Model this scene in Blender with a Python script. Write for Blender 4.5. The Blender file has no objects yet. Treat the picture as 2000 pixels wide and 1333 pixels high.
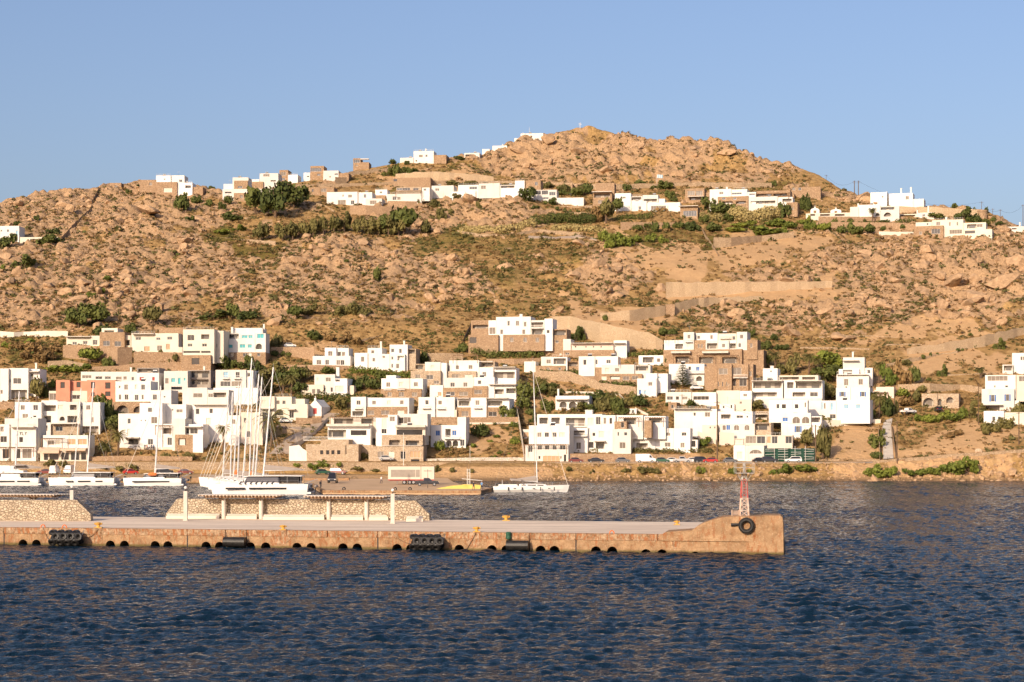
import bpy, bmesh, math, random
import numpy as np
from mathutils import Vector, Matrix, noise as mnoise
rnd = random.Random(7)
rng = np.random.default_rng(7)
SC = bpy.context.scene
C = SC.collection
PI = math.pi
# ------------------------------------------------------------------ camera
# F = focal length in photo pixels (2000 wide), HZ = photo row of the horizon, HC = eye height (ship's deck)
F, HZ, HC = 3732.0, 857.0, 11.0
cam_d = bpy.data.cameras.new('camera'); cam = bpy.data.objects.new('camera', cam_d); C.objects.link(cam)
cam.location = (0, 0, HC); cam.rotation_euler = (math.radians(90), 0, 0)
cam_d.sensor_width = 36; cam_d.lens = 36*F/2000; cam_d.shift_y = (HZ-666.5)/2000
cam_d.clip_start = 1; cam_d.clip_end = 30000
SC.camera = cam
# ------------------------------------------------------------------ light
SUN_EL, SUN_AZ = math.radians(23), math.radians(28)     # az: sun stands behind the camera, this far to the left
w = bpy.data.worlds.new("World"); SC.world = w; w.use_nodes = True
nt = w.node_tree; bg = nt.nodes['Background']
sky = nt.nodes.new('ShaderNodeTexSky'); sky.sky_type = 'NISHITA'; sky.sun_disc = False
sky.sun_elevation = SUN_EL; sky.sun_rotation = math.radians(180)+SUN_AZ
sky.altitude = 0; sky.air_density = 1.0; sky.dust_density = 3.2; sky.ozone_density = 4.5
wb = nt.nodes.new('ShaderNodeMix'); wb.data_type = 'RGBA'; wb.blend_type = 'MULTIPLY'; wb.inputs[0].default_value = 1; wb.inputs[7].default_value = (1.17, .98, .95, 1)
nt.links.new(sky.outputs[0], wb.inputs[6]); nt.links.new(wb.outputs[2], bg.inputs[0]); bg.inputs[1].default_value = 0.148
sd = bpy.data.lights.new('sun', 'SUN'); sun = bpy.data.objects.new('sun', sd); C.objects.link(sun)
sd.energy = 4.4; sd.angle = math.radians(0.55); sd.color = (1.0, 0.82, 0.60)
sun_dir = Vector((-math.sin(SUN_AZ)*math.cos(SUN_EL), -math.cos(SUN_AZ)*math.cos(SUN_EL), math.sin(SUN_EL)))
sun.rotation_euler = sun_dir.to_track_quat('Z', 'Y').to_euler()
SC.view_settings.view_transform = 'Standard'; SC.view_settings.look = 'None'
SC.view_settings.exposure = 0.16; SC.view_settings.gamma = 1
# ------------------------------------------------------------------ pixel <-> world (photo pixels, real distances)
def X_(px, Y): return (px-1000.0)/F*Y
def Z_(py, Y): return HC+(HZ-py)/F*Y
PYT = [(520,900),(575,780),(650,640),(705,560),(800,450),(850,400),(915,345),(965,290),(1000,250),(1040,200),(1300,-100)]
_Y = np.array([p[0] for p in PYT], float); _P = np.array([p[1] for p in PYT], float)
def py_of_Y(Y): return np.interp(Y, _Y, _P)
def Y_of_py(py): return float(np.interp(-py, -_P, _Y))     # distance of the hillside seen at photo row py
SKY = np.array([(-600,520),(-300,440),(0,397),(35,388),(70,377),(120,373),(190,366),(212,357),(240,359),(275,354),(340,366),(400,368),(430,374),(520,366),
 (600,354),(700,332),(780,318),(860,310),(900,305),(940,303),(985,289),(1010,277),(1060,264),(1125,255),(1150,254),(1190,259),(1240,271),
 (1290,279),(1340,274),(1380,277),(1430,288),(1480,311),(1540,322),(1600,344),(1640,368),(1700,388),(1760,400),(1850,405),(1930,412),(1965,432),(2000,447),(2100,462),(2400,500),(2700,560)], float)
# ------------------------------------------------------------------ noise (numpy)
def _h(i, j, s):
    n = (i.astype(np.int64)*374761393 + j.astype(np.int64)*668265263 + s*982451653) & 0x7fffffff
    n = ((n ^ (n >> 13))*1274126177) & 0x7fffffff
    n = (n ^ (n >> 16)) & 0x7fffffff
    return n/2147483647.0
def vnoise(x, y, s=0):
    i = np.floor(x); j = np.floor(y); u = x-i; v = y-j
    u = u*u*(3-2*u); v = v*v*(3-2*v)
    a=_h(i,j,s); b=_h(i+1,j,s); c=_h(i,j+1,s); d=_h(i+1,j+1,s)
    return (a*(1-u)+b*u)*(1-v)+(c*(1-u)+d*u)*v
def fbm(x, y, s=0, o=4):
    r = 0; a = .5
    for k in range(o):
        r = r+a*vnoise(x, y, s+k); x = x*2.03+7.1; y = y*2.03-3.7; a *= .5
    return r
def worley(x, y, s=0):
    i = np.floor(x); j = np.floor(y)
    f1 = np.full(x.shape, 9.); f2 = np.full(x.shape, 9.); cid = np.zeros(x.shape)
    for a in (-1,0,1):
        for b in (-1,0,1):
            ci = i+a; cj = j+b
            d = np.hypot(ci+.15+.7*_h(ci,cj,s)-x, cj+.15+.7*_h(ci,cj,s+5)-y)
            c = _h(ci,cj,s+9); m = d < f1
            f2 = np.where(m, f1, np.minimum(f2, d)); cid = np.where(m, c, cid); f1 = np.where(m, d, f1)
    return f1, f2, cid
def ell(px, py, L):
    r = np.zeros(np.shape(px))
    for cx, cy, rx, ry, st in L:
        d = ((px-cx)/rx)**2+((py-cy)/ry)**2
        r = np.maximum(r, st*np.clip(1.6-d*1.0, 0, 1)) if st > 0 else r*(1+st*np.clip(1.6-d, 0, 1))
    return r
ROCK = [(180,420,260,70,.95),(150,550,260,85,.8),(420,560,150,60,.55),(690,510,130,50,.85),(600,590,200,40,.55),(870,550,100,45,.6),(1160,540,90,35,.85),
 (1830,540,230,100,1.),(1640,590,120,60,.7),(1500,545,70,30,.8),(1280,300,330,38,1.),(1080,285,150,30,1.),(1200,345,300,20,.55),(850,410,90,40,.9),(960,430,110,25,.6),
 (590,400,60,30,.4),(1500,620,150,30,.4),(1900,470,120,30,.8),(700,330,60,15,.3),(1640,390,60,25,.9),(60,430,120,40,.8),(1840,400,120,16,.7)]
GREEN = [(1000,500,160,50,.5),(850,470,120,20,.6),(1300,470,120,35,.7),(500,490,120,30,.8),(620,560,200,60,.45),(900,350,150,30,.6),(1150,340,150,20,.5),
 (1330,630,80,40,.4),(1450,620,120,40,.5),(60,690,90,30,.7),(100,500,60,20,.5),(820,700,80,30,.4),(940,540,120,40,.4),(1100,610,200,20,.5),(1500,400,100,50,.6),(1720,620,120,20,.4)]
SAND = [(1400,575,130,16,1.),(1180,620,120,22,1.),(1560,560,110,16,.9),(1300,505,110,20,.7),(1830,660,150,16,.8),(1750,760,100,20,.6),(1480,480,110,28,1.),(1340,520,80,22,.8),(1220,640,110,40,1.),(1850,710,110,26,1.),(960,850,55,40,1.),(1670,870,55,40,1.),(780,340,60,12,.7),(900,350,80,10,.7),
 (1850,880,140,30,.7),(1100,770,60,20,.7),(640,690,60,25,.6),(1330,870,30,30,.8),(1220,480,60,14,.8)]
# ------------------------------------------------------------------ terrain height
def smooth(t): t = np.clip(t, 0, 1); return t*t*(3-2*t)
def terrain_fields(X, Y):
    """smooth base height, photo column/row of each ground point, and the masks"""
    px = 1000+X/Y*F
    pyb = py_of_Y(Y)
    z_img = HC+(HZ-pyb)/F*Y
    # front: beach / bluff / road
    sL = smooth((880-px)/60)                         # harbour side (apron + wall), left
    zr = np.interp(Y, [478,490,495,499,503,506,520],[-2.5,-.8,.35,1.6,3.6,4.35,4.9])
    e = np.interp(px, [0,620,700,890],[469,469,482,493])
    zl = np.interp(Y, [511,512.5,520],[1.7,4.4,4.9])
    bw = np.where(px < 660, 1.2, 7.)
    zl = np.where(Y < 511, np.where(Y < e, -1.5+.0*Y, -1.5+2.75*np.clip((Y-e)/bw, 0, 1)+.45*np.clip((Y-e-2)/40, 0, 1)), zl)
    rise = np.interp(px, [1700,2000,2400],[0,3.2,6])*smooth((Y-494)/12)
    zf = zl*sL+zr*(1-sL)+rise*smooth((Y-496)/10)
    t = smooth((Y-519)/8)
    z = zf*(1-t)+(z_img+rise*smooth((600-Y)/80))*t
    # ridge
    ys = np.interp(px, SKY[:,0], SKY[:,1])
    Yr = np.interp(-ys, -_P, _Y)
    zrdg = HC+(HZ-ys)/F*Yr
    d = Y-Yr
    zb = zrdg+d*0.10-d*d*0.006
    zb = np.where(d > 60, zrdg+6-21.6-(d-60)*0.5, zb)
    z = np.where(d > 0, np.maximum(zb, -5), z)
    return z, px, np.where(d > 0, ys, pyb), d
def masks(px, py):
    px0, py0 = px, py
    px = px0+(fbm(px0/70, py0/40, 61, 5)-.48)*190; py = py0+(fbm(px0/70, py0/40, 66, 5)-.48)*110
    rock = np.clip(.22+ell(px, py, ROCK)*(.45+1.1*smooth((fbm(px0/38, py0/20, 71, 4)-.30)/.35)), 0, 1)
    vil = smooth((py0-640)/30)                      # gardens and house plots: little relief
    sand = ell(px, py, SAND); green = ell(px, py, GREEN)
    rock = rock*(1-sand*.85)*(1-vil*.75)
    return rock, green, sand, vil
def terrain_z(X, Y, detail=True):
    X = np.asarray(X, float); Y = np.asarray(Y, float)
    z, px, py, d = terrain_fields(X, Y)
    if not detail: return z
    rock, green, sand, vil = masks(px, py)
    up = smooth((Y-524)/30)
    z = z+(fbm(X/34, Y/34, 3)-.47)*5*up*(1-vil*.8)*(1-smooth((d+25)/25)*.75)
    wx = X+3*(fbm(X/9, Y/9, 21)-.5); wy = (Y+3*(fbm(X/9+9, Y/9, 22)-.5))*.8
    f1,f2,c = worley(wx/7, wy/7, 11)
    e = np.clip((f2-f1)*2.2, 0, 1)
    r2 = np.clip((rock-.3)/.6, 0, 1)*up
    z = z+r2*(e**1.2*(.1+c*1.9)-.6)
    f1,f2,c = worley(wx/3.6, wy/3.6, 31)
    e = np.clip((f2-f1)*2.4, 0, 1)
    z = z+np.clip(rock*1.2-.1, 0, 1)*up*(e*(.1+c*1.1)-.3)
    z = z+(fbm(X/2.6, Y/2.6, 41, 3)-.45)*.7*up*(1-vil*.5)*(1-sand*.8)
    crag = ell(px, py, [(1280,300,330,34,1.),(1080,282,150,30,1.),(1230,345,200,14,.5),(285,430,80,40,.7),(960,410,90,34,.6),(700,500,110,34,.5),(1160,540,90,34,.7),(1930,560,110,70,.8)])*smooth((d+4)/-8+1)
    rx = X+.5*Y; g1 = fbm(rx/17, Y/13, 121, 4); g2 = fbm((X-.4*Y)/7, Y/6, 131, 3)
    z = z+crag*(np.abs(g1-.47)*-22+2.6+np.floor(g2*9)/9*3.4-.3)
    # bluff and shore rocks
    sh = smooth((Y-492)/4)*smooth((507-Y)/3)*smooth((px-1080)/60)
    f1,f2,c = worley(X/2.6, Y/2.2, 51)
    z = z+sh*(np.sqrt(np.clip((f2-f1)*2, 0, 1))*(.3+c)*1.1-.45)
    return z
def gz(px, py):     # ground point seen at photo pixel
    if py > 897:
        Ys = np.linspace(468, 524, 225); zz = terrain_z((px-1000)/F*Ys, Ys); pp = HZ+(HC-zz)/Ys*F
        k = np.argmax(pp <= py) if (pp <= py).any() else 224
        return X_(px, float(Ys[k])), float(Ys[k]), float(zz[k])
    Y = Y_of_py(py); X = X_(px, Y); return X, Y, float(terrain_z(np.array([X]), np.array([Y]))[0])
def gzXY(X, Y): return float(terrain_z(np.array([X]), np.array([Y]))[0])
# ------------------------------------------------------------------ object helpers
def link(o, parent=None):
    C.objects.link(o)
    if parent is not None: o.parent = parent
    return o
def tag(o, label=None, cat=None, group=None, kind=None):
    if label: o['label'] = label
    if cat: o['category'] = cat
    if group: o['group'] = group
    if kind: o['kind'] = kind
    return o
def empty(name, loc, label=None, cat=None, group=None, rz=0):
    o = bpy.data.objects.new(name, None); o.empty_display_size = .5
    o.location = loc; o.rotation_euler = (0, 0, rz); C.objects.link(o)
    return tag(o, label, cat, group)
class MB:
    """collects faces in world (or thing) coordinates and links them as one mesh object"""
    def __init__(s, loc=(0,0,0), rz=0):
        s.v = []; s.f = []; s.mi = []; s.cur = 0; s.l = Vector(loc); s.rz = rz
    def face(s, pts):
        n = len(s.v); s.v += [tuple(p) for p in pts]; s.f.append(tuple(range(n, n+len(pts)))); s.mi.append(s.cur); return s
    def box(s, x0, x1, y0, y1, z0, z1, T=None):
        p = [(x0,y0,z0),(x1,y0,z0),(x1,y1,z0),(x0,y1,z0),(x0,y0,z1),(x1,y0,z1),(x1,y1,z1),(x0,y1,z1)]
        if T: p = [T(*q) for q in p]
        n = len(s.v); s.v += [tuple(q) for q in p]
        for f in ((0,3,2,1),(4,5,6,7),(0,1,5,4),(1,2,6,5),(2,3,7,6),(3,0,4,7)):
            s.f.append(tuple(n+i for i in f)); s.mi.append(s.cur)
        return s
    def tube(s, a, b, r, r2=None, n=6, caps=True):
        a = Vector(a); b = Vector(b); r2 = r if r2 is None else r2
        d = (b-a); q = d.to_track_quat('Z','Y') if d.length > 1e-6 else None
        if q is None: return s
        k = len(s.v)
        for (c, rr) in ((a, r), (b, r2)):
            for i in range(n):
                t = 2*PI*i/n; s.v.append(tuple(c+q@Vector((rr*math.cos(t), rr*math.sin(t), 0))))
        for i in range(n):
            j = (i+1) % n; s.f.append((k+i, k+j, k+n+j, k+n+i)); s.mi.append(s.cur)
        if caps:
            s.f.append(tuple(k+n-1-i for i in range(n))); s.mi.append(s.cur)
            s.f.append(tuple(k+n+i for i in range(n))); s.mi.append(s.cur)
        return s
    def lathe(s, c, prof, n=12, axis='Z', T=None):
        k = len(s.v); c = Vector(c)
        for r, h in prof:
            for i in range(n):
                t = 2*PI*i/n
                p = {'Z':Vector((r*math.cos(t), r*math.sin(t), h)),'X':Vector((h, r*math.cos(t), r*math.sin(t))),'Y':Vector((r*math.cos(t), h, r*math.sin(t)))}[axis]
                if T: p = T@p
                s.v.append(tuple(c+p))
        for m in range(len(prof)-1):
            for i in range(n):
                j = (i+1) % n; s.f.append((k+m*n+i, k+m*n+j, k+(m+1)*n+j, k+(m+1)*n+i)); s.mi.append(s.cur)
        s.f.append(tuple(k+n-1-i for i in range(n))); s.mi.append(s.cur)
        e = k+(len(prof)-1)*n; s.f.append(tuple(e+i for i in range(n))); s.mi.append(s.cur)
        return s
    def prism(s, pts, y0, y1):      # outline in x,z pushed from y0 to y1
        n = len(pts); k = len(s.v)
        s.v += [(x, y0, z) for x, z in pts]+[(x, y1, z) for x, z in pts]
        s.f.append(tuple(k+i for i in range(n))); s.mi.append(s.cur); s.f.append(tuple(k+n+n-1-i for i in range(n))); s.mi.append(s.cur)
        for i in range(n):
            j = (i+1) % n; s.f.append((k+j, k+i, k+n+i, k+n+j)); s.mi.append(s.cur)
        return s
    def loft(s, rings, closed=True, caps=True):
        k = len(s.v); n = len(rings[0])
        for r in rings: s.v += [tuple(p) for p in r]
        for m in range(len(rings)-1):
            for i in range(n if closed else n-1):
                j = (i+1) % n; s.f.append((k+m*n+i, k+m*n+j, k+(m+1)*n+j, k+(m+1)*n+i)); s.mi.append(s.cur)
        if caps:
            s.f.append(tuple(k+n-1-i for i in range(n))); s.mi.append(s.cur)
            e = k+(len(rings)-1)*n; s.f.append(tuple(e+i for i in range(n))); s.mi.append(s.cur)
        return s
    def build(s, name, mats, parent=None, fixn=False, smoothf=False, loc=None):
        me = bpy.data.meshes.new(name)
        l = s.l if loc is None else Vector(loc)
        if s.rz:
            R = Matrix.Rotation(-s.rz, 3, 'Z'); vv = [tuple(R@(Vector(p)-l)) for p in s.v]
        else: vv = [(p[0]-l[0], p[1]-l[1], p[2]-l[2]) for p in s.v]
        me.from_pydata(vv, [], s.f)
        if not isinstance(mats, (list, tuple)): mats = [mats]
        for m in mats: me.materials.append(m)
        if len(mats) > 1: me.polygons.foreach_set('material_index', s.mi)
        if fixn:
            bm = bmesh.new(); bm.from_mesh(me); bmesh.ops.remove_doubles(bm, verts=bm.verts, dist=1e-4); bmesh.ops.recalc_face_normals(bm, faces=bm.faces); bm.to_mesh(me); bm.free()
        if smoothf: me.polygons.foreach_set('use_smooth', [True]*len(me.polygons))
        me.update()
        o = bpy.data.objects.new(name, me); link(o, parent)
        return o
def np_mesh(name, V, Fq, mat, smoothf=False):
    me = bpy.data.meshes.new(name); V = np.asarray(V, np.float32); Fq = np.asarray(Fq, np.int32); k = Fq.shape[1]
    me.vertices.add(len(V)); me.vertices.foreach_set('co', V.ravel())
    me.loops.add(Fq.size); me.loops.foreach_set('vertex_index', Fq.ravel())
    me.polygons.add(len(Fq)); me.polygons.foreach_set('loop_start', np.arange(0, Fq.size, k, dtype=np.int32))
    me.polygons.foreach_set('use_smooth', np.full(len(Fq), smoothf))
    me.materials.append(mat); me.update(); me.validate()
    return me
# ------------------------------------------------------------------ materials
class NT:
    def __init__(s, name, rough=.8, spec=.3):
        s.m = bpy.data.materials.new(name); s.m.use_nodes = True; s.t = s.m.node_tree
        s.b = s.t.nodes['Principled BSDF']; s.b.inputs['Roughness'].default_value = rough
        s.b.inputs['Specular IOR Level'].default_value = spec
    def n(s, typ, **kw):
        o = s.t.nodes.new('ShaderNode'+typ)
        for k, v in kw.items():
            if k.startswith('i_'): o.inputs[k[2:].replace('_', ' ')].default_value = v
            else: setattr(o, k, v)
        return o
    def l(s, a, b): s.t.links.new(a, b)
    def coord(s, obj=False, scale=(1,1,1)):
        mp = s.n('Mapping'); mp.inputs['Scale'].default_value = scale
        if obj: s.l(s.n('TexCoord').outputs['Object'], mp.inputs[0])
        else: s.l(s.n('NewGeometry').outputs['Position'], mp.inputs[0])
        return mp.outputs[0]
    def noise(s, vec, scale, detail=3, rough=.55, dim='3D'):
        o = s.n('TexNoise'); o.inputs['Scale'].default_value = scale; o.inputs['Detail'].default_value = detail; o.inputs['Roughness'].default_value = rough
        s.l(vec, o.inputs['Vector']); return o.outputs['Fac']
    def vor(s, vec, scale, feature='F1', out='Distance'):
        o = s.n('TexVoronoi', feature=feature); o.inputs['Scale'].default_value = scale; s.l(vec, o.inputs['Vector']); return o.outputs[out]
    def ramp(s, fac, stops):
        r = s.n('ValToRGB'); cr = r.color_ramp
        while len(cr.elements) < len(stops): cr.elements.new(.5)
        for e, (p, c) in zip(cr.elements, stops): e.position = p; e.color = (*c, 1) if len(c) == 3 else c
        s.l(fac, r.inputs[0]); return r.outputs[0]
    def mix(s, fac, a, b, mode='MIX'):
        o = s.n('Mix', data_type='RGBA', blend_type=mode)
        for sock, v in ((o.inputs[0], fac), (o.inputs[6], a), (o.inputs[7], b)):
            if isinstance(v, (int, float)): sock.default_value = v
            elif isinstance(v, (tuple, list)): sock.default_value = (*v, 1)
            else: s.l(v, sock)
        return o.outputs[2]
    def math(s, op, a, b=0, clamp=False):
        o = s.n('Math', operation=op, use_clamp=clamp)
        for k, v in ((0, a), (1, b)):
            if isinstance(v, (int, float)): o.inputs[k].default_value = v
            else: s.l(v, o.inputs[k])
        return o.outputs[0]
    def bump(s, h, dist=.05, strength=1., prev=None):
        o = s.n('Bump'); o.inputs['Distance'].default_value = dist; o.inputs['Strength'].default_value = strength; s.l(h, o.inputs['Height'])
        if prev: s.l(prev, o.inputs['Normal'])
        return o.outputs[0]
    def col(s, c):
        if isinstance(c, (tuple, list)): s.b.inputs['Base Color'].default_value = (*c, 1)
        else: s.l(c, s.b.inputs['Base Color'])
        return s
    def nrm(s, n): s.l(n, s.b.inputs['Normal']); return s
def paint(name, c, var=.12, scale=.6, rough=.8, bump=0, spec=.3, metal=0, c2=None, obj=False):
    k = NT(name, rough, spec); v = k.coord(obj)
    f = k.noise(v, scale, 4, .6)
    dk = c2 or tuple(x*(1-var*2) for x in c)
    k.col(k.mix(k.ramp(f, [(.3,(0,0,0)),(.72,(1,1,1))]), dk, c))
    if bump: k.nrm(k.bump(k.noise(v, scale*6, 3), bump))
    k.b.inputs['Metallic'].default_value = metal
    return k.m
def masonry(name, cols, mortar, size=.45, depth=.05, flat=.75):
    k = NT(name, .9, .15); v = k.coord(False, (1, 1, 1/flat))
    nv = k.noise(v, 1.3, 2)
    e = k.vor(v, 1/size, 'DISTANCE_TO_EDGE'); cc = k.vor(v, 1/size, 'F1', 'Color')
    g = k.n('SeparateColor'); k.l(cc, g.inputs[0])
    base = k.ramp(g.outputs[0], [(i/(len(cols)-1), c) for i, c in enumerate(cols)])
    base = k.mix(k.math('MULTIPLY', k.noise(v, .22, 3), .55), base, tuple(x*.62 for x in cols[0]))
    m = k.ramp(e, [(.02,(0,0,0)),(.10,(1,1,1))])
    k.col(k.mix(m, mortar, base)); k.nrm(k.bump(m, depth))
    return k.m
M = {}
def whitewash(name, c, st=.35):
    k = NT(name, .88, .15); v = k.coord(); vs = k.coord(False, (1, 1, .18))
    a = k.ramp(k.noise(v, .45, 4, .6), [(.35,(0,0,0)),(.7,(1,1,1))]); b = k.ramp(k.noise(vs, 1.4, 4, .7), [(.55,(0,0,0)),(.75,(st,st,st))])
    x = k.mix(a, tuple(q*.90 for q in c), c); x = k.mix(b, x, (c[0]*.72, c[1]*.66, c[2]*.56)); k.col(x)
    k.nrm(k.bump(k.noise(v, 1.2, 3), .03)); return k.m
M['white'] = whitewash('whitewash', (.74,.71,.65)); M['whiteB'] = whitewash('whitewash_aged', (.66,.625,.56), .5); M['whiteC'] = whitewash('whitewash_fresh', (.80,.77,.72), .2)
M['white2'] = paint('whitewash_warm', (.68,.60,.49), .07, .3, .85)
M['cream'] = paint('cream_render', (.72,.655,.53), .08, .3, .85)
M['pink'] = paint('pale_pink_render', (.74,.60,.50), .08, .3, .85)
M['coral'] = paint('coral_render', (.66,.27,.17), .1, .5, .85)
M['greywall'] = paint('bare_cement', (.36,.31,.26), .15, .5, .9)
M['stone'] = masonry('granite_masonry', [(.42,.28,.165),(.54,.37,.225),(.34,.22,.13),(.62,.45,.29)], (.28,.18,.11), .42)
M['stone2'] = masonry('pale_stone_masonry', [(.56,.43,.29),(.62,.49,.35),(.46,.34,.22),(.66,.54,.40)], (.36,.27,.19), .5)
M['dry'] = masonry('dry_stone_walling', [(.54,.39,.24),(.64,.47,.30),(.44,.31,.19),(.70,.54,.37)], (.26,.18,.11), .38, .08)
M['big'] = masonry('broken_boulder_walling', [(.60,.44,.27),(.70,.53,.34),(.50,.36,.22),(.76,.61,.42)], (.40,.28,.17), .24, .05)
M['whitestone'] = masonry('pale_rubble_walling', [(.66,.60,.50),(.74,.68,.58),(.58,.50,.40),(.78,.72,.62)], (.42,.35,.27), .55)
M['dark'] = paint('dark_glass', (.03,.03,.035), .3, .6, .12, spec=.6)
M['glass'] = paint('window_glass', (.06,.07,.085), .3, .6, .08, spec=.8)
M['lite'] = paint('curtained_glass', (.20,.155,.115), .25, .8, .35, spec=.5)
M['shade'] = paint('shaded_room', (.30,.25,.20), .2, .6, .8)
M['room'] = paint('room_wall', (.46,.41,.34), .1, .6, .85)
M['frame'] = paint('painted_frame', (.74,.71,.65), .06, 1, .6)
M['wood'] = paint('weathered_wood', (.30,.18,.10), .25, 2, .8)
M['brown'] = paint('brown_shutter', (.20,.11,.06), .2, 2, .7)
M['blue'] = paint('blue_paint', (.06,.17,.45), .15, 1, .6)
M['paleblue'] = paint('pale_blue_paint', (.28,.48,.62), .12, 1, .6)
M['teal'] = paint('teal_paint', (.10,.46,.50), .12, 1, .6)
M['red'] = paint('red_paint', (.45,.06,.05), .12, 1, .6)
M['tan'] = paint('tan_door', (.52,.33,.19), .08, 1, .7)
M['beam'] = paint('concrete_beam', (.62,.56,.48), .1, 1, .85)
M['tile'] = paint('terracotta_roof', (.42,.20,.11), .2, 2, .85)
M['awn'] = paint('beige_awning', (.66,.48,.34), .08, 1, .85)
M['black'] = paint('black_rubber', (.028,.026,.024), .3, 3, .38, bump=.01)
M['steel'] = paint('galvanised_steel', (.42,.42,.42), .15, 2, .4, metal=.7)
M['mast'] = paint('silver_mast', (.82,.80,.77), .08, 2, .4, metal=.25)
M['asphalt'] = paint('road_surface', (.44,.34,.25), .12, .4, .95, bump=.01)
M['conc'] = paint('smooth_concrete', (.56,.50,.42), .12, .8, .9, bump=.01)
M['bark'] = paint('bark', (.20,.13,.08), .3, 5, .95, bump=.03)
M['gel'] = paint('boat_gelcoat', (.80,.77,.72), .03, .3, .25, spec=.5)
M['canvas'] = paint('grey_canvas', (.33,.28,.24), .1, 1, .9)
M['orange'] = paint('orange_cover', (.75,.20,.05), .1, 1, .8)
M['yellow'] = paint('yellow_paint', (.66,.36,.07), .15, 2, .6)
M['yellow2'] = paint('yellow_concrete', (.74,.56,.15), .15, .8, .85)
M['tyre'] = M['black']
def leaf_mat(name, a, b, spec=.2):
    k = NT(name, .75, spec); v = k.coord(False)
    f = k.noise(v, 1.1, 3, .6); oi = k.n('ObjectInfo').outputs['Random']
    f2 = k.math('ADD', k.math('MULTIPLY', f, .9), k.math('MULTIPLY', oi, .35))
    k.col(k.ramp(f2, [(.35, a), (.85, b)])); k.b.inputs['Subsurface Weight'].default_value = 0
    return k.m
M['leaf'] = leaf_mat('dark_green_leaves', (.040,.055,.014), (.125,.135,.032))
M['leaf2'] = leaf_mat('olive_leaves', (.075,.072,.022), (.19,.16,.052))
M['leaf3'] = leaf_mat('bright_green_leaves', (.075,.10,.018), (.19,.21,.035))
M['palm'] = leaf_mat('palm_fronds', (.06,.065,.018), (.19,.16,.05))
M['drybush'] = leaf_mat('dry_scrub_leaves', (.13,.08,.03), (.28,.175,.07))
M['reed'] = leaf_mat('pale_reeds', (.26,.21,.08), (.46,.36,.15))
M['bougain'] = leaf_mat('magenta_blossom', (.20,.02,.06), (.42,.05,.13))
# ================================================================== THE LAND
def build_terrain():
    xs = np.concatenate([np.arange(-720,-330,5.), np.arange(-330,330,.85), np.arange(330,725,5.)])
    ys = np.concatenate([np.arange(470,505,.6), np.arange(505,700,.85), np.arange(700,1045,1.0), np.arange(1045,1500,8.)])
    XX, YY = np.meshgrid(xs, ys); nx, ny = len(xs), len(ys)
    X = XX.ravel(); Y = YY.ravel(); Z = terrain_z(X, Y)
    idx = np.arange(nx*ny).reshape(ny, nx)
    Fq = np.stack([idx[:-1,:-1].ravel(), idx[:-1,1:].ravel(), idx[1:,1:].ravel(), idx[1:,:-1].ravel()], 1)
    me = np_mesh('hillside', np.stack([X,Y,Z],1), Fq, land_material(), True)
    z0, px, py, d = terrain_fields(X, Y)
    rock, green, sand, vil = masks(px, py)
    shore = smooth((1.3-Z)/1.0)
    a = me.color_attributes.new('zones', 'FLOAT_COLOR', 'POINT')
    # what the ground is made of: bare rock, green scrub, bare earth
    n = fbm(X/14, Y/14, 77)
    slope_rock = smooth((rock-.25+(n-.45)*.9)/.5)
    beach = smooth((505-Y)/4)*smooth((1100-px)/40)
    col = np.stack([np.clip(slope_rock*(1-beach), 0, 1), np.clip(green+(n-.5)*.6-.12, 0, 1), np.clip(np.maximum(sand, beach), 0, 1), shore], 1)
    a.data.foreach_set('color', col.astype(np.float32).ravel())
    o = bpy.data.objects.new('hillside', me); C.objects.link(o); o['kind'] = 'structure'
def land_material():
    k = NT('hillside_ground', .95, .1)
    at = k.n('Attribute', attribute_name='zones'); sp = k.n('SeparateColor'); k.l(at.outputs['Color'], sp.inputs[0])
    v = k.coord()
    n1 = k.noise(v, .35, 5, .65); n2 = k.noise(v, 1.6, 4, .7); n3 = k.noise(v, .06, 3)
    grass = k.mix(k.ramp(n1, [(.3,(0,0,0)),(.7,(1,1,1))]), (.22,.13,.047), (.50,.315,.13))
    olive = k.mix(n2, (.10,.08,.02), (.25,.18,.05))
    rockc = k.mix(k.ramp(n2, [(.3,(0,0,0)),(.7,(1,1,1))]), (.22,.13,.066), (.54,.355,.20))
    rockc = k.mix(k.math('MULTIPLY', n3, .5), rockc, (.48,.32,.175))
    sandc = k.mix(n1, (.42,.245,.11), (.64,.42,.22))
    g = k.ramp(k.math('ADD', k.math('MULTIPLY', sp.outputs[1], .55), k.math('MULTIPLY', n2, .62)), [(.48,(0,0,0)),(.60,(1,1,1))])
    c = k.mix(g, grass, olive)
    r = k.ramp(k.math('ADD', k.math('MULTIPLY', sp.outputs[0], .55), k.math('MULTIPLY', n1, .62)), [(.52,(0,0,0)),(.66,(1,1,1))])
    c = k.mix(r, c, rockc)
    s = k.ramp(k.math('ADD', k.math('MULTIPLY', sp.outputs[2], .8), k.math('MULTIPLY', n1, .3)), [(.45,(0,0,0)),(.65,(1,1,1))])
    c = k.mix(s, c, sandc)
    # weed-darkened band at the tide line
    c = k.mix(k.math('MULTIPLY', at.outputs['Alpha'], .8), c, (.17,.11,.06))
    k.col(c)
    b = k.bump(k.vor(v, .9), .35, .6); b = k.bump(n2, .5, .8, b); b = k.bump(k.noise(v, 5, 4, .7), .12, .8, b); k.nrm(b)
    return k.m
build_terrain()
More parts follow.
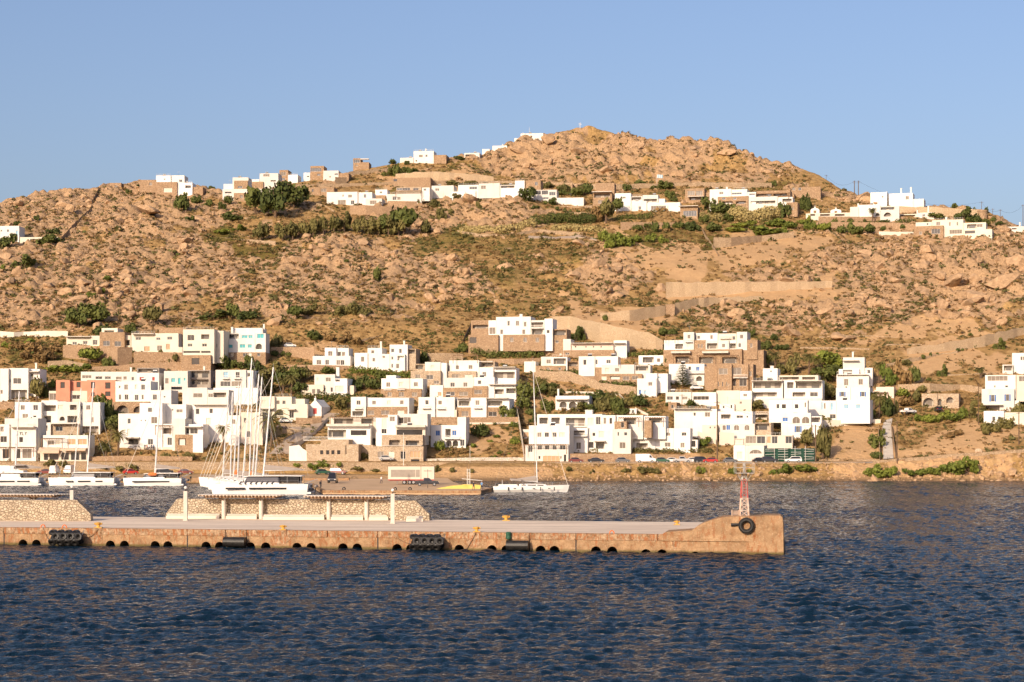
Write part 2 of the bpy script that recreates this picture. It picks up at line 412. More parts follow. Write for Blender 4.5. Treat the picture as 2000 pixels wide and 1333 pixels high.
# ------------------------------------------------------------------ sea
def sea_material():
    k = NT('sea_water', .05, .08)
    v = k.coord(False, (1, .8, 1))
    k.b.inputs['IOR'].default_value = 1.33
    k.col(k.mix(k.noise(v, .02, 2), (.002,.012,.024), (.003,.017,.034)))
    h1 = k.noise(v, 1.6, 5, .65); h2 = k.noise(v, 3.6, 4, .65)
    b = k.bump(h1, .36, 1.); b = k.bump(h2, .10, .9, b); k.nrm(b)
    return k.m
def wave_z(X, Y):
    z = np.zeros_like(X); r = np.random.default_rng(3)
    wind = math.radians(-70)
    for L0, n in ((3.4,5),(1.7,16),(1.05,40),(.72,50),(.5,30)):
        for _ in range(n):
            L = L0*r.uniform(.75,1.3); th = wind+r.normal(0,.8); kx = 2*PI/L*math.cos(th); ky = 2*PI/L*math.sin(th)
            ph = kx*X+ky*Y+r.uniform(0,2*PI); a = .0080*L**.80*math.sqrt(30/n)*.62
            s = np.sin(ph); z += a*(s+.35*(s*s*2-1)*.5)
    g = fbm(X/22, Y/22, 90, 3)
    return z*(.30+1.35*g)
def build_sea():
    m = sea_material()
    ys = [60.]; 
    while ys[-1] < 520: ys.append(ys[-1]+.22*(ys[-1]/110)**.85)
    ys = np.array(ys)
    xs = np.arange(-1,1.0001,1/450)          # fan of quads, wider cells further out
    T, YY = np.meshgrid(xs, ys); XX = T*(28+YY*.36)
    X = XX.ravel(); Y = YY.ravel()
    Z = wave_z(X, Y)
    # calmer inside the harbour behind the pier
    Z *= 1-.15*smooth((Y-215)/30)
    Z -= smooth((np.abs(T.ravel())-.93)/.07)*Z     # meets the flat sea outside
    Z *= smooth((Y-60)/3)*smooth((520-Y)/4)
    nx, ny = len(xs), len(ys); idx = np.arange(nx*ny).reshape(ny, nx)
    Fq = np.stack([idx[:-1,:-1].ravel(), idx[:-1,1:].ravel(), idx[1:,1:].ravel(), idx[1:,:-1].ravel()], 1)
    V = np.stack([X,Y,Z],1); n0 = len(V)
    # outer flat sheet round the fan
    y0, y1 = ys[0], ys[-1]; w0, w1 = 28+y0*.36, 28+y1*.36
    ext = np.array([(-6000,-6000,0),(6000,-6000,0),(6000,9000,0),(-6000,9000,0),(-w0,y0,0),(w0,y0,0),(w1,y1,0),(-w1,y1,0)])
    Fo = np.array([(0,1,5,4),(1,2,6,5),(2,3,7,6),(3,0,4,7)])+n0
    me = np_mesh('water', np.concatenate([V, ext]), np.concatenate([Fq, Fo]), m, True)
    o = bpy.data.objects.new('water', me); C.objects.link(o); o['kind'] = 'structure'
build_sea()
# ------------------------------------------------------------------ boulders
def rock_mesh(seed, sub=2):
    bm = bmesh.new(); bmesh.ops.create_icosphere(bm, subdivisions=sub, radius=1)
    r = random.Random(seed); pl = []
    for _ in range(9):
        n = Vector((r.gauss(0,1), r.gauss(0,1), r.gauss(0,.8))).normalized(); pl.append((n, r.uniform(.42,.85)))
    for v in bm.verts:
        p = v.co.copy()
        for n, d in pl:
            t = p.dot(n)
            if t > d: p -= n*(t-d)*.99
        p *= 1+.10*mnoise.noise(p*2.2+Vector((seed*3.1,0,0)))
        v.co = p
    V = np.array([v.co[:] for v in bm.verts]); Fc = np.array([[v.index for v in f.verts] for f in bm.faces]); bm.free()
    return V, Fc
def rock_material():
    k = NT('granite', .92, .15); v = k.coord()
    n = k.noise(v, .8, 5, .65); n0 = k.noise(v, .12, 2)
    c = k.mix(k.ramp(n, [(.28,(0,0,0)),(.7,(1,1,1))]), (.21,.127,.068), (.56,.37,.22))
    c = k.mix(k.math('MULTIPLY', n0, .5), c, (.48,.32,.175)); k.col(c)
    k.nrm(k.bump(k.noise(v, 3, 5, .7), .25, .8)); return k.m
M['rock'] = rock_material()
M['shorerock'] = M['rock']
RV = [rock_mesh(s, 3) for s in range(6)]; RL = [rock_mesh(s+20, 1) for s in range(6)]
def rot_np(a, b, c):
    return np.array((Matrix.Rotation(a,3,'X')@Matrix.Rotation(b,3,'Y')@Matrix.Rotation(c,3,'Z')))
def scatter(n, fn, x0=-190, x1=2190, y0=262, y1=660):
    px = rng.uniform(x0, x1, n*6); py = rng.uniform(y0, y1, n*6)
    ys = np.interp(px, SKY[:,0], SKY[:,1])
    ok = (py > ys+4) & (rng.uniform(0,1,n*6) < fn(px, py)); px = px[ok][:n]; py = py[ok][:n]
    Y = np.interp(-py, -_P, _Y); X = (px-1000)/F*Y
    return px, py, X, Y, terrain_z(X, Y)
def shore_rocks():
    VV = []; FF = []; k = 0; r = np.random.default_rng(9)
    for i in range(900):
        px = r.uniform(1040, 2060); Y = r.uniform(493.2, 504.5); X = (px-1000)/F*Y; z = gzXY(X, Y); V, Fc = RL[i % 6]
        s = np.exp(r.normal(-1.0, .45))*(1.35 if px > 1880 else 1)
        VV.append((V*s*r.uniform(.7,1.3,3))@rot_np(r.uniform(-.6,.6), r.uniform(-.6,.6), r.uniform(0,6.3)).T+[X,Y,z]); FF.append(Fc+k); k += len(V)
    me = np_mesh('shore_rocks', np.concatenate(VV), np.concatenate(FF), M['rock']); o = bpy.data.objects.new('shore_rocks', me); C.objects.link(o); tag(o, 'loose stones along the shore bluff under the road', 'rocks', kind='stuff')
shore_rocks()
def zone_word(px, py):
    a = 'left' if px < 430 else 'middle' if px < 1350 else 'right'
    if py < 345: return 'on the summit crag'
    if py < 470: return 'among the upper villas, %s of the hill' % a if a != 'middle' else 'among the upper villas in mid hill'
    if py < 640: return 'on the open slope, %s part of the hill' % a
    return 'between the village houses, %s part' % a
def build_rocks():
    n = 12000
    px, py, X, Y, Z = scatter(n, lambda x, y: np.clip(masks(x, y)[0]*1.25-.05, 0, 1)**1.3*np.clip((fbm(x/40, y/22, 5)-.44)*8, .03, 1))
    n = len(px); size = np.exp(rng.normal(-1.0, .66, n))*.95*(1+.35*masks(px,py)[0])
    size = np.clip(size, .25, 2.6)
    hand = [(453,585,4.2,3.6),(538,640,5.2,4.0),(685,615,4,2.6),(1208,528,5,4),(1150,545,5,4),(1290,562,3.4,4.6),(1115,545,4,3.),(1147,485,2.2,3.2),(712,476,3,2.4),(675,470,2.5,1.8),(645,555,5,3),(760,520,6,4),
            (290,432,8,5),(235,432,8,5),(1905,590,7,6),(1960,570,9,7),(1860,560,8,6),(1950,600,5,3.5),(1905,600,5,3),(1610,615,5,4),(1640,662,6,4),(1655,665,4,3),(1985,520,8,7),(1700,600,4,3),(150,590,4,3),(95,560,4,3),(20,560,4,3),
            (1540,560,5,3),(800,460,4,3),(920,400,6,5),(955,410,6,5),(990,405,5,4),(1395,345,4,3),(1180,345,6,3),(1130,300,8,6),(1240,300,8,6),(1350,300,8,7),(1420,320,7,5),(1010,300,6,5),(1070,290,7,6),(1290,310,6,5),(1500,340,6,4)]
    order = np.argsort(-size/Y)
    big = [(X[i], Y[i], Z[i], size[i], size[i], px[i], py[i]) for i in order[:240]]
    for hx, hy, sx, sz in hand:
        x, y, z = gz(hx, hy); big.append((x, y, z, sx*.62, sz*.62, hx, hy))
    protos = []
    for i, (V, Fc) in enumerate(RV):
        protos.append(np_mesh('boulder', V, Fc, M['rock'], False))
    for (x, y, z, s, sz, a, b) in big:
        o = bpy.data.objects.new('boulder', protos[rnd.randrange(6)]); C.objects.link(o)
        o.location = (x, y, z+s*.18); o.scale = (s*rnd.uniform(1,1.7), s*rnd.uniform(.8,1.2), sz*rnd.uniform(.55,.95))
        o.rotation_euler = (rnd.uniform(-.4,.4), rnd.uniform(-.4,.4), rnd.uniform(0,6.3))
        shape = 'big pale granite boulder' if s > 2.2 else 'weathered granite boulder'
        tag(o, shape+' resting '+zone_word(a, b), 'boulder', 'granite boulders scattered '+zone_word(a, b))
    VV = []; FF = []; k = 0
    for i in order[240:]:
        V, Fc = RL[i % 6] if size[i] < 1.3 else RV[i % 6] if size[i] > 2 else RL[i % 6]
        R = rot_np(rng.uniform(-.5,.5), rng.uniform(-.5,.5), rng.uniform(0,6.3))
        s = size[i]*rng.uniform(.6,1.5,3); s[2] *= .62
        VV.append((V*s)@R.T+[X[i],Y[i],Z[i]+size[i]*.15]); FF.append(Fc+k); k += len(V)
    me = np_mesh('loose_rocks', np.concatenate(VV), np.concatenate(FF), M['rock'])
    o = bpy.data.objects.new('loose_rocks', me); C.objects.link(o); tag(o, 'loose granite stones littering the whole dry hillside', 'rocks', kind='stuff')
build_rocks()
# ------------------------------------------------------------------ foliage
def leaf_cloud(n, shape, leaf, seed, flat=.0):
    """n leaf quads spread through a set of lobes; shape = list of (cx,cy,cz,rx,ry,rz)"""
    r = np.random.default_rng(seed); sh = np.array(shape, float); wgt = sh[:,3]*sh[:,4]*sh[:,5]; wgt /= wgt.sum()
    li = r.choice(len(sh), n, p=wgt); d = r.normal(size=(n,3)); d /= np.linalg.norm(d, axis=1)[:,None]
    rad = r.uniform(.55,1.0,n)**.6; P = sh[li,:3]+d*rad[:,None]*sh[li,3:]
    P += r.normal(0, leaf*.4, (n,3))
    nn = d+r.normal(0,.55,(n,3)); nn /= np.linalg.norm(nn, axis=1)[:,None]
    t = np.cross(nn, r.normal(size=(n,3))); t /= np.linalg.norm(t, axis=1)[:,None]+1e-9; b = np.cross(nn, t)
    s = leaf*r.uniform(.6,1.35,(n,1)); a = r.uniform(.5,1,(n,1))
    V = np.stack([P-t*s-b*s*a*.4, P+t*s*.3-b*s*a, P+t*s+b*s*a*.3, P-t*s*.2+b*s*a], 1).reshape(-1,3)
    return V, np.arange(n*4).reshape(n,4)
def lobes(k, seed, rx=1, rz=.8, up=.7):
    r = random.Random(seed); L = []
    for i in range(k):
        a = r.uniform(0,6.3); q = r.uniform(0,.62)**.7
        L.append((math.cos(a)*q*rx, math.sin(a)*q*rx, up+r.uniform(-.35,.38)*rz, r.uniform(.28,.5), r.uniform(.28,.5), r.uniform(.24,.42)*rz))
    return L
BUSH = {}
for kind, mat in (('leaf',M['leaf']),('leaf2',M['leaf2']),('leaf3',M['leaf3']),('drybush',M['drybush'])):
    BUSH[kind] = []
    for s in range(4):
        V, Q = leaf_cloud(620, lobes(9, s*7+3, 1, .9, .48), .13, s)
        V[:,2] = np.maximum(V[:,2], -.15)
        BUSH[kind].append(np_mesh('crown', V, Q, mat))
def stem_mesh():
    mb = MB()
    for i in range(4):
        a = i*1.7; mb.tube((0,0,-.3), (.32*math.cos(a), .32*math.sin(a), .6), .05, .02, 5)
    me_o = mb.build('stem', M['bark']); me = me_o.data; bpy.data.objects.remove(me_o); return me
STEM = stem_mesh()
def bush(px, py, wpx, hpx, kind='leaf', label=None, cat='shrub', group=None, name='shrub'):
    """wpx, hpx: size in photo pixels at the hillside's distance"""
    x, y, z = gz(px, py); w = wpx/F*y/2; h = hpx/F*y
    t = empty(name, (x, y, z-.15), label, cat, group, rz=rnd.uniform(0,6.28))
    o = bpy.data.objects.new('crown', rnd.choice(BUSH[kind])); link(o, t); o.scale = (w, w, h/.98)
    s = bpy.data.objects.new('stem', STEM); link(s, t); s.scale = (w, w, h)
    return t
TRUNKS = {}
def tree(px, py, wpx, hpx, kind='leaf', label=None, group=None, trunk=.35, name='tree'):
    x, y, z = gz(px, py); w = wpx/F*y/2; h = hpx/F*y
    t = empty(name, (x, y, z-.2), label, 'tree', group, rz=rnd.uniform(0,6.28))
    ch = h*(1-trunk*.7)
    o = bpy.data.objects.new('crown', rnd.choice(BUSH[kind])); link(o, t); o.scale = (w, w, ch); o.location = (0, 0, h-ch)
    mb = MB(); mb.tube((0,0,-.4), (.1*w,0,h*.5), .05*h, .035*h, 7)
    for i in range(5):
        a = i*1.26; mb.tube((.1*w,0,h*.45), (.5*w*math.cos(a), .5*w*math.sin(a), h*.78), .025*h, .01*h, 5)
    b = mb.build('trunk', M['bark'], t)
    return t
def palm(px, py, hpx, label, dead=False, spread=1., group=None, Y=None):
    if Y is None: x, y, z = gz(px, py)
    else: y = Y; x = X_(px, y); z = Z_(py, y)
    h = hpx/F*y; t = empty('palm_tree', (x, y, z-.2), label, 'palm tree', group)
    mb = MB(); n = 6; pts = [Vector((.25*math.sin(i*.5), .1*i/n, h*i/n)) for i in range(n+1)]
    for i in range(n): mb.tube(pts[i], pts[i+1], .34-.10*i/n, .34-.10*(i+1)/n, 8)
    mb.build('trunk', M['bark'], t)
    top = pts[-1]; mb = MB(); nf = 34; R = 2.7*spread
    for i in range(nf):
        a = i*2.39996; el = .95-1.7*(i/nf); L = R*rnd.uniform(.85,1.1); prev = top.copy(); d = Vector((math.cos(a), math.sin(a), 0))
        seg = 7; side = Vector((-math.sin(a), math.cos(a), 0))
        for j in range(seg):
            e = el-1.25*(j/seg)**1.3; nx = prev+(d*math.cos(e)+Vector((0,0,math.sin(e))))*(L/seg)
            wd = .40*math.sin(PI*min(1,(j+.7)/seg))+.06
            for sgn in (-1, 1):
                for q in (0, .5):
                    p0 = prev.lerp(nx, q); p1 = prev.lerp(nx, q+.36)
                    tip = side*sgn*wd+Vector((0,0,-.18))+ (nx-prev)*.5
                    mb.face([p0, p1, p1.lerp(p1+tip, .98), p0.lerp(p0+tip, .9)])
            prev = nx
    mb.build('fronds', M['palm'], t)
    return t
def scrub():
    VV = []; FF = []; k = 0
    protoV = [leaf_cloud(16, [(0,0,.35,.8,.8,.55)], .38, s+50) for s in range(8)]
    for kind, n, fn in (('leaf2', 20000, lambda x, y: np.clip(.42+masks(x,y)[1]*.7, 0, 1)*(1-masks(x,y)[2]*.9)*(fbm(x/30, y/16, 8) > .42)),
                        ('drybush', 24000, lambda x, y: (.75-masks(x,y)[2]*.62)*(fbm(x/40, y/18, 18) > .36)),
                        ('leaf', 4200, lambda x, y: np.clip(.08+masks(x,y)[1]*.6+.5*(y > 650)*(y < 860)*(x < 1700), 0, 1)*(1-masks(x,y)[2])*(fbm(x/24, y/14, 28) > .46))):
        VV = []; FF = []; k = 0
        px, py, X, Y, Z = scatter(n, fn, y1=900)
        s = np.exp(rng.normal(-.35, .35, len(px)))*np.where(py > 640, .75, 1)
        for i in range(len(px)):
            V, Q = protoV[i % 8]; c, q = math.cos(i), math.sin(i)
            R = np.array([[c,-q,0],[q,c,0],[0,0,1]])
            VV.append((V*[s[i],s[i],s[i]*.8])@R.T+[X[i],Y[i],Z[i]]); FF.append(Q+k); k += len(V)
        nm = {'leaf2':'olive_scrub','drybush':'dry_scrub','leaf':'green_scrub'}[kind]
        me = np_mesh(nm, np.concatenate(VV), np.concatenate(FF), M[kind]); o = bpy.data.objects.new(nm, me); C.objects.link(o)
        tag(o, {'leaf2':'low olive green scrub spread over the hillside','drybush':'low dry brown scrub spread over the hillside','leaf':'small dark green tufts dotted over the hillside'}[kind], 'scrub', kind='stuff')
scrub()
# ================================================================== BUILDINGS
MC = {'w':'white','W':'white2','c':'cream','s':'stone','S':'stone2','p':'pink','k':'coral','g':'greywall','d':'dry','n':'whitestone','B':'big'}
CROP = {'V1':(0,600,3.7025),'V2':(340,600,3.7025),'V3':(680,600,3.7025),'V4':(1000,600,3.7025),'V5':(1320,600,3.7025),'V6':(1600,600,3.7025),
 'U1':(0,320,4.165),'U2':(340,270,4.5455),'U3':(700,230,4.5455),'U4':(1080,230,4.1667),'U5':(1520,320,4.1667),
 'D1':(0,700,6.06),'D2':(180,700,6.06),'D3':(580,760,7.143),'D4':(1000,780,5.),'D5':(1300,680,4.762),'P':(0,0,1.)}
class Frame:
    """a house's own axes: u along the facade, v into the hill, z up"""
    def __init__(s, px0, Y0, th):
        s.th = th; s.c = math.cos(th); s.s = -math.sin(th); s.Y0 = Y0; s.X0 = X_(px0, Y0)
    def W(s, u, v, z): return (s.X0+u*s.c-v*s.s, s.Y0+u*s.s+v*s.c, z)
    def u(s, px, v=0):
        k = (px-1000)/F; return (k*(s.Y0+v*s.c)-s.X0+v*s.s)/(s.c-k*s.s)
    def z(s, py, u, v=0): return HC+(HZ-py)/F*(s.Y0+u*s.s+v*s.c)
def facade(mb, fr, u0, u1, z0, z1, v, holes):
    us = sorted({round(a, 4) for a in [u0, u1]+[q for h in holes for q in h[:2]]}); zs = sorted({round(a, 4) for a in [z0, z1]+[q for h in holes for q in h[2:4]]})
    us = [a for a in us if u0-1e-3 <= a <= u1+1e-3]; zs = [a for a in zs if z0-1e-3 <= a <= z1+1e-3]
    for i in range(len(us)-1):
        for j in range(len(zs)-1):
            cu, cz = (us[i]+us[i+1])/2, (zs[j]+zs[j+1])/2
            if any(h[0] < cu < h[1] and h[2] < cz < h[3] for h in holes): continue
            mb.face([fr.W(us[i],v,zs[j]), fr.W(us[i+1],v,zs[j]), fr.W(us[i+1],v,zs[j+1]), fr.W(us[i],v,zs[j+1])])
    for h in holes:
        a, b, c, d, r = h[:5]
        for p in (((a,c),(b,c)),((b,c),(b,d)),((b,d),(a,d)),((a,d),(a,c))):
            (ua, za), (ub, zb) = p
            mb.face([fr.W(ua,v,za), fr.W(ua,v+r,za), fr.W(ub,v+r,zb), fr.W(ub,v,zb)])
        if h[5]:                                    # arch: fill the two upper corners
            R = (b-a)/2; cu = (a+b)/2; zc = max(c, d-R); n = 6
            for sg in (-1, 1):
                pts = [(cu+sg*R*math.cos(t*PI/2/n), zc+(d-zc)*math.sin(t*PI/2/n)) for t in range(n+1)]
                mb.face([fr.W(cu+sg*R, v, d)]+[fr.W(x, v, z) for x, z in (pts if sg > 0 else pts)])
                for t in range(n):
                    (xa, za), (xb, zb) = pts[t], pts[t+1]
                    mb.face([fr.W(xa,v,za), fr.W(xb,v,zb), fr.W(xb,v+r,zb), fr.W(xa,v+r,za)])
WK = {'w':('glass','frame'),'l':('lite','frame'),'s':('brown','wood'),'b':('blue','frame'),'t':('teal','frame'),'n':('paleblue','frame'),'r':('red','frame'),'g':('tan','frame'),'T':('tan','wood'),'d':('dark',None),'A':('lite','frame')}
def qbox(mb, fr, u0, u1, v0, v1, z0, z1): mb.box(u0, u1, v0, v1, z0, z1, fr.W)
def add_window(root, fr, kd, u0, u1, z0, z1, v, loc):
    arch = kd in 'aA'
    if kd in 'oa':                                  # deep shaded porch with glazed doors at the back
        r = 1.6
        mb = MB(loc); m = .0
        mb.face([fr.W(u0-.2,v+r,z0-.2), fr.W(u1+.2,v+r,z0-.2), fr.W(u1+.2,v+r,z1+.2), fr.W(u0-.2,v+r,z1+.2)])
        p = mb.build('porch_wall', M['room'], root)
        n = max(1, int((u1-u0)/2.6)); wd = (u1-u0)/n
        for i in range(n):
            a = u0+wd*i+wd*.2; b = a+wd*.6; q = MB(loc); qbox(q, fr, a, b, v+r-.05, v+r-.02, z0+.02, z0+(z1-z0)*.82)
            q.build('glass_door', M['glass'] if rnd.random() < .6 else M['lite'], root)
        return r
    g, f = WK.get(kd, ('glass','frame')) if kd != 'B' else ('glass', 'frame')
    r = .22
    if f:
        mb = MB(loc); t = min(.06, (u1-u0)*.08); a, b = v+.10, v+.20
        qbox(mb, fr, u0, u0+t, a, b, z0, z1); qbox(mb, fr, u1-t, u1, a, b, z0, z1); qbox(mb, fr, u0+t, u1-t, a, b, z0, z0+t); qbox(mb, fr, u0+t, u1-t, a, b, z1-t, z1)
        if u1-u0 > 1.1:
            n = max(1, round((u1-u0)/1.1)-0)
            for i in range(1, n+1 if n > 1 else 2):
                c = u0+(u1-u0)*i/(n+1 if n == 1 else n)
                if c < u1-.2: qbox(mb, fr, c-.025, c+.025, a, b, z0+t, z1-t)
        wo = mb.build('window', M[f], root)
    else: wo = root
    mb = MB(loc); mb.face([fr.W(u0,v+r,z0), fr.W(u1,v+r,z0), fr.W(u1,v+r,z1), fr.W(u0,v+r,z1)])
    gm = g
    if kd == 'w': gm = rnd.choice(['glass','glass','dark','shade'])
    if kd == 'l': gm = rnd.choice(['lite','lite','shade','glass','cream'])
    mb.build('pane' if f else 'dark_opening', M[gm], wo)
    if kd == 'B':
        for a, b in ((u0-(u1-u0)*.42, u0-.02), (u1+.02, u1+(u1-u0)*.42)):
            q = MB(loc); qbox(q, fr, a, b, v-.06, v-.015, z0, z1); q.build('shutter', M['blue'], wo)
    return r
def block(root, fr, loc, spec, crop):
    parts = spec.split('|'); h = parts[0].split(); ox, oy, s = crop
    x0, x1, yt, yb = [float(a) for a in h[:4]]; mat = h[4] if len(h) > 4 else 'w'; fwd = float(h[5]) if len(h) > 5 else 0; dep = float(h[6]) if len(h) > 6 else 8
    P = lambda x: ox+x/s; Q = lambda y: oy+y/s
    v = -fwd+rnd.uniform(-.04,.04); u0 = fr.u(P(x0), v); u1 = fr.u(P(x1), v); um = (u0+u1)/2
    z1 = fr.z(Q(yt), um, v); z0 = fr.z(Q(yb), um, v)
    base = z0-2.6
    holes = []; extra = []
    for w in parts[1:]:
        if not w.strip(): continue
        q = w.split(); k = q[0]; cx, cy, ww, hh = [float(a) for a in q[1:5]]
        if k in 'wlstnrgTbBA': ww *= 1.22; hh *= 1.12
        a, b = fr.u(P(cx-ww/2), v), fr.u(P(cx+ww/2), v); c, d = fr.z(Q(cy+hh/2), (a+b)/2, v), fr.z(Q(cy-hh/2), (a+b)/2, v)
        if k in 'CPRLY': extra.append((k, a, b, c, d)); continue
        a = max(a, u0+.12); b = min(b, u1-.12); c = max(c, z0+.05); d = min(d, z1-.18)
        if b-a < .2 or d-c < .2: continue
        if any(a < hb[1] and b > hb[0] and c < hb[3] and d > hb[2] for hb in holes): continue
        holes.append((a, b, c, d, 1.6 if k in 'oa' else .22, k in 'aA', k))
    mb = MB(loc); facade(mb, fr, u0, u1, base, z1, v, holes)
    vb = v+dep; W = fr.W; t = .22; zr = z1-.35
    mb.face([W(u1,v,base), W(u1,vb,base), W(u1,vb,z1), W(u1,v,z1)]); mb.face([W(u0,vb,base), W(u0,v,base), W(u0,v,z1), W(u0,vb,z1)])
    mb.face([W(u1,vb,base), W(u0,vb,base), W(u0,vb,z1), W(u1,vb,z1)])
    o_ = [(u0,v),(u1,v),(u1,vb),(u0,vb)]; i_ = [(u0+t,v+t),(u1-t,v+t),(u1-t,vb-t),(u0+t,vb-t)]
    for i in range(4):
        j = (i+1) % 4
        mb.face([W(*o_[i],z1), W(*o_[j],z1), W(*i_[j],z1), W(*i_[i],z1)]); mb.face([W(*i_[i],z1), W(*i_[j],z1), W(*i_[j],zr), W(*i_[i],zr)])
    wall = mb.build('wall', M[rnd.choice(['white','white','whiteB','whiteC'])] if mat == 'w' else M[MC[mat]], root)
    rb = MB(loc); rb.face([W(*p, zr) for p in i_]); rb.build('roof', M['beam'] if mat in 'sSd' else M['white2'], root)
    if mat in 'wW' and u1-u0 > 5 and rnd.random() < .30:
        uu = u0+1.2+rnd.random()*(u1-u0-3.4); tk = MB(loc); tk.tube(fr.W(uu, v+2.2, z1+.75), fr.W(uu+1.3, v+2.2, z1+.75), .26, n=10); tk.tube(fr.W(uu+.2, v+2.2, zr), fr.W(uu+.2, v+2.2, z1+.6), .04, n=4); tk.tube(fr.W(uu+1.1, v+2.2, zr), fr.W(uu+1.1, v+2.2, z1+.6), .04, n=4)
        q = tk.build('solar_tank', M['steel'], root); tk = MB(loc); tk.face([fr.W(uu, v+.9, zr+.1), fr.W(uu+1.3, v+.9, zr+.1), fr.W(uu+1.3, v+2.0, z1+.5), fr.W(uu, v+2.0, z1+.5)]); tk.build('solar_panel', M['dark'], q)
    elif mat in 'wW' and rnd.random() < .16:
        tk = MB(loc); uu = (u0+u1)/2; tk.tube(fr.W(uu, v+2, zr), fr.W(uu, v+2, z1+2.2), .03, n=4); tk.tube(fr.W(uu-.5, v+2, z1+1.9), fr.W(uu+.5, v+2, z1+1.9), .02, n=3); tk.build('aerial', M['steel'], root)
    if mat in 'wWc' and u1-u0 > 4 and rnd.random() < .22 and not any(k_ == 'R' for k_, *_q in extra):
        tk = MB(loc); n_ = int((u1-u0)/1.1)
        for i in range(n_+1): uu = u0+.1+(u1-u0-.2)*i/n_; tk.tube(fr.W(uu, v+.1, z1), fr.W(uu, v+.1, z1+.75), .025, n=4)
        for zz in (.4, .75): tk.tube(fr.W(u0+.1, v+.1, z1+zz), fr.W(u1-.1, v+.1, z1+zz), .022, n=4)
        tk.build('roof_railing', M['frame'], root)
    for (a, b, c, d, r, ar, k) in holes: add_window(root, fr, k, a, b, c, d, v, loc)
    for (k, a, b, c, d) in extra:
        if k == 'C':                                # chimney
            m2 = MB(loc); w2 = max(b-a, .5); qbox(m2, fr, a, a+w2, v+1, v+1+w2, min(c, zr-.2), d); qbox(m2, fr, a-.08, a+w2+.08, v+.92, v+1.08+w2, d, d+.15); m2.build('chimney', M['white'], root)
        elif k == 'P':                              # pergola / canopy
            m2 = MB(loc); n = max(3, int((b-a)/.6)); zt = d
            for i in range(n+1): uu = a+(b-a)*i/n; qbox(m2, fr, uu-.06, uu+.06, v-2.4, v-.02, zt-.12, zt)
            qbox(m2, fr, a, b, v-2.3, v-2.15, zt-.3, zt-.122)
            for uu in (a+.1, b-.1): qbox(m2, fr, uu-.08, uu+.08, v-2.3, v-2.14, zt-2.7, zt-.302)
            m2.build('pergola', M['wood'], root)
        elif k == 'L':                              # slab canopy
            m2 = MB(loc); qbox(m2, fr, a, b, v-1.6, v-.01, c, d); m2.build('canopy', M['beam'], root)
        elif k == 'Y':                              # fabric awning
            m2 = MB(loc); m2.face([fr.W(a,v-.02,d), fr.W(b,v-.02,d), fr.W(b,v-2.2,c+.5), fr.W(a,v-2.2,c+.5)]); m2.face([fr.W(a,v-2.2,c+.5), fr.W(b,v-2.2,c+.5), fr.W(b,v-2.2,c), fr.W(a,v-2.2,c)])
            m2.build('awning', M['awn'], root)
        elif k == 'R':                              # balcony with rail
            m2 = MB(loc); qbox(m2, fr, a, b, v-1.1, v-.01, c, c+.15); n = max(3, int((b-a)/.3))
            for i in range(n+1): uu = a+(b-a-.04)*i/n; qbox(m2, fr, uu, uu+.04, v-1.1, v-1.05, c+.152, c+.95)
            qbox(m2, fr, a, b, v-1.12, v-1.03, c+.952, c+1.03); m2.build('balcony', M['frame'], root)
HN = [0]
def house(name, cat, label, cr, blocks, th=None, dy=0, group='whitewashed houses of the village'):
    """blocks: 'x0 x1 ytop ybottom material forward depth | window kind cx cy w h | ...' read off an enlarged photo crop"""
    crop = CROP[cr]; ox, oy, s = crop; hd = [b.split('|')[0].split() for b in blocks]
    yb = max(float(h[3]) for h in hd); x0 = min(float(h[0]) for h in hd); x1 = max(float(h[1]) for h in hd)
    Y0 = Y_of_py(oy+yb/s)+dy
    if th is None: th = 9+.6*math.degrees(math.atan((ox+(x0+x1)/2/s-1000)/F))+rnd.uniform(-2.5,2.5)
    fr = Frame(ox+x0/s, Y0, math.radians(th))
    um = fr.u(ox+(x0+x1)/2/s); z = fr.z(oy+yb/s, um)
    loc = fr.W(um, 0, z)
    root = empty(name, loc, label, cat, group)
    for b in blocks: block(root, fr, loc, b, crop)
    HN[0] += 1
    return root, fr
def wall(label, cr, pts, mat='s', thick=.7, name='stone_wall', cat='stone wall', dY=0, cap=None, Y=None, group='stone walls of the terraces'):
    """a free-standing or retaining wall: pts = (x, ytop, ybottom) along its run"""
    ox, oy, s = CROP[cr]; P = []
    for x, a, b in pts:
        px, pt, pb = ox+x/s, oy+a/s, oy+b/s; y = (Y_of_py(pb) if Y is None else Y)+dY
        P.append((X_(px, y), y, Z_(pb, y)-1.2, Z_(pt, y)))
    if mat in 'dBs':            # uneven top and line: laid by hand, not cast
        Q = [P[0]]; r = random.Random(int(abs(P[0][0]*7)))
        for a, b in zip(P[:-1], P[1:]):
            n = max(1, int(math.hypot(b[0]-a[0], b[1]-a[1])/2.2)); j = 0 if mat == 's' else .18 if mat == 'd' else .32
            for i in range(1, n+1):
                t = i/n; k = r.uniform(-j, j); Q.append((a[0]+(b[0]-a[0])*t, a[1]+(b[1]-a[1])*t+r.uniform(-j, j), a[2]+(b[2]-a[2])*t, a[3]+(b[3]-a[3])*t+k))
        P = Q
    m = P[len(P)//2]; loc = (m[0], m[1], m[2]+1.2)
    mb = MB(loc); rings = []
    for i, (x, y, b, t) in enumerate(P):
        rings.append([(x, y, b), (x, y+.0, t), (x, y+thick, t), (x, y+thick, b)])
    mb.loft(rings); o = mb.build(name, M[MC.get(mat, mat)], None, True)
    o.location = loc; tag(o, label, cat, group)
    return o
H = house
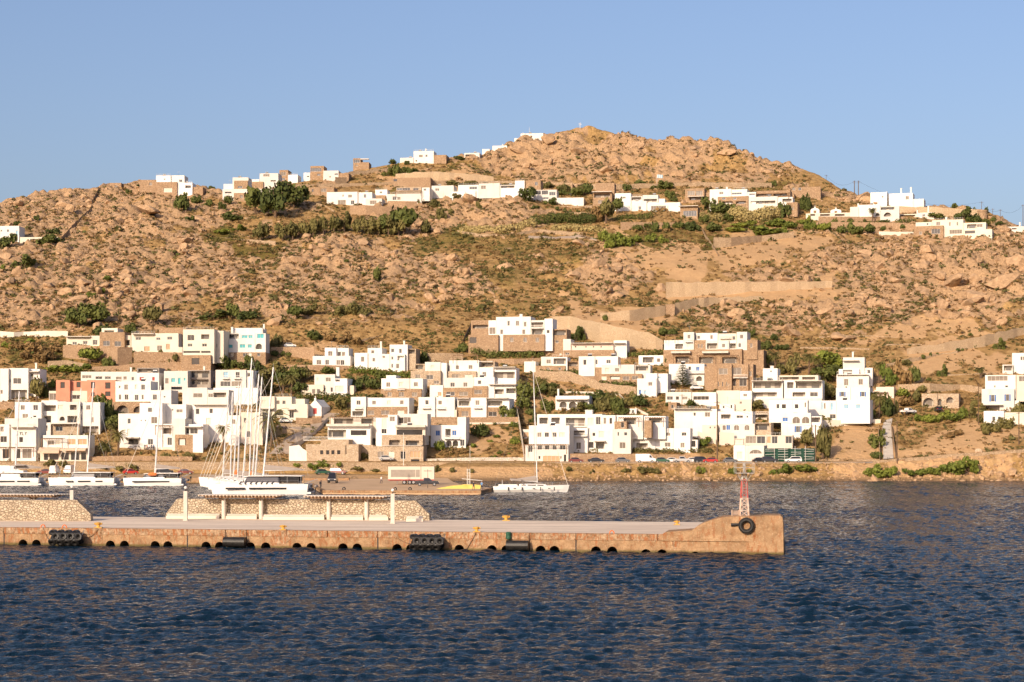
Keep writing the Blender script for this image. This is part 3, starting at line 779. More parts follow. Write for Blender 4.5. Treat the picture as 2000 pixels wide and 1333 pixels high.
# ---------------------------------------------------------------- harbour front, left
H('house','house','white stepped house at the left photo edge above the hotel, with a slim chimney','D1',["0 100 122 505 w 0|w 20 400 22 42|C 415 90 18 60","100 335 118 505 w -1|l 205 270 76 60|w 112 268 20 34|o 225 430 190 110","335 470 128 400 w -3|w 380 200 24 28|a 385 305 86 56|L 400 160 140 10"])
H('bungalow','house','low white bungalow with a broad curtained window and two chimneys, right above the hotel','D1',["580 1050 388 530 W 0|l 680 456 155 70|w 905 460 80 44|C 768 360 18 60|C 1015 360 18 60"])
H('unfinished_building','building','coral red unfinished building with black window holes','V1',["405 505 528 640 k 1.5|d 453 565 32 44","505 630 535 640 k 0|d 568 562 30 40","630 835 528 690 k 1|d 672 565 30 46|d 780 568 38 46|d 780 628 38 34|d 672 632 26 30"])
H('apartment_block','house','long white flat roofed block with two red shutters behind the coral building','V1',["585 990 468 600 w 0|l 628 505 55 20|w 715 512 40 18|w 780 512 35 18|w 860 515 34 20|w 905 515 20 22|w 960 518 15 22|C 940 452 12 24","990 1150 476 620 w .5|r 1025 520 26 24|r 1110 520 16 26|w 1112 585 16 20","990 1150 440 478 g -2|o 1070 458 140 24"])
H('house','house','white two storey house with slim paired windows standing over dark stone arches','V1',["835 1090 537 680 w 0|w 912 580 22 34|l 985 578 16 30|w 1035 580 22 34|w 865 578 10 16|l 868 652 14 34|w 915 652 22 34|w 988 655 22 36|l 1032 652 12 30","1078 1238 602 685 w 1.5|w 1120 652 24 34|w 1190 650 10 10","810 1080 684 775 s 2.2 5|a 885 738 90 54|a 1000 740 70 44"])
H('hotel','hotel','large stepped white hotel of three storeys with deep loggias behind the left masts','D1',["175 350 518 880 w 0|l 270 585 40 50|w 300 685 54 44","350 490 520 880 w 1|w 422 585 45 55|w 412 690 30 20","490 680 500 880 w -1|o 580 592 165 70|o 550 722 112 80","680 780 512 880 w 0|l 712 582 60 48|a 735 715 64 50","780 950 518 880 w 1|o 866 582 80 60|o 855 722 115 78","950 1185 522 905 w 0 12|w 964 585 22 38|l 1045 585 40 48|w 955 710 18 40|w 1090 730 34 58|o 1065 850 200 90","450 600 782 905 w 2.4|o 508 828 110 66","600 940 775 905 S 1.6|w 700 836 70 48|L 760 775 300 10"])
r_, f_ = H('shop_building','shop','white corner shop building lettered above its window, at the left harbour front','D1',["55 450 712 1200 w 0|C 330 720 40 30|R 350 790 110 40","135 425 812 1200 w 1.2|w 250 965 38 58|w 302 965 50 58|L 280 815 290 8|P 280 1055 300 10|d 215 1130 50 110|l 320 1130 90 100","0 110 782 1200 w .6|w 40 960 68 66|l 20 840 40 56|d 70 1130 78 110|P 50 1055 110 10"])
TXT = (r_, f_)
H('restaurant','restaurant','white waterfront restaurant with a broad beige awning over dark doorways','D1',["510 1040 912 1215 w 0|w 605 1000 64 48|l 685 1000 50 48|g 845 990 84 60|g 975 990 88 60|P 640 950 250 8","475 1040 1062 1215 W 1.2|d 545 1168 48 76|d 640 1165 110 76|d 770 1160 90 84|d 890 1160 100 90|d 990 1158 60 90|Y 595 1090 250 70|Y 885 1080 300 30"])
H('villa','house','big white house with a tall square block and a stone ground floor by the palms','D2',["310 565 655 1050 w 0|l 438 745 30 54|l 432 880 28 72|d 490 990 120 60|L 480 942 180 14","562 830 532 1050 w .8|w 685 612 40 48|l 735 735 58 70|w 580 738 12 16|w 632 738 12 16|w 690 990 50 60","832 1112 547 900 w -3|w 1035 625 60 34|w 953 612 14 16","790 950 778 1050 w .4|o 865 860 150 70|d 805 990 30 80|w 850 990 50 84|w 922 985 50 80|P 860 800 180 10","950 1100 716 1050 w 1.6","1102 1312 782 1050 w 0|w 1130 862 34 58|w 1205 862 74 60|L 1205 812 200 10","980 1190 905 1060 s 2.2|o 1065 990 90 80","1192 1310 905 1060 w 2.6"])
H('house','house','small white house with turquoise shutters','D2',["850 1130 152 420 w 0|t 960 260 38 44|t 1032 270 28 68|w 885 270 34 58|d 1000 355 130 34|t 1095 252 20 30","980 1060 150 200 w -2"])
H('apartment_block','house','grey cement framed block with two storeys of open loggias','V2',["97 265 457 600 g 0|o 180 487 150 48|o 180 542 140 36|C 212 440 10 20"])
H('house','house','tall white block behind the masts with a small letterbox window','V2',["60 240 583 900 w 0|w 172 640 54 28","242 395 600 900 w .5|w 265 640 28 24|o 330 636 92 34","135 395 708 960 w 2.2|w 170 755 22 36|l 268 752 20 30|l 250 828 30 44|L 265 706 250 5"])
H('house','house','white house with two pale blue balcony doors and solar tanks on the roof','V2',["300 520 455 640 w 0|n 374 490 28 38|w 460 490 24 36|w 372 556 60 32|w 452 556 60 32|R 374 515 50 12|R 458 515 50 12","520 572 458 640 w -.6|w 540 490 16 26","285 600 585 700 w 1.6"])
H('house','house','white lower house seen through the forest of masts','V2',["395 470 784 1000 w 0|l 430 830 24 30","470 640 760 1000 W -1|w 520 820 26 34|l 590 830 24 30|w 540 920 26 40"])
H('villa','house','cream villa with one dark round arch left of the gabled chapel','V2',["622 726 646 805 c 1|l 650 690 24 26|L 672 735 104 6","728 850 648 805 c 0|l 752 690 20 24|l 795 690 20 24|a 762 762 62 44","800 965 702 805 c 1.4|w 850 778 26 44|L 850 740 60 6","850 945 664 720 c -2"])
H('house','house','white house with a turreted chimney above the long clipped hedge','V2',["1015 1163 487 625 w 0|l 1040 525 12 24|l 1115 525 30 26|w 1085 597 18 22|w 1140 598 14 30|C 1178 458 22 40","1163 1252 517 625 w .5|o 1182 522 34 34|l 1190 592 60 40","1250 1300 568 625 W -1|w 1245 590 30 30","918 1080 562 632 W 1|l 1010 610 20 30|l 1045 610 20 30"])
H('villa','house','white three storey villa with turquoise shutters on a stone basement','V2',["365 585 188 330 w -1.2|o 420 210 96 38|t 510 216 36 22|t 553 216 26 22|C 415 160 14 26","412 640 152 260 w -3.4|C 645 138 10 26","365 585 236 330 w 0|t 400 284 40 22|l 432 284 20 22|t 495 283 34 24|t 548 283 24 24","587 662 190 330 w 0|t 625 206 40 36|a 613 285 46 40","380 662 328 410 s .5|l 420 345 18 26|l 515 345 26 26|l 548 345 20 26|l 612 343 18 22"])
H('house','house','tall narrow cream house on a plain stone base left of the turquoise shuttered villa','V2',["65 290 162 350 c 0|w 122 222 40 36|o 225 215 60 34|w 115 276 28 20|w 220 276 28 20|d 125 325 126 15|d 230 325 68 15","50 265 348 470 s 1.2|d 155 392 56 46","270 358 172 345 c -3|w 300 280 20 24"])
H('house','house','long cream bungalow with tan doors on a stone terrace','V1',["950 1120 192 330 c 0|w 1000 228 32 20|g 1063 303 34 32|L 1040 195 160 6","1120 1290 190 330 c .4|w 1145 230 24 16|w 1228 226 30 20|w 1155 298 30 34|g 1215 288 24 38","1290 1320 290 330 W 1","1150 1345 150 250 s -4"])
H('house','house','small stone house with two square dark windows beside the cream bungalows','V1',["720 900 182 300 s 0|w 770 263 40 32|w 852 266 38 32","900 945 205 300 W -1.5|o 922 258 34 40","735 850 153 220 c -3|o 790 180 70 22"])
H('bungalow','house','low pale cream bungalow, leftmost of the top row of houses','V1',["480 655 212 280 c -.5|w 540 262 26 18|w 617 258 26 20|L 570 215 180 5","655 722 208 280 c 0|w 688 256 28 32"])
H('house','house','small white cube house with a glazed ground floor on a stone terrace','V2',["1090 1172 294 425 w .1|l 1130 337 26 30","1172 1262 296 425 w -.8|w 1195 340 20 28|w 1225 340 20 26","1002 1275 354 425 w 1.6|l 1047 400 28 30|w 1107 400 22 32|w 1138 402 34 32|w 1188 402 22 32|w 1218 402 22 32"])
H('villa','house','white terraced villa with small scattered windows beside the magenta bougainvillea','V3',["45 140 332 448 w 0|l 105 378 20 34","140 245 296 448 w -.5|l 178 325 18 20|l 186 382 16 24|C 232 268 12 34","300 430 272 448 w 0|w 322 315 18 24|w 378 318 16 28|C 400 256 10 20","245 300 340 448 w .3|w 258 362 16 16|l 238 415 12 26","310 410 342 448 w 1.2|w 318 370 14 20|o 380 370 48 34|l 316 425 14 26|l 358 428 18 30","432 490 302 400 S -1|o 460 322 44 30"])
# ---------------------------------------------------------------- stepped hotel
G2 = 'wings of the stepped white and stone hotel'
H('hotel_wing','hotel','hotel wing with one white cube over pale stone, left end of the stepped hotel','V3',["555 668 398 470 w -.6|l 612 436 22 22","668 712 404 560 w -1","452 668 462 565 S .6|l 505 503 30 26|l 590 508 40 28|l 640 545 30 20","482 552 412 470 S -1.5|o 515 432 56 34"],group=G2)
H('hotel_wing','hotel','topmost wing of the stepped hotel, with a roof frame and pale stone lower floor','V3',["730 945 386 470 w -.8|l 790 437 20 26|l 885 435 24 26|P 855 352 180 10","705 925 464 525 S .2|l 775 500 40 24|l 870 502 48 24","948 1050 436 560 w .8|l 985 487 22 30|L 1000 395 100 5","1050 1215 440 560 w 0|o 1130 492 150 46|L 1135 436 160 5","948 1060 395 445 S -4|o 1010 415 80 26"],group=G2)
H('hotel_wing','hotel','middle wing of the stepped hotel, its white floor set over brown stone','V3',["692 908 512 590 w .4|l 755 562 26 28|l 848 562 24 28","685 900 584 655 s 1|l 740 628 50 26|l 835 628 50 26","910 1058 508 600 w .8|w 950 545 20 24","902 1008 572 655 s 1.4|l 940 614 45 26","1010 1215 556 655 w .4|o 1080 612 90 36|o 1178 606 70 36|L 1120 560 200 5","590 688 566 655 w .8|g 662 630 22 26"],group=G2)
H('hotel_wing','hotel','upper left wing of the stepped hotel with two small railed balconies','V3',["240 356 517 600 w 0|l 290 562 24 30|R 290 590 56 24","356 445 517 600 w .3|l 385 560 24 30|R 385 590 56 24","447 540 518 600 w .1|l 490 560 24 28","235 530 592 665 s .8 |l 300 632 24 26|l 385 632 30 28|l 480 632 30 26","275 345 494 522 w -3"],group=G2)
H('hotel_wing','hotel','long lower left wing of the stepped hotel above the cafe terrace','V3',["20 128 650 800 w 1.5|l 75 692 24 28|R 75 725 60 24|o 70 770 80 34","130 240 656 730 w .4|l 187 692 22 26","240 440 656 730 w .6|l 295 692 22 26|l 388 690 22 26","118 425 722 800 s .9|l 165 765 36 28|l 268 764 46 28|l 380 764 40 28"],group=G2)
H('hotel_wing','hotel','twin cube wing of the stepped hotel with round cornered railed balconies','V3',["508 628 652 745 w 1.6|w 570 690 20 28|R 565 722 60 26","630 770 652 745 w .8|l 665 692 22 26|R 672 725 60 26","500 785 744 800 W .6|l 540 768 40 32|l 650 770 40 32|l 720 770 30 32"],group=G2)
H('hotel_wing','hotel','lower right wing of the stepped hotel beside a big round bush','V3',["790 888 664 730 w .6|o 838 697 80 34|L 835 660 95 5","888 1000 656 745 w 1.6|w 935 692 24 30|R 938 722 60 24","1000 1165 662 730 w .6|o 1060 697 110 34|L 1080 660 160 5","780 1100 726 800 s .9|l 845 772 40 32|l 935 768 66 38|w 1045 774 50 30"],group=G2)
# ---------------------------------------------------------------- cafe, blue house
H('cafe','restaurant','stone fronted waterfront cafe with four square dark windows and a white terrace roof','D3',["125 705 772 1010 S 0|d 345 885 44 56|d 428 885 44 56|d 502 885 44 56|d 582 885 44 56|d 683 850 14 130","705 858 772 1010 S 1","330 722 706 790 S -.4","430 1025 505 760 w -7|o 560 625 250 110|d 860 612 220 70|L 720 505 600 34|R 400 690 600 60","455 1100 396 560 W -11|o 650 445 270 80|o 980 445 170 80|P 780 392 600 8","1100 1268 402 700 w -9|l 1225 480 70 130|w 1215 590 60 60"])
H('restaurant','restaurant','stone restaurant with a roller door, its diners under a white upper terrace','D3',["1000 1765 802 1040 S .5|l 1170 915 68 74|l 1315 915 68 74|w 1480 925 58 96|g 1650 915 126 88|d 1650 1000 116 36","862 1060 782 1040 S -3","1182 1755 642 810 S -1|o 1360 752 150 78|o 1610 755 190 70|L 1470 790 560 8","1380 1790 512 650 W -4.5|d 1570 605 360 72|L 1590 520 420 30","1270 1398 362 650 w -6|l 1330 420 60 60","1400 1602 348 520 w -8|o 1442 440 88 80|l 1540 440 80 80","1604 1820 348 520 w -6.5"])
H('house','house','white house with two blue shuttered windows and low arches by the garden','V3',["598 850 854 1012 w 0|b 648 912 26 34|o 722 910 40 56|b 768 912 26 34|a 728 985 42 42|a 775 985 40 42|w 826 982 26 42|R 752 945 110 20","790 852 796 880 w -1"])
# ---------------------------------------------------------------- long complex right of the wall
H('apartment_row','house','long white two storey complex behind a hedge, with wide upper loggias','D4',["245 880 147 300 w -3|o 308 210 84 60|o 425 210 84 60|o 620 222 190 80|l 770 222 50 70|l 842 210 38 68|C 745 130 70 40|R 620 262 210 20","880 1010 157 300 w -2.6|w 907 212 22 54|w 965 212 22 54","1012 1280 157 300 w -3.6|o 1150 215 120 60|l 1225 222 30 60|P 1150 180 200 6","1290 1500 166 300 w -4|o 1400 206 130 46|P 1400 180 180 6","562 738 282 492 w .6|l 650 455 38 58|w 672 455 20 58|o 640 330 140 48|R 650 358 170 14","740 985 292 492 w -.4|l 875 345 42 54|w 800 345 24 30|d 772 447 48 58|o 860 452 84 66|L 860 410 110 8","1000 1120 218 300 s .3 4|w 1080 252 26 50","1292 1362 208 284 s .4 4","987 1160 292 492 w .9|w 1038 340 12 32|w 1110 340 26 30|l 1080 452 48 54"])
H('house','house','white house with a beige garage door and red brown pergola by the sloping wall','D4',["165 560 257 520 w -.6|w 268 348 34 40|w 340 348 34 40|w 415 348 34 40|l 490 350 46 42","130 550 444 640 w .6|w 180 482 34 64|w 272 472 34 40|w 342 472 34 40|w 418 472 34 40|w 495 472 46 40|g 385 594 138 72|w 268 570 16 28|w 478 570 14 24|d 518 575 22 66|P 340 442 420 6"])
H('apartment_row','house','white flat roofed row house above the parked cars, with a small arched niche','D4',["1165 1400 284 486 w .4|l 1295 345 32 46|l 1435 340 56 50|o 1270 452 110 44","1400 1575 284 486 w .1|l 1520 445 46 38|A 1525 342 34 30|l 1436 340 50 44","1577 1740 284 486 w .6|w 1680 342 38 30|w 1665 450 34 44","1740 1812 396 486 w -.5|d 1772 436 40 60"])
H('house','house','small white house with three round arches among the garden shrubs','V4',["315 558 642 745 w 0|a 370 705 54 42|a 438 708 54 50|a 512 702 56 42|C 330 612 12 34|L 436 668 236 6"])
# ---------------------------------------------------------------- middle villas
H('villa','house','white villa on a stone base with a deep corner loggia above the garden slope','V4',["88 170 394 470 w 0|","210 292 360 430 w 0|l 265 395 26 26","292 400 362 430 w .2|o 345 392 90 42","170 385 425 470 s .8|l 262 447 16 16|l 345 447 16 16","402 482 392 470 s -1|o 440 412 70 34"])
H('villa','house','group of white cubes over stone in the middle of the village, beside a wooden pergola','V4',["482 598 357 440 w .5|w 527 400 18 34","600 766 357 440 w 0|w 612 398 12 32|l 698 395 26 24|P 840 372 130 8","487 648 437 535 s .2|o 535 455 90 26","648 884 417 535 w 1|l 690 460 26 34|l 760 455 26 24","886 1000 420 535 w .3|o 940 442 90 36","632 940 484 540 s 1.6|l 665 515 30 24|o 745 512 70 24|l 825 515 38 24|l 890 512 36 24"])
H('house','house','low white house with a shaded porch below the stone hotel terraces','V4',["915 1108 350 420 w 0|o 985 382 80 40|l 1060 385 20 24"])
H('house','house','small white house with pale blue doors beside the road bend','V4',["905 1045 517 640 w 0|b 925 615 14 30|l 1000 557 24 24|n 962 617 12 26","968 1050 480 560 w -2","1047 1125 482 560 w -3|n 1065 510 26 10"])
H('terrace_building','building','long white terrace building with flower pots along its pinkish wall','V4',["370 425 232 350 w .6|","427 733 264 350 p 0|L 580 262 300 4|w 460 288 8 12|w 535 288 8 12|w 590 288 8 12|w 645 288 8 12","735 830 242 350 w -1|L 780 262 80 4","372 740 312 352 s 1|l 400 338 24 14","215 372 272 352 s 0|l 350 337 14 20"])
H('villa','house','large white villa on a brown stone floor, highest of the village in the middle','V3',["1070 1200 72 260 w 0|w 1160 118 14 32|l 1110 180 16 30|C 1245 60 20 14","1200 1320 70 260 w .3|l 1225 118 20 32|l 1280 125 16 32|l 1270 180 18 30","1320 1418 96 260 w 0|o 1368 128 86 36|o 1368 180 78 36|R 1368 150 90 14","1420 1478 84 260 w .4|w 1446 178 18 22","1015 1068 97 260 w -.5|l 1045 172 40 44","1120 1420 200 262 s 1.2|l 1183 237 20 28|l 1280 238 20 28|l 1368 238 20 28","888 1013 96 200 s -1|o 955 142 110 26","870 1085 202 325 s 1.4|d 903 240 50 42","1480 1580 160 275 s -1|o 1530 186 90 36|w 1510 250 20 18"])
# ---------------------------------------------------------------- stone hotel at right
H('hotel','hotel','stone and white terraced hotel with three long pergola balconies','V5',["-85 55 240 420 w -.6|o 25 285 60 36|P -30 205 70 6","55 130 182 420 w .4|l 95 215 18 26|l 95 280 20 26|R 95 245 50 20","145 303 188 250 w -2|l 165 220 16 22|l 258 218 16 26","132 213 240 320 s 0|l 165 282 10 26|l 188 282 10 26","215 303 242 320 w .4|o 262 282 76 40","305 438 192 250 W -2.4|l 420 225 18 24|R 360 220 80 20","305 383 242 320 w .6|l 345 280 20 24","385 438 242 320 w -.2|o 412 282 44 38","440 515 180 320 w .1|l 475 215 20 26|w 462 277 16 26","517 590 237 320 s 1|l 545 278 14 26","-90 478 308 420 s 2|o 50 380 104 44|o 220 385 104 44|o 390 385 110 44|L 40 328 140 14|L 290 328 190 14|P 50 352 120 5|P 220 352 120 5|P 390 352 120 5","480 635 312 420 s .6"])
H('house','house','rough stone house with narrow slit windows below the terraced hotel','D5',["365 480 172 390 s -.5|","482 615 150 390 s 1.2|l 535 218 66 48|w 490 335 8 38|w 530 335 8 38|w 568 335 8 38","617 770 150 390 s 0|l 655 215 80 56|o 635 320 40 66|w 720 312 56 76|R 700 270 130 22","770 815 152 390 s -1|w 790 240 16 40"])
H('house','house','white house with a blue door and one big arch behind the araucaria','D5',["30 360 148 330 w 0|b 300 196 28 38|w 225 190 20 30|a 312 285 58 46|R 290 228 150 20"])
H('apartment_row','house','long low white row below the road with a strip of dark windows','D5',["0 240 410 510 w 0|w 40 467 46 30|w 110 467 26 30|l 180 467 40 26","242 470 412 510 w -.6|w 330 466 120 32","472 690 396 470 W -2","692 800 400 500 w -.4|l 740 440 30 24"])
H('apartment_block','house','white twin block with two wide balcony bays and a domed stair tower','D5',["905 1040 190 330 w -3|w 980 218 14 14|C 985 180 30 20","1042 1420 255 330 W -4.5|o 1150 282 180 26|o 1330 282 120 26","805 1090 302 480 w 0|o 946 346 266 56|o 920 432 230 40|L 946 306 290 6","1102 1458 302 480 w .2|o 1160 346 60 56|o 1330 346 240 56|o 1240 432 120 40|l 1380 432 60 36|L 1330 306 260 6","800 1452 470 530 w 1.4"])
H('house','house','white house with two upper arched windows and one blue blind','D5',["960 1180 488 610 w -.4|l 1045 543 24 38|d 1100 543 38 38","1182 1320 486 610 w 0|d 1218 543 34 38|l 1300 530 12 40","1075 1350 604 800 w 1.4|b 1112 666 42 34|A 1215 672 58 56|A 1303 672 58 56|","1352 1450 636 800 w .6|o 1398 668 80 46","1175 1352 705 802 w 2|B 1232 756 30 52"])
H('house','house','white house with pale blue doors along its terrace','D5',["1322 1588 490 665 w 0|n 1455 540 14 66|w 1480 540 14 48|n 1545 545 20 60|w 1555 637 46 36|n 1440 640 30 30","1590 1900 484 620 w .6|n 1680 545 36 36|n 1790 545 36 36"],dy=-2)
H('house','house','white house with two pairs of blue shutters on the right of the village','D5',["1585 1718 370 560 w .1|B 1645 430 26 40","1720 1900 368 560 w -.2|B 1835 430 26 40|C 1625 440 20 30"])
H('house','house','white tower like house with a railed roof terrace, topmost on the right','D5',["1590 1890 250 375 w 0|l 1680 320 34 54|l 1815 316 34 48|R 1740 245 290 10","1610 1800 196 270 w -2|o 1692 220 90 44","1650 1850 88 230 w -3.4|L 1725 118 150 5|C 1737 60 10 40","1850 1925 185 300 w -4|w 1890 220 24 30"])
H('house','house','white house with three round blue tinted arches in the lower right village','D5',["80 480 567 680 w -1.4|w 270 617 18 28|l 390 620 40 38|L 250 565 340 4","190 480 655 800 w 0|","482 808 590 720 w -.4|o 560 638 90 40|w 690 640 50 22|w 760 640 12 16","500 828 705 830 w 1.2|b 583 740 30 42|A 545 742 26 42|A 660 742 40 44|A 757 742 38 44","832 980 694 830 S 0|o 900 732 130 60"])
H('shed','building','row of pale storage sheds behind a low wall in the lower right village','D5',["340 480 715 880 W -2|w 415 740 10 16|w 458 740 10 16","642 740 842 905 W .4|l 680 870 60 40","742 935 812 905 W 1|l 795 855 80 60|l 888 855 64 60","937 1180 812 905 W .8|g 962 855 30 56|l 1015 855 44 60|l 1072 855 64 60|l 1145 855 50 60"])
H('garage','building','white roadside building with a fan window beside the green netting','D5',["632 740 906 1085 w 0|l 690 1000 40 60","742 912 908 1085 w 1|A 838 966 96 34|l 850 1045 40 40"])
H('villa','house','white house with a glazed veranda at the right photo edge, highest there','V6',["1395 1560 332 430 w 0|w 1462 372 12 24|w 1478 372 12 24","1325 1400 417 470 w 1.6|o 1368 442 66 36"])
H('house','house','white three storey house at the right edge with dark blue shutters','V6',["1200 1420 492 600 w -1|l 1290 517 120 32|l 1385 518 36 34|w 1270 575 10 14|w 1355 575 18 14","1422 1560 492 620 W -2|l 1480 520 60 34","1175 1410 592 760 w .4|B 1255 660 22 44|B 1362 656 20 44|o 1250 728 110 36|L 1255 708 150 6","1412 1445 676 770 w -.4"])
H('house','house','white lower house at the right edge with a small teal door under a slab','V6',["1190 1335 752 895 w 1|w 1263 808 20 28|w 1303 808 20 28|t 1260 878 28 34|L 1260 848 170 6","1337 1560 762 850 c 0|l 1400 815 30 20"])
H('ruin','ruin','roofless stone ruin with open arches on the slope below the shrubs','V6',["742 855 627 725 S .6|a 790 688 78 62","857 1010 627 725 S 0|a 872 688 26 48|a 945 672 52 42"])
H('house','house','small pinkish house half hidden among dark trees','V6',["412 540 578 650 p 0|L 440 615 110 6"])
# ---------------------------------------------------------------- the villas on the hill
G3 = 'villas along the upper hill'
U = lambda n, c, l, cr, b, th=None: house(n, c, l, cr, b, th, 0, G3)
U('villa','villa','white flat roofed villa at the left photo edge, halfway up the rocks','U1',["0 155 507 620 w 0|w 12 546 10 12|w 65 546 14 18|n 138 565 14 38","160 470 598 640 c -.5|o 300 625 110 22"])
U('hut','hut','tiny stone hut with one window on the left skyline','U1',["895 985 157 210 s 0|l 945 190 20 20"])
U('villa','villa','white villa over stone terraces on the left skyline','U1',["1270 1388 97 175 w 0|l 1340 128 10 12","1390 1500 96 175 w -.6|w 1470 140 20 18","1135 1268 132 190 s .4|l 1225 165 18 20","1265 1440 150 262 s 1.2|l 1365 216 56 32","1442 1565 155 240 w .3|o 1530 188 46 22","1567 1650 190 262 s -.4"])
U('villa','villa','white skyline villa with a stone front cube, left of the dark tree clump','U2',["520 660 350 450 w 0","532 655 378 452 s 1|l 585 436 34 16","440 530 408 450 w -.5","430 830 452 520 w 1.6|o 480 484 60 14|w 880 470 10 10","530 655 488 560 s 2.2|w 600 520 22 22","832 1010 450 500 W .6|o 930 470 120 26"])
U('villa','villa','white villa in line on the skyline beside a brown stone cube','U2',["760 925 314 400 w 0|l 820 332 46 20|o 880 380 46 12","672 758 368 400 w .3","672 790 388 450 s 1","925 1010 385 410 s 1.2"])
U('tower_house','villa','square brown stone house on the skyline with a white wing','U2',["935 1012 284 385 s 0|w 970 318 38 28|l 970 365 24 16","1012 1098 326 385 w 1"])
U('villa','villa','stone cube with a broad window between two low white wings on the skyline','U2',["1150 1208 308 360 w 0|d 1190 342 20 10","1210 1330 248 365 s .5|l 1260 282 76 28|w 1285 326 24 16","1325 1460 290 362 w 1|w 1440 322 26 14|l 1385 345 12 14","1460 1550 312 362 s .5"])
U('tower_house','villa','small square stone house with a canopy alone on the skyline','U2',["1590 1655 180 272 s 0|w 1622 206 44 24|w 1622 245 20 10","1655 1730 215 272 s .2|L 1695 190 74 8"])
U('villa','villa','white modern villa with big grey windows on a round stone terrace','U2',["1355 1530 480 595 w 0|l 1500 512 10 18|w 1490 572 58 38","1530 1628 478 595 w .4|l 1562 516 28 24|w 1585 572 26 32","1630 1758 482 595 w -.5|w 1695 515 18 28","1700 1845 538 595 w .6|w 1768 572 48 30"])
U('house','villa','brown stone house with dark square openings above the white modern villa','U2',["1195 1300 437 520 s 0|d 1230 466 16 24","1302 1420 437 520 s .5|w 1328 463 38 26"])
U('villa','villa','long villa with a terracotta pergola strip on the upper hill','U3',["255 560 677 745 w 1|w 320 717 28 28|w 360 718 24 24","335 560 618 690 S 0|w 365 636 40 18|w 425 636 56 20|w 510 636 40 18|P 450 655 230 5","565 632 622 690 w .3|w 590 640 20 18"])
U('villa','villa','low white terraced villa climbing right beside the rounded red rocks','U3',["650 845 604 665 w 0|l 700 640 30 20","830 948 657 715 w 1.2","950 1040 652 725 w .8|w 1000 690 20 12","885 1068 598 665 w 0|w 1020 626 56 22","1070 1255 584 665 w .6|l 1110 620 36 28","1257 1388 598 665 w .1|o 1325 612 120 28","1390 1475 560 670 w 1|","1480 1618 557 640 s 0|w 1580 588 20 28"])
U('villa','villa','white villa of four glazed bays beside a round dark tree','U3',["1490 1565 642 760 w .4|","1567 1760 642 760 w 0|w 1592 666 48 32|w 1656 666 46 32|w 1722 676 46 28|w 1665 716 40 14","1762 2000 712 760 w .5|n 1780 735 8 8"])
U('villa','villa','white rounded villa with one chimney alone on the skyline below the summit','U3',["490 668 298 385 w 0|l 555 342 28 20|l 605 340 16 18|C 595 292 10 30","370 488 357 392 w .5","670 780 332 365 s 0"])
U('house','villa','low white roofed house on a stone base at the foot of the summit ridge','U3',["940 1075 314 358 w -.5|o 990 336 80 18","945 1060 345 370 s .6"])
U('house','villa','small white block tucked at the left end of the summit crag','U3',["1100 1165 280 308 w 0 5","1190 1320 250 280 w -1 5|C 1278 243 8 12"])
U('house','villa','white walled house just below the summit skyline','U3',["1385 1440 184 200 w 0 4","1440 1640 141 166 w -1 4|C 1460 145 6 16"])
U('house','villa','long stone retaining house with one dark garage opening','U3',["295 640 534 610 s 0|d 328 556 32 20"])
U('villa','villa','brown stone pavilion with an overhanging roof beside the white villas','U4',["325 480 608 710 s 0|o 400 636 130 30|w 385 686 28 24|w 440 686 26 22|L 400 606 160 6","345 500 532 610 s -3"])
U('villa','villa','sloping white villa with a broad sheltered terrace, largest in the middle of the hill','U4',["505 633 616 755 w .6|l 580 652 20 14","635 728 642 755 w 0|o 680 660 80 28","730 855 630 755 w .2|o 792 674 108 24","640 762 680 758 w 2|w 707 736 18 24","764 1035 692 758 w 1.5|l 860 736 100 32|l 935 736 10 32","857 910 660 700 w -.4"])
U('pavilion','villa','stone pavilion with one long blue grey window below the white villa','U4',["1035 1178 724 825 s 0|w 1115 781 88 40|L 1105 722 160 5"])
U('house','villa','two storey stone house with paired pale windows on the upper hill','U4',["1075 1232 577 695 s 0|l 1125 615 48 32|l 1190 615 44 32|o 1165 658 110 26|L 1165 645 130 5","1232 1272 610 695 s -2"])
U('villa','villa','long white villa with a stone ground floor and a dark pergola terrace','U4',["1275 1450 582 710 w 0|l 1370 615 28 18|C 1412 572 14 14|w 1302 660 14 12","1452 1580 584 710 w -.4|w 1495 619 68 14","1340 1590 642 712 s 1.4|w 1390 660 22 16|w 1480 660 22 16|o 1425 693 76 22|o 1530 691 80 22","1582 1652 607 710 w .2|w 1620 625 40 12","1592 1828 644 710 w 1|o 1710 690 200 24","1655 1930 595 655 s -1.5|o 1720 628 120 18|o 1850 628 110 18|P 1790 622 270 5","1830 1950 648 720 w .4|o 1905 674 76 28","1900 1990 690 760 s 1.4|w 1920 740 14 18|w 1950 740 14 18"])
U('villa','villa','white arched villa with tall chimneys in a row of small domed chapels','U5',["585 655 352 440 w .3|C 650 340 12 30","657 828 334 440 w 0|C 815 305 14 40|a 808 415 36 26","830 985 346 440 w .3|a 890 414 62 34|o 890 365 110 22","225 585 402 440 W 0|o 380 418 80 16|o 500 418 80 16|o 280 418 40 16"])
U('villa','villa','small white house with two chimneys right of the arched villa','U5',["1125 1268 398 445 w 0|C 1130 390 10 26|C 1220 365 12 40|w 1185 420 20 14","985 1125 410 440 c -.4|o 1055 425 120 14"])
U('villa','villa','white villa with two tall chimneys on the right skyline','U5',["750 885 234 300 w 0|l 850 270 12 14|C 880 240 10 20","900 1095 242 340 w .2|w 1050 278 22 26|C 998 220 12 40|C 1078 218 14 50","1097 1185 288 345 w .6"])
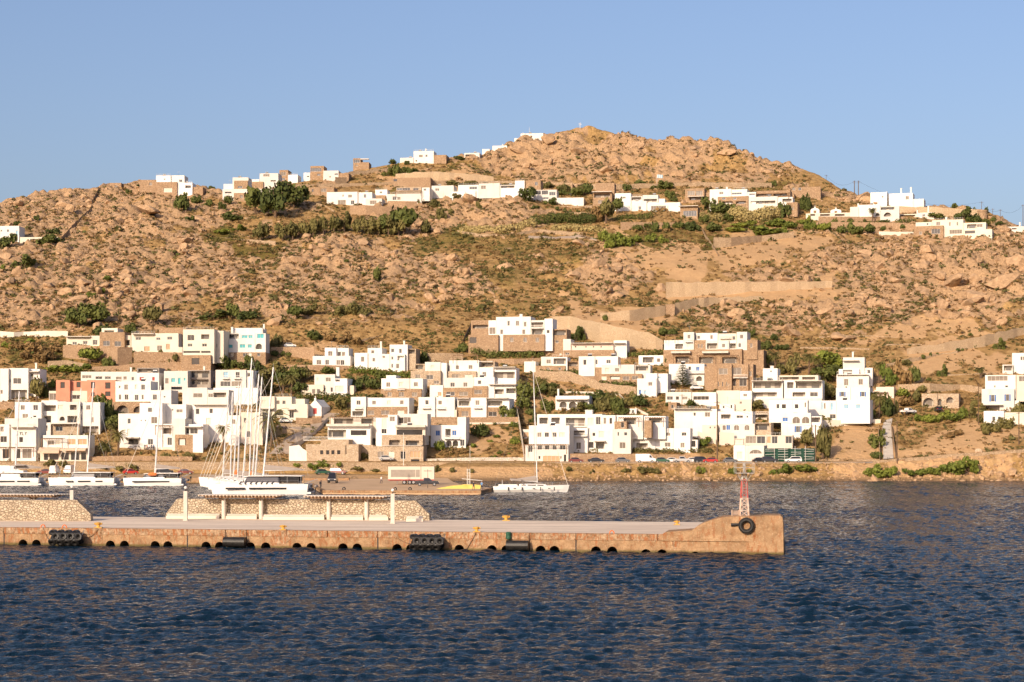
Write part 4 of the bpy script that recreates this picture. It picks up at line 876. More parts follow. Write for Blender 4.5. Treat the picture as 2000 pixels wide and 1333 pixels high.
U('villa','villa','cream villa with a rounded stone wing at the right end of the hill','U5',["1118 1250 477 560 c 0|l 1215 492 14 16","1252 1505 457 575 c .3|w 1397 492 12 28|l 1430 490 12 26|l 1458 490 12 26|l 1302 488 28 26|w 1445 556 84 32|o 1375 556 40 30|C 1365 445 16 20","1105 1345 507 580 s 1.6|w 1282 551 58 36|w 1158 565 18 22","1507 1690 480 545 c 0|o 1575 510 76 34|w 1640 505 38 22","1515 1740 537 580 c 1.2|d 1560 557 84 24"])
U('house','villa','low white house cut by the right photo edge under the power lines','U5',["1840 2060 512 545 w 0|C 1965 490 10 22|o 1920 530 40 10"])
U('house','villa','flat stone house with two windows high on the right flank of the summit','U5',["0 130 245 300 s 0|o 50 262 80 16|o 55 300 90 16","110 345 190 265 s -3|w 125 205 20 22|w 175 205 18 22"])
# ---------------------------------------------------------------- chapels
def gable(label, cr, x0, x1, peak, eave, yb, name='chapel', door='r', dep=7, th=16, dome=False, wm='white'):
    ox, oy, s = CROP[cr]; Y0 = Y_of_py(oy+yb/s); fr = Frame(ox+x0/s, Y0, math.radians(th)); u1 = fr.u(ox+x1/s)
    z0 = fr.z(oy+yb/s, 0); ze = fr.z(oy+eave/s, 0); zp = fr.z(oy+peak/s, 0); loc = fr.W(u1/2, 0, z0)
    root = empty(name, loc, label, 'chapel'); mb = MB(loc); W = fr.W; zb = z0-2
    if dome: pts = [(u1/2-u1/2*math.cos(t*PI/10), ze+(zp-ze)*math.sin(t*PI/10)) for t in range(11)]
    else: pts = [(0, ze), (u1*.5, zp), (u1, ze)]
    prof = [(0, zb)]+pts+[(u1, zb)]
    mb.face([W(a, 0, b) for a, b in reversed(prof)]); mb.face([W(a, dep, b) for a, b in prof])
    for i in range(len(prof)-1):
        (a, b), (c, d) = prof[i], prof[i+1]; mb.face([W(a,0,b), W(c,0,d), W(c,dep,d), W(a,dep,b)])
    mb.build('wall', M[wm], root, True)
    m2 = MB(loc); c = u1/2
    if wm == 'white': qbox(m2, fr, c-.3, c+.3, .1, .4, zp-.1, zp+.5); qbox(m2, fr, c-.06, c+.06, .2, .3, zp+.5, zp+1.1); qbox(m2, fr, c-.25, c+.25, .2, .3, zp+.8, zp+.9)
    if m2.f: m2.build('bell_gable', M['white'], root)
    if door:
        m3 = MB(loc); qbox(m3, fr, c-.55, c+.55, -.08, -.01, z0+(ze-z0)*.25, z0+(ze-z0)*.75+.3); m3.build('door', M[{'r':'red','w':'wood'}[door]], root)
    m4 = MB(loc); qbox(m4, fr, -1.0, u1+.6, -1.5, .3, z0-2.5, z0-.02); m4.build('plinth', M['stone'], root)
gable('white gabled chapel with a red door at the top of the ramp','V2',972,1066,670,722,790)
gable('tiny white domed chapel at the left end of the row on the hill','U5',262,335,362,382,410,'chapel','w',4,14,True)
gable('second tiny white domed chapel on the hill, between two low roofs','U5',425,512,372,386,410,'chapel','w',4,14,True)
gable('little arched stone shrine by the right hand shore wall','V6',1128,1178,1022,1040,1102,'shrine','w',2.5,12,True,'stone2')
H('veranda','house','small white veranda house between the arched house and the white garage','D5',["820 965 592 655 W 0|o 890 635 120 30|P 890 600 150 6"])
H('hut','building','little stone hut on the earth bank by the village lane','V4',["1130 1190 690 745 s 0|w 1160 720 16 24"])
H('house','house','small white storage house beside the dark round tree at the lane bend','V4',["850 900 735 770 w 0|w 875 755 14 20"])
H('house','house','low white house with a tiny window on the terrace left of the twin block','D5',["500 640 520 585 w -.5|w 540 550 14 20|w 612 545 12 30","600 800 478 540 W -1.5|w 700 510 20 20"])
H('house','house','flat white shed between the long wall and the sloping garden','V4',["78 125 885 960 w -1|g 102 925 34 34"])
H('house','house','small white house with a brown door under the big villa hedge','V4',["340 372 325 352 w 0|s 352 340 10 16"])
H('villa','villa','stone and white annex at the left end of the long terracotta pergola','U3',["150 255 640 725 w 0|w 200 665 20 16","120 240 690 730 s 1"])
H('villa','villa','low stone house behind the four bay villa, under the road wall','U3',["1760 1900 590 640 s 0|w 1830 615 30 16","1930 2000 590 630 s -.5|o 1970 602 50 14"])
# ---------------------------------------------------------------- lettering on the corner shop: all that can be read is EYLY
def lettering():
    root, fr = TXT; ox, oy, s = CROP['D1']; strokes = {'E':[(0,0,0,1),(0,0,.7,0),(0,.5,.6,.5),(0,1,.7,1)],'Y':[(.4,0,.4,.5),(.4,.5,0,1),(.4,.5,.8,1)],'L':[(0,0,0,1),(0,0,.7,0)]}
    loc = root.location; v = -1.2-.09
    for i, ch in enumerate('EYLY'):
        cx = 200+i*31; mb = MB(loc); u = fr.u(ox+cx/s, v); z = fr.z(oy+908/s, u, v); w_, h_ = .62, .82
        for (a, b, c, d) in strokes[ch]:
            A = fr.W(u+a*w_, v, z+b*h_); B = fr.W(u+c*w_, v, z+d*h_); mb.tube(A, B, .075, n=4)
        mb.build('letter', M['dark'], root)
lettering()
# ================================================================== WALLS AND TERRACES
w_ = wall
w_('brown stone retaining wall under the leftmost cream bungalow','V1',[(455,275,372),(560,275,380),(700,285,400)])
w_('high brown stone retaining wall below the small stone house','V1',[(720,292,395),(850,295,430),(955,292,410)])
w_('stone retaining wall under the long cream bungalow','V1',[(965,325,405),(1100,325,405),(1315,330,400)])
w_('lower stone terrace wall running behind the turquoise shuttered houses','V1',[(665,432,470),(850,425,465),(1000,402,465),(1310,400,465)])
w_('rubble terrace wall above the left hotel','V1',[(345,390,445),(480,385,440),(640,410,445)],'d')
w_('pale curved garden wall high on the left','V1',[(0,175,210),(100,182,215),(170,180,200),(330,172,215),(490,175,215)],'c')
w_('low brown stone wall beside the left corner shop','D1',[(-30,515,600),(165,515,600)])
w_('stone wall of the parking terrace below the dirt track','V2',[(700,290,352),(850,290,355),(1015,292,385)])
w_('stone terrace wall under the small white cube house','V2',[(700,420,445),(1000,418,460),(1290,425,450)])
w_('brown retaining wall between the stepped hotel and the scrub','V3',[(530,330,395),(700,335,395),(830,340,385)],'d')
w_('narrow dry stone wall crossing the scrub toward the big villa','V3',[(70,245,258),(220,205,220),(380,160,172),(560,130,140)],'d')
w_('stone wall edge beside the big villa garden','V3',[(800,340,350),(830,240,262),(870,150,170),(895,100,120)],'d')
w_('stone terrace wall below the lower hedge of the big villa','V3',[(1000,375,400),(1200,375,415),(1390,370,400)])
w_('stone wall below the hedge row, left of the garden slope','V4',[(170,455,520),(420,470,545),(640,545,600),(900,580,640)],'d')
w_('retaining wall under the village lane','V4',[(380,610,622),(560,612,625),(780,628,640),(820,672,690)],'W',.4,'garden_wall','garden wall')
w_('stone terrace wall below the stepped hotel','V3',[(600,795,850),(850,798,850),(1235,795,842)])
w_('white capped garden wall between the blue house and the hotel','V3',[(850,835,850),(1050,835,850),(1235,832,842)],'W',.4,'garden_wall','garden wall')
w_('long sloping white wall running straight up beside the garden','V3',[(1215,700,760),(1240,820,900),(1262,960,1040),(1276,1060,1130)],'W',.5,'garden_wall','garden wall')
w_('pale rubble front wall of the sloping field','V3',[(560,1098,1130),(900,1088,1135),(1275,1088,1135)],'n')
w_('brown stone wall behind the black parked car','V4',[(420,1060,1142),(700,1062,1142),(888,1062,1142)],Y=515.2)
w_('brown stone wall behind the white van and the red car','V4',[(892,1062,1138),(1100,1066,1140),(1290,1068,1140)],Y=515.5)
w_('huge broken stone embankment right of the big villa','V4',[(292,70,160),(420,72,180),(640,110,270),(800,150,300),(990,185,310),(1090,240,312)],'B',2.)
w_('upper face of the stone embankment with one square shaded buttress','V4',[(640,40,105),(850,22,110),(1110,-12,55)],'B',1.5)
w_('square grey stone buttress on the embankment','V4',[(1112,-20,55),(1176,-20,55)],'s',2.,'buttress','buttress')
w_('stone embankment running right from the buttress','V4',[(1180,-30,40),(1350,-60,0),(1500,-70,-25),(1815,-75,-40)],'B',1.5)
w_('long stone embankment below the rocky outcrop','V5',[(-70,-180,-80),(300,-180,-90),(600,-180,-95),(1130,-190,-110)],'B',1.5)
w_('broad stone embankment rising to the right edge','V6',[(640,300,345),(900,262,325),(1200,205,285),(1500,140,205)],'B',1.5)
w_('lower course of the right hand embankment','V6',[(490,410,432),(640,378,410),(900,330,345),(1000,320,335)],'B',1.)
w_('stone terrace wall under the ruin','V6',[(570,560,595),(800,555,625),(1020,560,600),(1180,580,640)],'d')
w_('boundary wall above the right hand white houses','V6',[(920,485,500),(1100,480,492),(1300,470,486)],'d')
w_('left stone parapet beside the long ramp','V6',[(428,855,900),(436,980,1040),(440,1090,1130)],'d',.6)
w_('dark stone wall on the right of the long ramp','V6',[(522,845,880),(540,960,1010),(556,1080,1135)],'s',.6)
w_('low stone shore wall left of the ramp','V6',[(0,1103,1132),(145,1095,1132)],'d')
w_('second low shore wall left of the ramp','V6',[(272,1103,1135),(437,1103,1135)],'d')
w_('low rough wall by the shrine path','V6',[(560,1100,1130),(720,1105,1125),(950,1100,1112)],'d')
w_('long stone wall slanting up to the white stair','V6',[(720,1055,1075),(900,1005,1030),(1120,968,990)],'d')
w_('pale wall climbing right from the shrine','V6',[(1180,1060,1085),(1240,1030,1050),(1280,1020,1035)],'d')
w_('left white parapet of the garden stair','V6',[(1078,895,925),(1112,945,980)],'w',.4,'garden_wall','garden wall')
w_('right white parapet of the garden stair','V6',[(1135,905,935),(1158,955,990)],'w',.4,'garden_wall','garden wall')
w_('stone wall under the tree shaded blue shutter terrace','V6',[(20,818,870),(230,818,850),(445,812,840)],'c',.5)
w_('thin stone wall descending the crag on the left','U1',[(805,195,215),(750,300,330),(740,360,385),(660,430,455),(590,500,540),(500,600,640)],'d',.9)
w_('long thin boundary wall across the left slope','U1',[(1130,563,570),(1400,566,574),(1666,572,580)],'d')
w_('stone terrace wall between the dark tree clump and the hedge','U2',[(630,705,745),(830,700,740)],'d')
w_('low dry wall along the track below the tree row','U2',[(250,875,888),(500,890,905),(700,905,925),(900,915,940)],'d')
w_('stone terrace wall below the skyline villas','U2',[(760,415,450),(1200,412,440),(1560,400,420),(1930,392,405)],'d')
w_('upper terrace wall above the modern villa','U2',[(1430,345,400),(1530,350,385)],'d')
w_('wide terrace wall climbing to the single stone house','U2',[(1550,300,330),(1700,285,310),(1930,262,285)],'d')
w_('round stone terrace under the white modern villa','U2',[(1560,600,690),(1700,597,705),(1850,605,700),(2000,610,690)],'s')
w_('terrace wall under the terracotta pergola villa','U3',[(260,740,790),(420,742,800),(520,745,795)],'s')
w_('long curved path wall below the reeds','U3',[(880,1000,1012),(1050,1030,1050),(1300,1040,1060),(1600,990,1020),(1990,1020,1050)],'d')
w_('terrace wall behind the middle villas','U3',[(640,560,590),(900,562,580),(1300,560,575),(1900,580,592)],'d')
w_('bright earth cutting wall above the road on the hill','U3',[(330,500,545),(620,480,560),(900,492,560),(1200,520,560)],'B',1.5)
w_('long stone roadside wall crossing above the right villas','U4',[(0,530,545),(500,545,590),(1000,530,570),(1500,528,575),(1780,528,570)],'d')
w_('planted terrace wall left of the stone pavilion','U4',[(0,720,728),(160,720,732),(320,715,730)],'d')
w_('second planted terrace wall left of the stone pavilion','U4',[(0,768,780),(200,770,784),(330,775,790)],'d')
w_('stone garden wall below the sloping white villa','U4',[(550,850,915),(800,852,905),(1100,855,890)],'s')
w_('thin wall running down the slope under a pale shrub','U4',[(1215,890,915),(1240,950,985),(1290,1020,1050),(1345,1110,1145)],'d')
w_('dry stone wall descending below the bright shrubs','U4',[(420,1060,1085),(390,1100,1125),(365,1140,1160)],'d')
w_('heap like rubble terrace on the bare slope','U4',[(1310,975,1060),(1450,975,1055),(1700,960,1000),(1960,930,990)],'d',2.)
w_('long terrace wall under the arched villa','U5',[(270,475,515),(600,475,520),(900,480,525),(1110,490,545)],'s')
w_('upper garden wall of the arched villa','U5',[(330,430,470),(700,432,470),(1030,430,470)],'s')
w_('low white roofed terrace below the arched villa','U5',[(820,552,580),(960,555,585),(1100,555,585)],'W')
w_('broad stone face behind the right skyline garden','U5',[(980,345,400),(1300,355,430),(1640,370,450)],'B',1.5)
def round_tower():
    ox, oy, s = CROP['U5']; Y = Y_of_py(oy+460/s); x = X_(ox+1672/s, Y); z0 = Z_(oy+462/s, Y); z1 = Z_(oy+375/s, Y); r = 38/s/F*Y
    mb = MB((x, Y+r, z0)); mb.lathe((x, Y+r, 0), [(r*1.05, z0-2), (r, z1-.6), (r*1.06, z1-.6), (r*1.06, z1)], 24)
    o = mb.build('round_tower', M['stone']); o.location = (x, Y+r, z0); tag(o, 'round stone tower stump at the right end of the hill garden', 'tower')
round_tower()
def ramp(label, cr, a, b, name='lane', mat='asphalt', th=.12):
    """a lane laid on the slope between two photo-read edges"""
    ox, oy, s = CROP[cr]; mb = MB(); rings = []
    n = 14
    for i in range(n+1):
        t = i/n*(len(a)-1); k = min(int(t), len(a)-2); f = t-k; row = []
        for e in (a, b):
            x = e[k][0]*(1-f)+e[k+1][0]*f; y = e[k][1]*(1-f)+e[k+1][1]*f; px, py = ox+x/s, oy+y/s
            Y = Y_of_py(py); X = X_(px, Y); row.append((X, Y, float(terrain_z([X], [Y])[0])+.25))
        rings.append(row)
    for i in range(n): mb.face([rings[i][0], rings[i][1], rings[i+1][1], rings[i+1][0]])
    for i in range(n):
        for e in (0, 1):
            p, q = rings[i][e], rings[i+1][e]; mb.face([p, q, (q[0], q[1], q[2]-1.2), (p[0], p[1], p[2]-1.2)])
    o = mb.build(name, M[mat], None, True); o['kind'] = 'structure'
ramp('', 'V6', [(465,1130),(460,1000),(456,880),(470,830)], [(540,1130),(530,1000),(520,880),(530,810)], 'footpath', 'conc')
ramp('', 'V2', [(690,1065),(800,960),(960,880),(1050,800),(1110,770)], [(830,1065),(920,975),(1010,905),(1110,830),(1200,775)], 'lane')
ramp('', 'V2', [(770,845),(880,865),(1000,880)], [(740,870),(880,890),(960,905)], 'lane')
ramp('', 'U4', [(-200,640+330),(-50,920+50),(200,960),(340,985)], [(-200,660+330),(-50,985),(200,985),(360,1000)], 'dirt_track', 'asphalt')

w_('white garden wall stepping down from the lane to the row houses','V4',[(890,725,745),(985,772,792)],'W',.4,'garden_wall','garden wall')
w_('pale terrace wall above the lower right village arches','D5',[(500,690,715),(830,688,712)],'W',.4,'garden_wall','garden wall')
w_('white retaining wall left of the storage sheds','D5',[(500,782,905),(638,792,905)],'W',.5,'garden_wall','garden wall')
w_('white wall slanting down beside the white van','D5',[(300,775,850),(400,810,860),(470,850,900)],'W',.5,'garden_wall','garden wall')
w_('stone wall below the car lane above the ramp','V2',[(770,842,868),(860,845,870),(985,852,872)],'d')
w_('stone retaining wall under the gabled chapel','V2',[(880,800,850),(1000,805,850),(1065,805,840)],'s')
w_('rough terrace wall below the car lane','V2',[(780,880,915),(860,885,912),(960,890,905)],'d')
w_('white sweeping stair wall at the left of the stone cafe','D3',[(-110,800,1010),(30,782,1010),(75,830,1010),(200,905,1010)],'w',1.2,'stair_wall','stair wall')
w_('pale parapet on the left of the ramp up to the chapel','V2',[(840,1000,1060),(930,955,985),(1020,895,920),(1110,800,830)],'W',.4,'garden_wall','garden wall')
w_('white terrace wall in front of the big white house','V1',[(960,1012,1030),(1150,1015,1032),(1390,1010,1035)],'W',.4,'garden_wall','garden wall')
w_('stone promenade terrace below the shore palms','V1',[(620,1082,1110),(900,1075,1108),(1390,1082,1108)],'s')
w_('thin stone terrace on the bank below the earth cutting','U2',[(1190,556,585),(1350,600,632),(1420,640,670)],'d')
w_('stone wall joining the villas above the red rocks','U2',[(1880,600,640),(2000,600,645)],'s')
w_('curving dry wall on the slope above the stepped hotel','V3',[(0,80,92),(150,62,74),(300,95,108)],'d')
w_('long dry wall low on the right rocky slope','V6',[(0,212,222),(200,205,215),(420,208,218),(560,215,225)],'d')
w_('second dry wall on the right rocky slope','V5',[(900,290,300),(1150,292,304),(1400,296,308)],'d')
w_('low terrace wall under the single bushes of the right slope','V6',[(470,270,282),(620,262,276),(760,270,280)],'d')
w_('garden terrace wall beside the domed stair tower','V5',[(560,445,500),(640,450,500)],'s')
w_('stone wall left of the ruin under the thicket','V6',[(400,600,625),(540,602,628)],'c')
w_('white boundary wall in front of the blue doored row','D5',[(1450,665,690),(1640,668,690),(1990,662,685)],'c',.4,'garden_wall','garden wall')
# ================================================================== TREES, SHRUBS, HEDGES
def cp(cr, x, y): ox, oy, s = CROP[cr]; return ox+x/s, oy+y/s
def hedge(label, cr, pts, hpx, kind='leaf', dens=1., name='hedge', cat='hedge', deep=1.6, mat=None, leaf=.26):
    """pts: bottom line of the hedge in crop pixels"""
    ox, oy, s = CROP[cr]; P = []
    for x, y in pts:
        px, py = ox+x/s, oy+y/s; Y = Y_of_py(py); X = X_(px, Y); P.append(np.array([X, Y, gzXY(X, Y)-.3]))
    h = hpx/s/F*P[0][1]; L = sum(np.linalg.norm(P[i+1]-P[i]) for i in range(len(P)-1)); r = np.random.default_rng(int(abs(P[0][0]*10)))
    sh = []; n = max(3, int(L/(h*.55)))
    for i in range(n+1):
        t = i/n*(len(P)-1); k = min(int(t), len(P)-2); c = P[k]+(P[k+1]-P[k])*(t-k); q = h*r.uniform(.42,.6)
        sh.append((c[0], c[1]+deep/2+r.uniform(-.3,.3), c[2]+h*.5+r.uniform(-.1,.1)*h, q, max(deep/2, q*.8), q))
    N = int(min(26000, L*h*30*dens)); V, Q = leaf_cloud(N, sh, leaf, 5)
    lo = P[len(P)//2]; me = np_mesh(name, V-lo, Q, mat or M[kind]); o = bpy.data.objects.new(name, me); C.objects.link(o); o.location = lo
    return tag(o, label, cat)
def B(cr, x, y, w, h, kind='leaf', label=None, group=None, cat='shrub', name='shrub'):
    px, py = cp(cr, x, y); s = CROP[cr][2]
    return bush(px, py, w/s, h/s, kind, label, cat, group, name)
def Tr(cr, x, y, w, h, kind='leaf', label=None, group=None, trunk=.35):
    px, py = cp(cr, x, y); s = CROP[cr][2]; return tree(px, py, w/s, h/s, kind, label, group, trunk)
def many(cr, L, kind, label, group, cat='shrub'):
    for q in L: B(cr, *q, kind, label, group, cat)
# upper hill
Tr('U2',720,700,270,240,'leaf','dark spreading tree left in the clump under the skyline villas')
Tr('U2',900,735,300,290,'leaf','tallest dark tree in the clump under the skyline villas')
Tr('U2',1060,640,280,220,'leaf','dark tree at the right end of the clump under the skyline villas')
Tr('U2',770,905,150,170,'leaf2','single rounded olive tree left of the long tree row')
for i, x in enumerate(range(960, 1600, 92)):
    Tr('U2',x,905-i*8,130,150+(i*37%30),'leaf2','olive green tree in the middle of the long tree row','trees of the long olive row')
for i, x in enumerate(range(1640, 2010, 88)):
    Tr('U2',x,855+(i%2)*8,130,150,'leaf2','olive tree in the right part of the long tree row','trees of the long olive row, right part')
Tr('U3',400,1025,330,240,'leaf','big dark tree ending the long olive row')
Tr('U3',230,1030,260,170,'leaf','dark tree beside the biggest tree of the olive row')
B('U3',590,1010,160,120,'leaf2','grey green shrub right of the biggest dark tree')
B('U2',70,670,170,140,'leaf','dark bush below the stone terraces of the left skyline villa')
many('U2',[(200,590,80,60),(310,610,90,60),(480,590,100,80),(420,640,90,60),(130,740,110,50),(520,740,180,70),(340,430,70,34)],'leaf','dark shrub on the rocks left of the big tree clump','shrubs left of the tree clump')
many('U2',[(430,870,160,40),(570,830,140,50)],'leaf3','bright green low mat above the thin dry wall','green mats above the dry wall')
many('U1',[(1480,400,160,120),(1600,330,100,50),(1540,470,100,50),(1130,215,60,30),(1050,260,60,40),(300,450,60,40)],'leaf','dark shrub between the boulders of the left hill','shrubs of the left hill')
many('U1',[(60,690,170,100),(400,670,210,75),(190,860,190,90),(430,580,110,50),(150,510,80,36)],'leaf','dark shrub near the white villa at the left edge','shrubs by the left edge villa')
many('U1',[(870,955,80,40),(745,1090,80,50),(835,1060,50,35),(20,890,60,60),(1150,1000,40,24)],'leaf3','small bright bush on the open left slope','bushes on the left slope')
Tr('U1',640,1340,230,180,'leaf','wide dark tree above the leftmost cream bungalow'); Tr('U1',790,1320,260,170,'leaf','tallest of the dark trees above the leftmost bungalow')
Tr('U1',1240,1340,200,170,'leaf2','olive tree above the long cream bungalow')
B('V1',750,215,190,80,'leaf','low dark bush on the roof line beside the small stone house'); B('V1',950,190,100,60,'leaf','round clipped bush between the stone house and the bungalow')
many('V2',[(420,95,110,100),(300,110,240,60),(530,110,180,60)],'leaf','dark bush above the turquoise shuttered villa','bushes above the turquoise villa')
Tr('V2',880,110,160,100,'leaf','dark tree on the slope right of the pale round boulder'); Tr('V2',970,80,150,95,'leaf2','olive tree on the slope right of the pale round boulder')
many('V2',[(1200,85,120,70),(1320,80,150,75),(1380,90,100,50)],'leaf2','olive shrub in the row over the white cube house','olive shrubs over the cube house')
B('V2',1015,245,120,70,'leaf','single dark bush above the parking terrace')
many('V2',[(1130,250,120,50),(1230,255,120,55),(1330,270,110,50)],'drybush','dry brown shrub along the slope over the white villas','dry shrubs over the white villas')
B('U4',585,362,120,50,'leaf','single green bush under the summit crag')
B('P',735,545,26,26,'leaf','lone dark bush in the rock outcrop on the open slope')
Tr('U3',1500,790,150,130,'leaf','round dark tree by the white villa of four bays')
many('U3',[(870,610,180,50),(1000,600,160,40),(1100,598,120,36),(1310,600,120,40),(1680,620,120,50),(1840,660,160,80),(1950,680,120,70),(1380,590,90,30)],'leaf2','shrub behind the middle villas of the hill','shrubs behind the hill villas')
many('U3',[(720,690,200,90),(690,780,110,70),(870,750,100,40),(1050,720,70,60),(1080,770,60,30),(740,900,100,120),(1070,850,60,60),(820,850,80,60)],'leaf2','shrub on the red rocks below the terraced villa','shrubs on the red rocks')
many('U3',[(1725,785,90,60),(1660,790,50,40),(1760,840,60,34),(1830,840,40,34),(1880,840,40,34),(1950,838,40,34),(1560,850,90,36)],'leaf','clipped garden shrub on the planted terraces','shrubs of the planted terraces')
hedge('dark thick hedge under the planted terraces','U3',[(1570,965),(1700,955),(1850,945),(2000,935)],110,'leaf')
hedge('continuing dark hedge left of the reed covered bank','U4',[(-10,860),(120,865),(220,860),(320,870)],90,'leaf')
hedge('band of pale dry reeds above the curved path wall','U3',[(930,1020),(1100,1035),(1300,1035),(1540,1005)],75,'reed',1.2,'reed_bed','reeds',2.,leaf=.3)
hedge('second band of pale reeds right of the curved path wall','U4',[(20,930),(160,930),(300,950),(420,960)],70,'reed',1.2,'reed_bed','reeds',2.,leaf=.3)
many('U3',[(450,490,140,60),(340,500,120,100),(260,500,110,60),(300,410,80,40),(430,410,60,30),(520,390,60,20),(900,370,120,30),(1280,350,60,20)],'leaf','dark bush beside the skyline above the earth cutting','bushes above the earth cutting')
many('U4',[(520,750,130,110),(580,720,90,60)],'leaf2','tall bush in front of the sloping white villa','bushes by the sloping villa')
Tr('U4',430,870,180,190,'leaf2','pale olive tree below the stone pavilion'); Tr('U4',520,790,140,130,'leaf','dark tree left of the sloping white villa')
B('U4',360,850,140,110,'drybush','pale dry shrub below the stone pavilion')
hedge('clipped hedge above the stone garden wall','U4',[(540,850),(680,848),(790,850)],55,'leaf')
many('U4',[(690,920,110,50),(840,935,110,80),(930,925,110,70),(770,905,80,40),(1030,905,120,50),(1140,915,130,80),(1300,920,170,70),(1230,860,80,60)],'leaf','rounded shrub along the garden wall foot','shrubs along the garden wall')
many('U4',[(420,1010,130,90),(500,1060,150,110),(600,1050,130,80),(680,1020,110,60),(800,1010,110,60),(900,1020,90,60),(460,1075,110,60)],'leaf3','bright green spreading shrub on the bare slope','bright shrubs on the bare slope')
many('U4',[(700,560,150,50),(860,590,130,60),(920,590,130,60),(950,670,80,60),(990,690,70,40),(600,590,80,50),(100,590,150,60),(180,630,140,60),(270,620,130,90),(1800,550,60,40),(80,620,100,40)],'leaf','garden shrub behind the stone pavilions','shrubs behind the pavilions')
many('U4',[(1270,750,160,90),(1380,790,170,100),(1500,790,130,80),(1440,830,120,60),(1620,730,110,60),(1320,790,150,80),(1880,800,110,110)],'leaf','dark shrub below the long white villa','shrubs below the long villa')
hedge('golden dry reeds below the long white villa','U4',[(1480,840),(1600,838),(1720,835),(1840,800)],120,'reed',1.3,'reed_bed','reeds',4.,leaf=.34)
hedge('pale dry reeds left of the golden reed bank','U4',[(1220,830),(1340,838),(1430,830)],70,'reed',1.,'reed_bed','reeds',2.,leaf=.3)
many('U4',[(1560,880,220,50),(1830,880,230,60),(1930,900,140,50),(1760,955,300,70),(1500,925,180,40),(1640,900,120,34)],'leaf3','low green cushion spread on the bare terrace','green cushions on the bare terrace')
many('U5',[(50,500,200,60),(230,470,80,60),(270,540,130,70),(370,550,140,60),(190,480,110,40),(30,570,130,50),(410,545,60,50)],'leaf3','bright green shrub left below the arched villa','bright shrubs below the arched villa')
many('U5',[(460,470,90,55),(620,575,130,80),(740,570,120,75),(660,570,140,60),(1015,535,70,40),(520,575,110,60),(850,545,80,40),(590,470,70,50),(680,470,80,30),(850,478,140,30),(230,380,110,120),(540,470,60,30)],'leaf','dark garden shrub below the arched villa','shrubs below the arched villa')
B('U5',945,350,100,50,'leaf3','clipped yellow green bush on the roof terrace below the skyline villa')
many('U5',[(1500,470,150,90),(1600,475,150,70),(1590,410,80,60),(1690,400,60,50),(1430,350,60,44),(1290,460,150,40),(1040,338,70,30),(1690,530,90,50),(1750,470,60,40),(530,220,60,30),(1800,525,80,30)],'leaf','shrub on the right skyline garden','shrubs of the right skyline')
hedge('clipped hedge under the arched villa','U5',[(975,495),(1110,495)],36,'leaf'); hedge('long clipped hedge beside the palm on the villa terrace','U5',[(640,480),(760,480),(900,480)],26,'leaf')
px_, py_ = cp('U5',765,482); palm(px_, py_, 28, 'palm tree in front of the arched villa on the hill', spread=.8)
# village
Tr('V1',650,415,210,120,'leaf3','broad bright green bush tree under the stone house terrace'); B('V1',790,438,100,70,'leaf','grey green shrub right of the broad bright bush')
many('V1',[(260,330,160,80),(330,400,200,90),(190,380,120,60),(420,330,120,60),(130,300,140,50)],'drybush','dry grass clump on the bank at the far left','dry clumps on the left bank')
many('V1',[(240,290,120,60),(80,300,120,40),(400,470,150,40),(520,470,200,50),(620,450,80,40),(30,290,90,40)],'leaf3','green weeds on the bank at the far left','green weeds on the left bank')
many('V1',[(1190,380,110,60),(1260,395,90,60)],'leaf2','olive shrub on the terrace below the cream bungalow','shrubs on the bungalow terrace')
for q, l in (((770,860,150,180),'dark tree in the shaded gap right of the hotel'),((740,760,130,130),'dark tree behind the hotel roof'),((810,900,120,110),'lower dark tree in the gap right of the hotel'),((860,850,100,90),'small dark tree left of the big white house')):
    Tr('V1',*q,'leaf',l)
Tr('D1',430,500,190,280,'leaf2','feathery tall araucaria like tree behind the left hotel',trunk=.2); B('D1',520,460,150,160,'leaf','dark bush right of the feathery tree'); B('D1',630,350,120,100,'leaf3','weedy bush by the coral building')
for x, y, h, l, sp in (('V1',(850,1075),170,'big rough palm in front of the white house, nearest the shore road',1.15),('V1',(760,1090),110,'low bushy palm left of the big shore palm',.9),('V1',(800,960),110,'dead topped palm in the dark gap',.6),
    ('D2',(965,780),95,'left palm on the terrace of the big white house',.9),('D2',(1195,790),120,'right palm on the terrace of the big white house',1.),('V2',(350,1060),190,'palm behind the leaning forestays',.9),
    ('V2',(845,640),125,'palm standing alone behind the cream villa',1.),('V2',(785,640),110,'smaller palm left of the lone palm',.8),('V4',(720,740),110,'palm among the shrubs beside the three arched house',.9),
    ('V4',(225,640),110,'palm in the thicket beside the white sailboat mast',.9),('V5',(715,450),110,'palm above the domed stair tower',.9),('V5',(960,480),130,'palm right of the tall cypress like tree',.9),('V5',(1020,500),120,'palm beside the yellow green pine',.7),
    ('V6',(430,800),150,'palm at the terrace corner of the blue shuttered house',1.),('V6',(430,545),140,'palm behind the tower like house',.8),('V6',(1165,520),70,'small palm by the right edge terrace wall',.6),('V5',(1430,740),120,'palm half hidden behind the blue shuttered terrace',.8)):
    a, b = cp(x, *y); palm(a, b, h/CROP[x][2], l, spread=sp)
a, b = cp('V2',700,1010); palm(a, b, 215/3.7, 'huge old palm with a dense crown beside the tall masts', spread=2.1)
for i, q in enumerate(((600,520,150,130),(690,560,180,150),(780,600,160,140),(640,640,170,150),(870,560,170,130),(940,540,140,110),(560,620,100,130),(760,500,150,90),(900,640,130,90))):
    Tr('V2',*q,['leaf','leaf2'][i % 2],'%s tree in the thicket behind the masts' % ['dark green','olive'][i % 2],'%s trees in the thicket' % ['dark','olive'][i % 2])
many('V2',[(375,440,130,90),(540,430,90,80),(320,350,70,100),(455,440,110,50),(1110,480,130,50)],'leaf','dark garden bush below the turquoise shuttered villa','bushes below the turquoise villa')
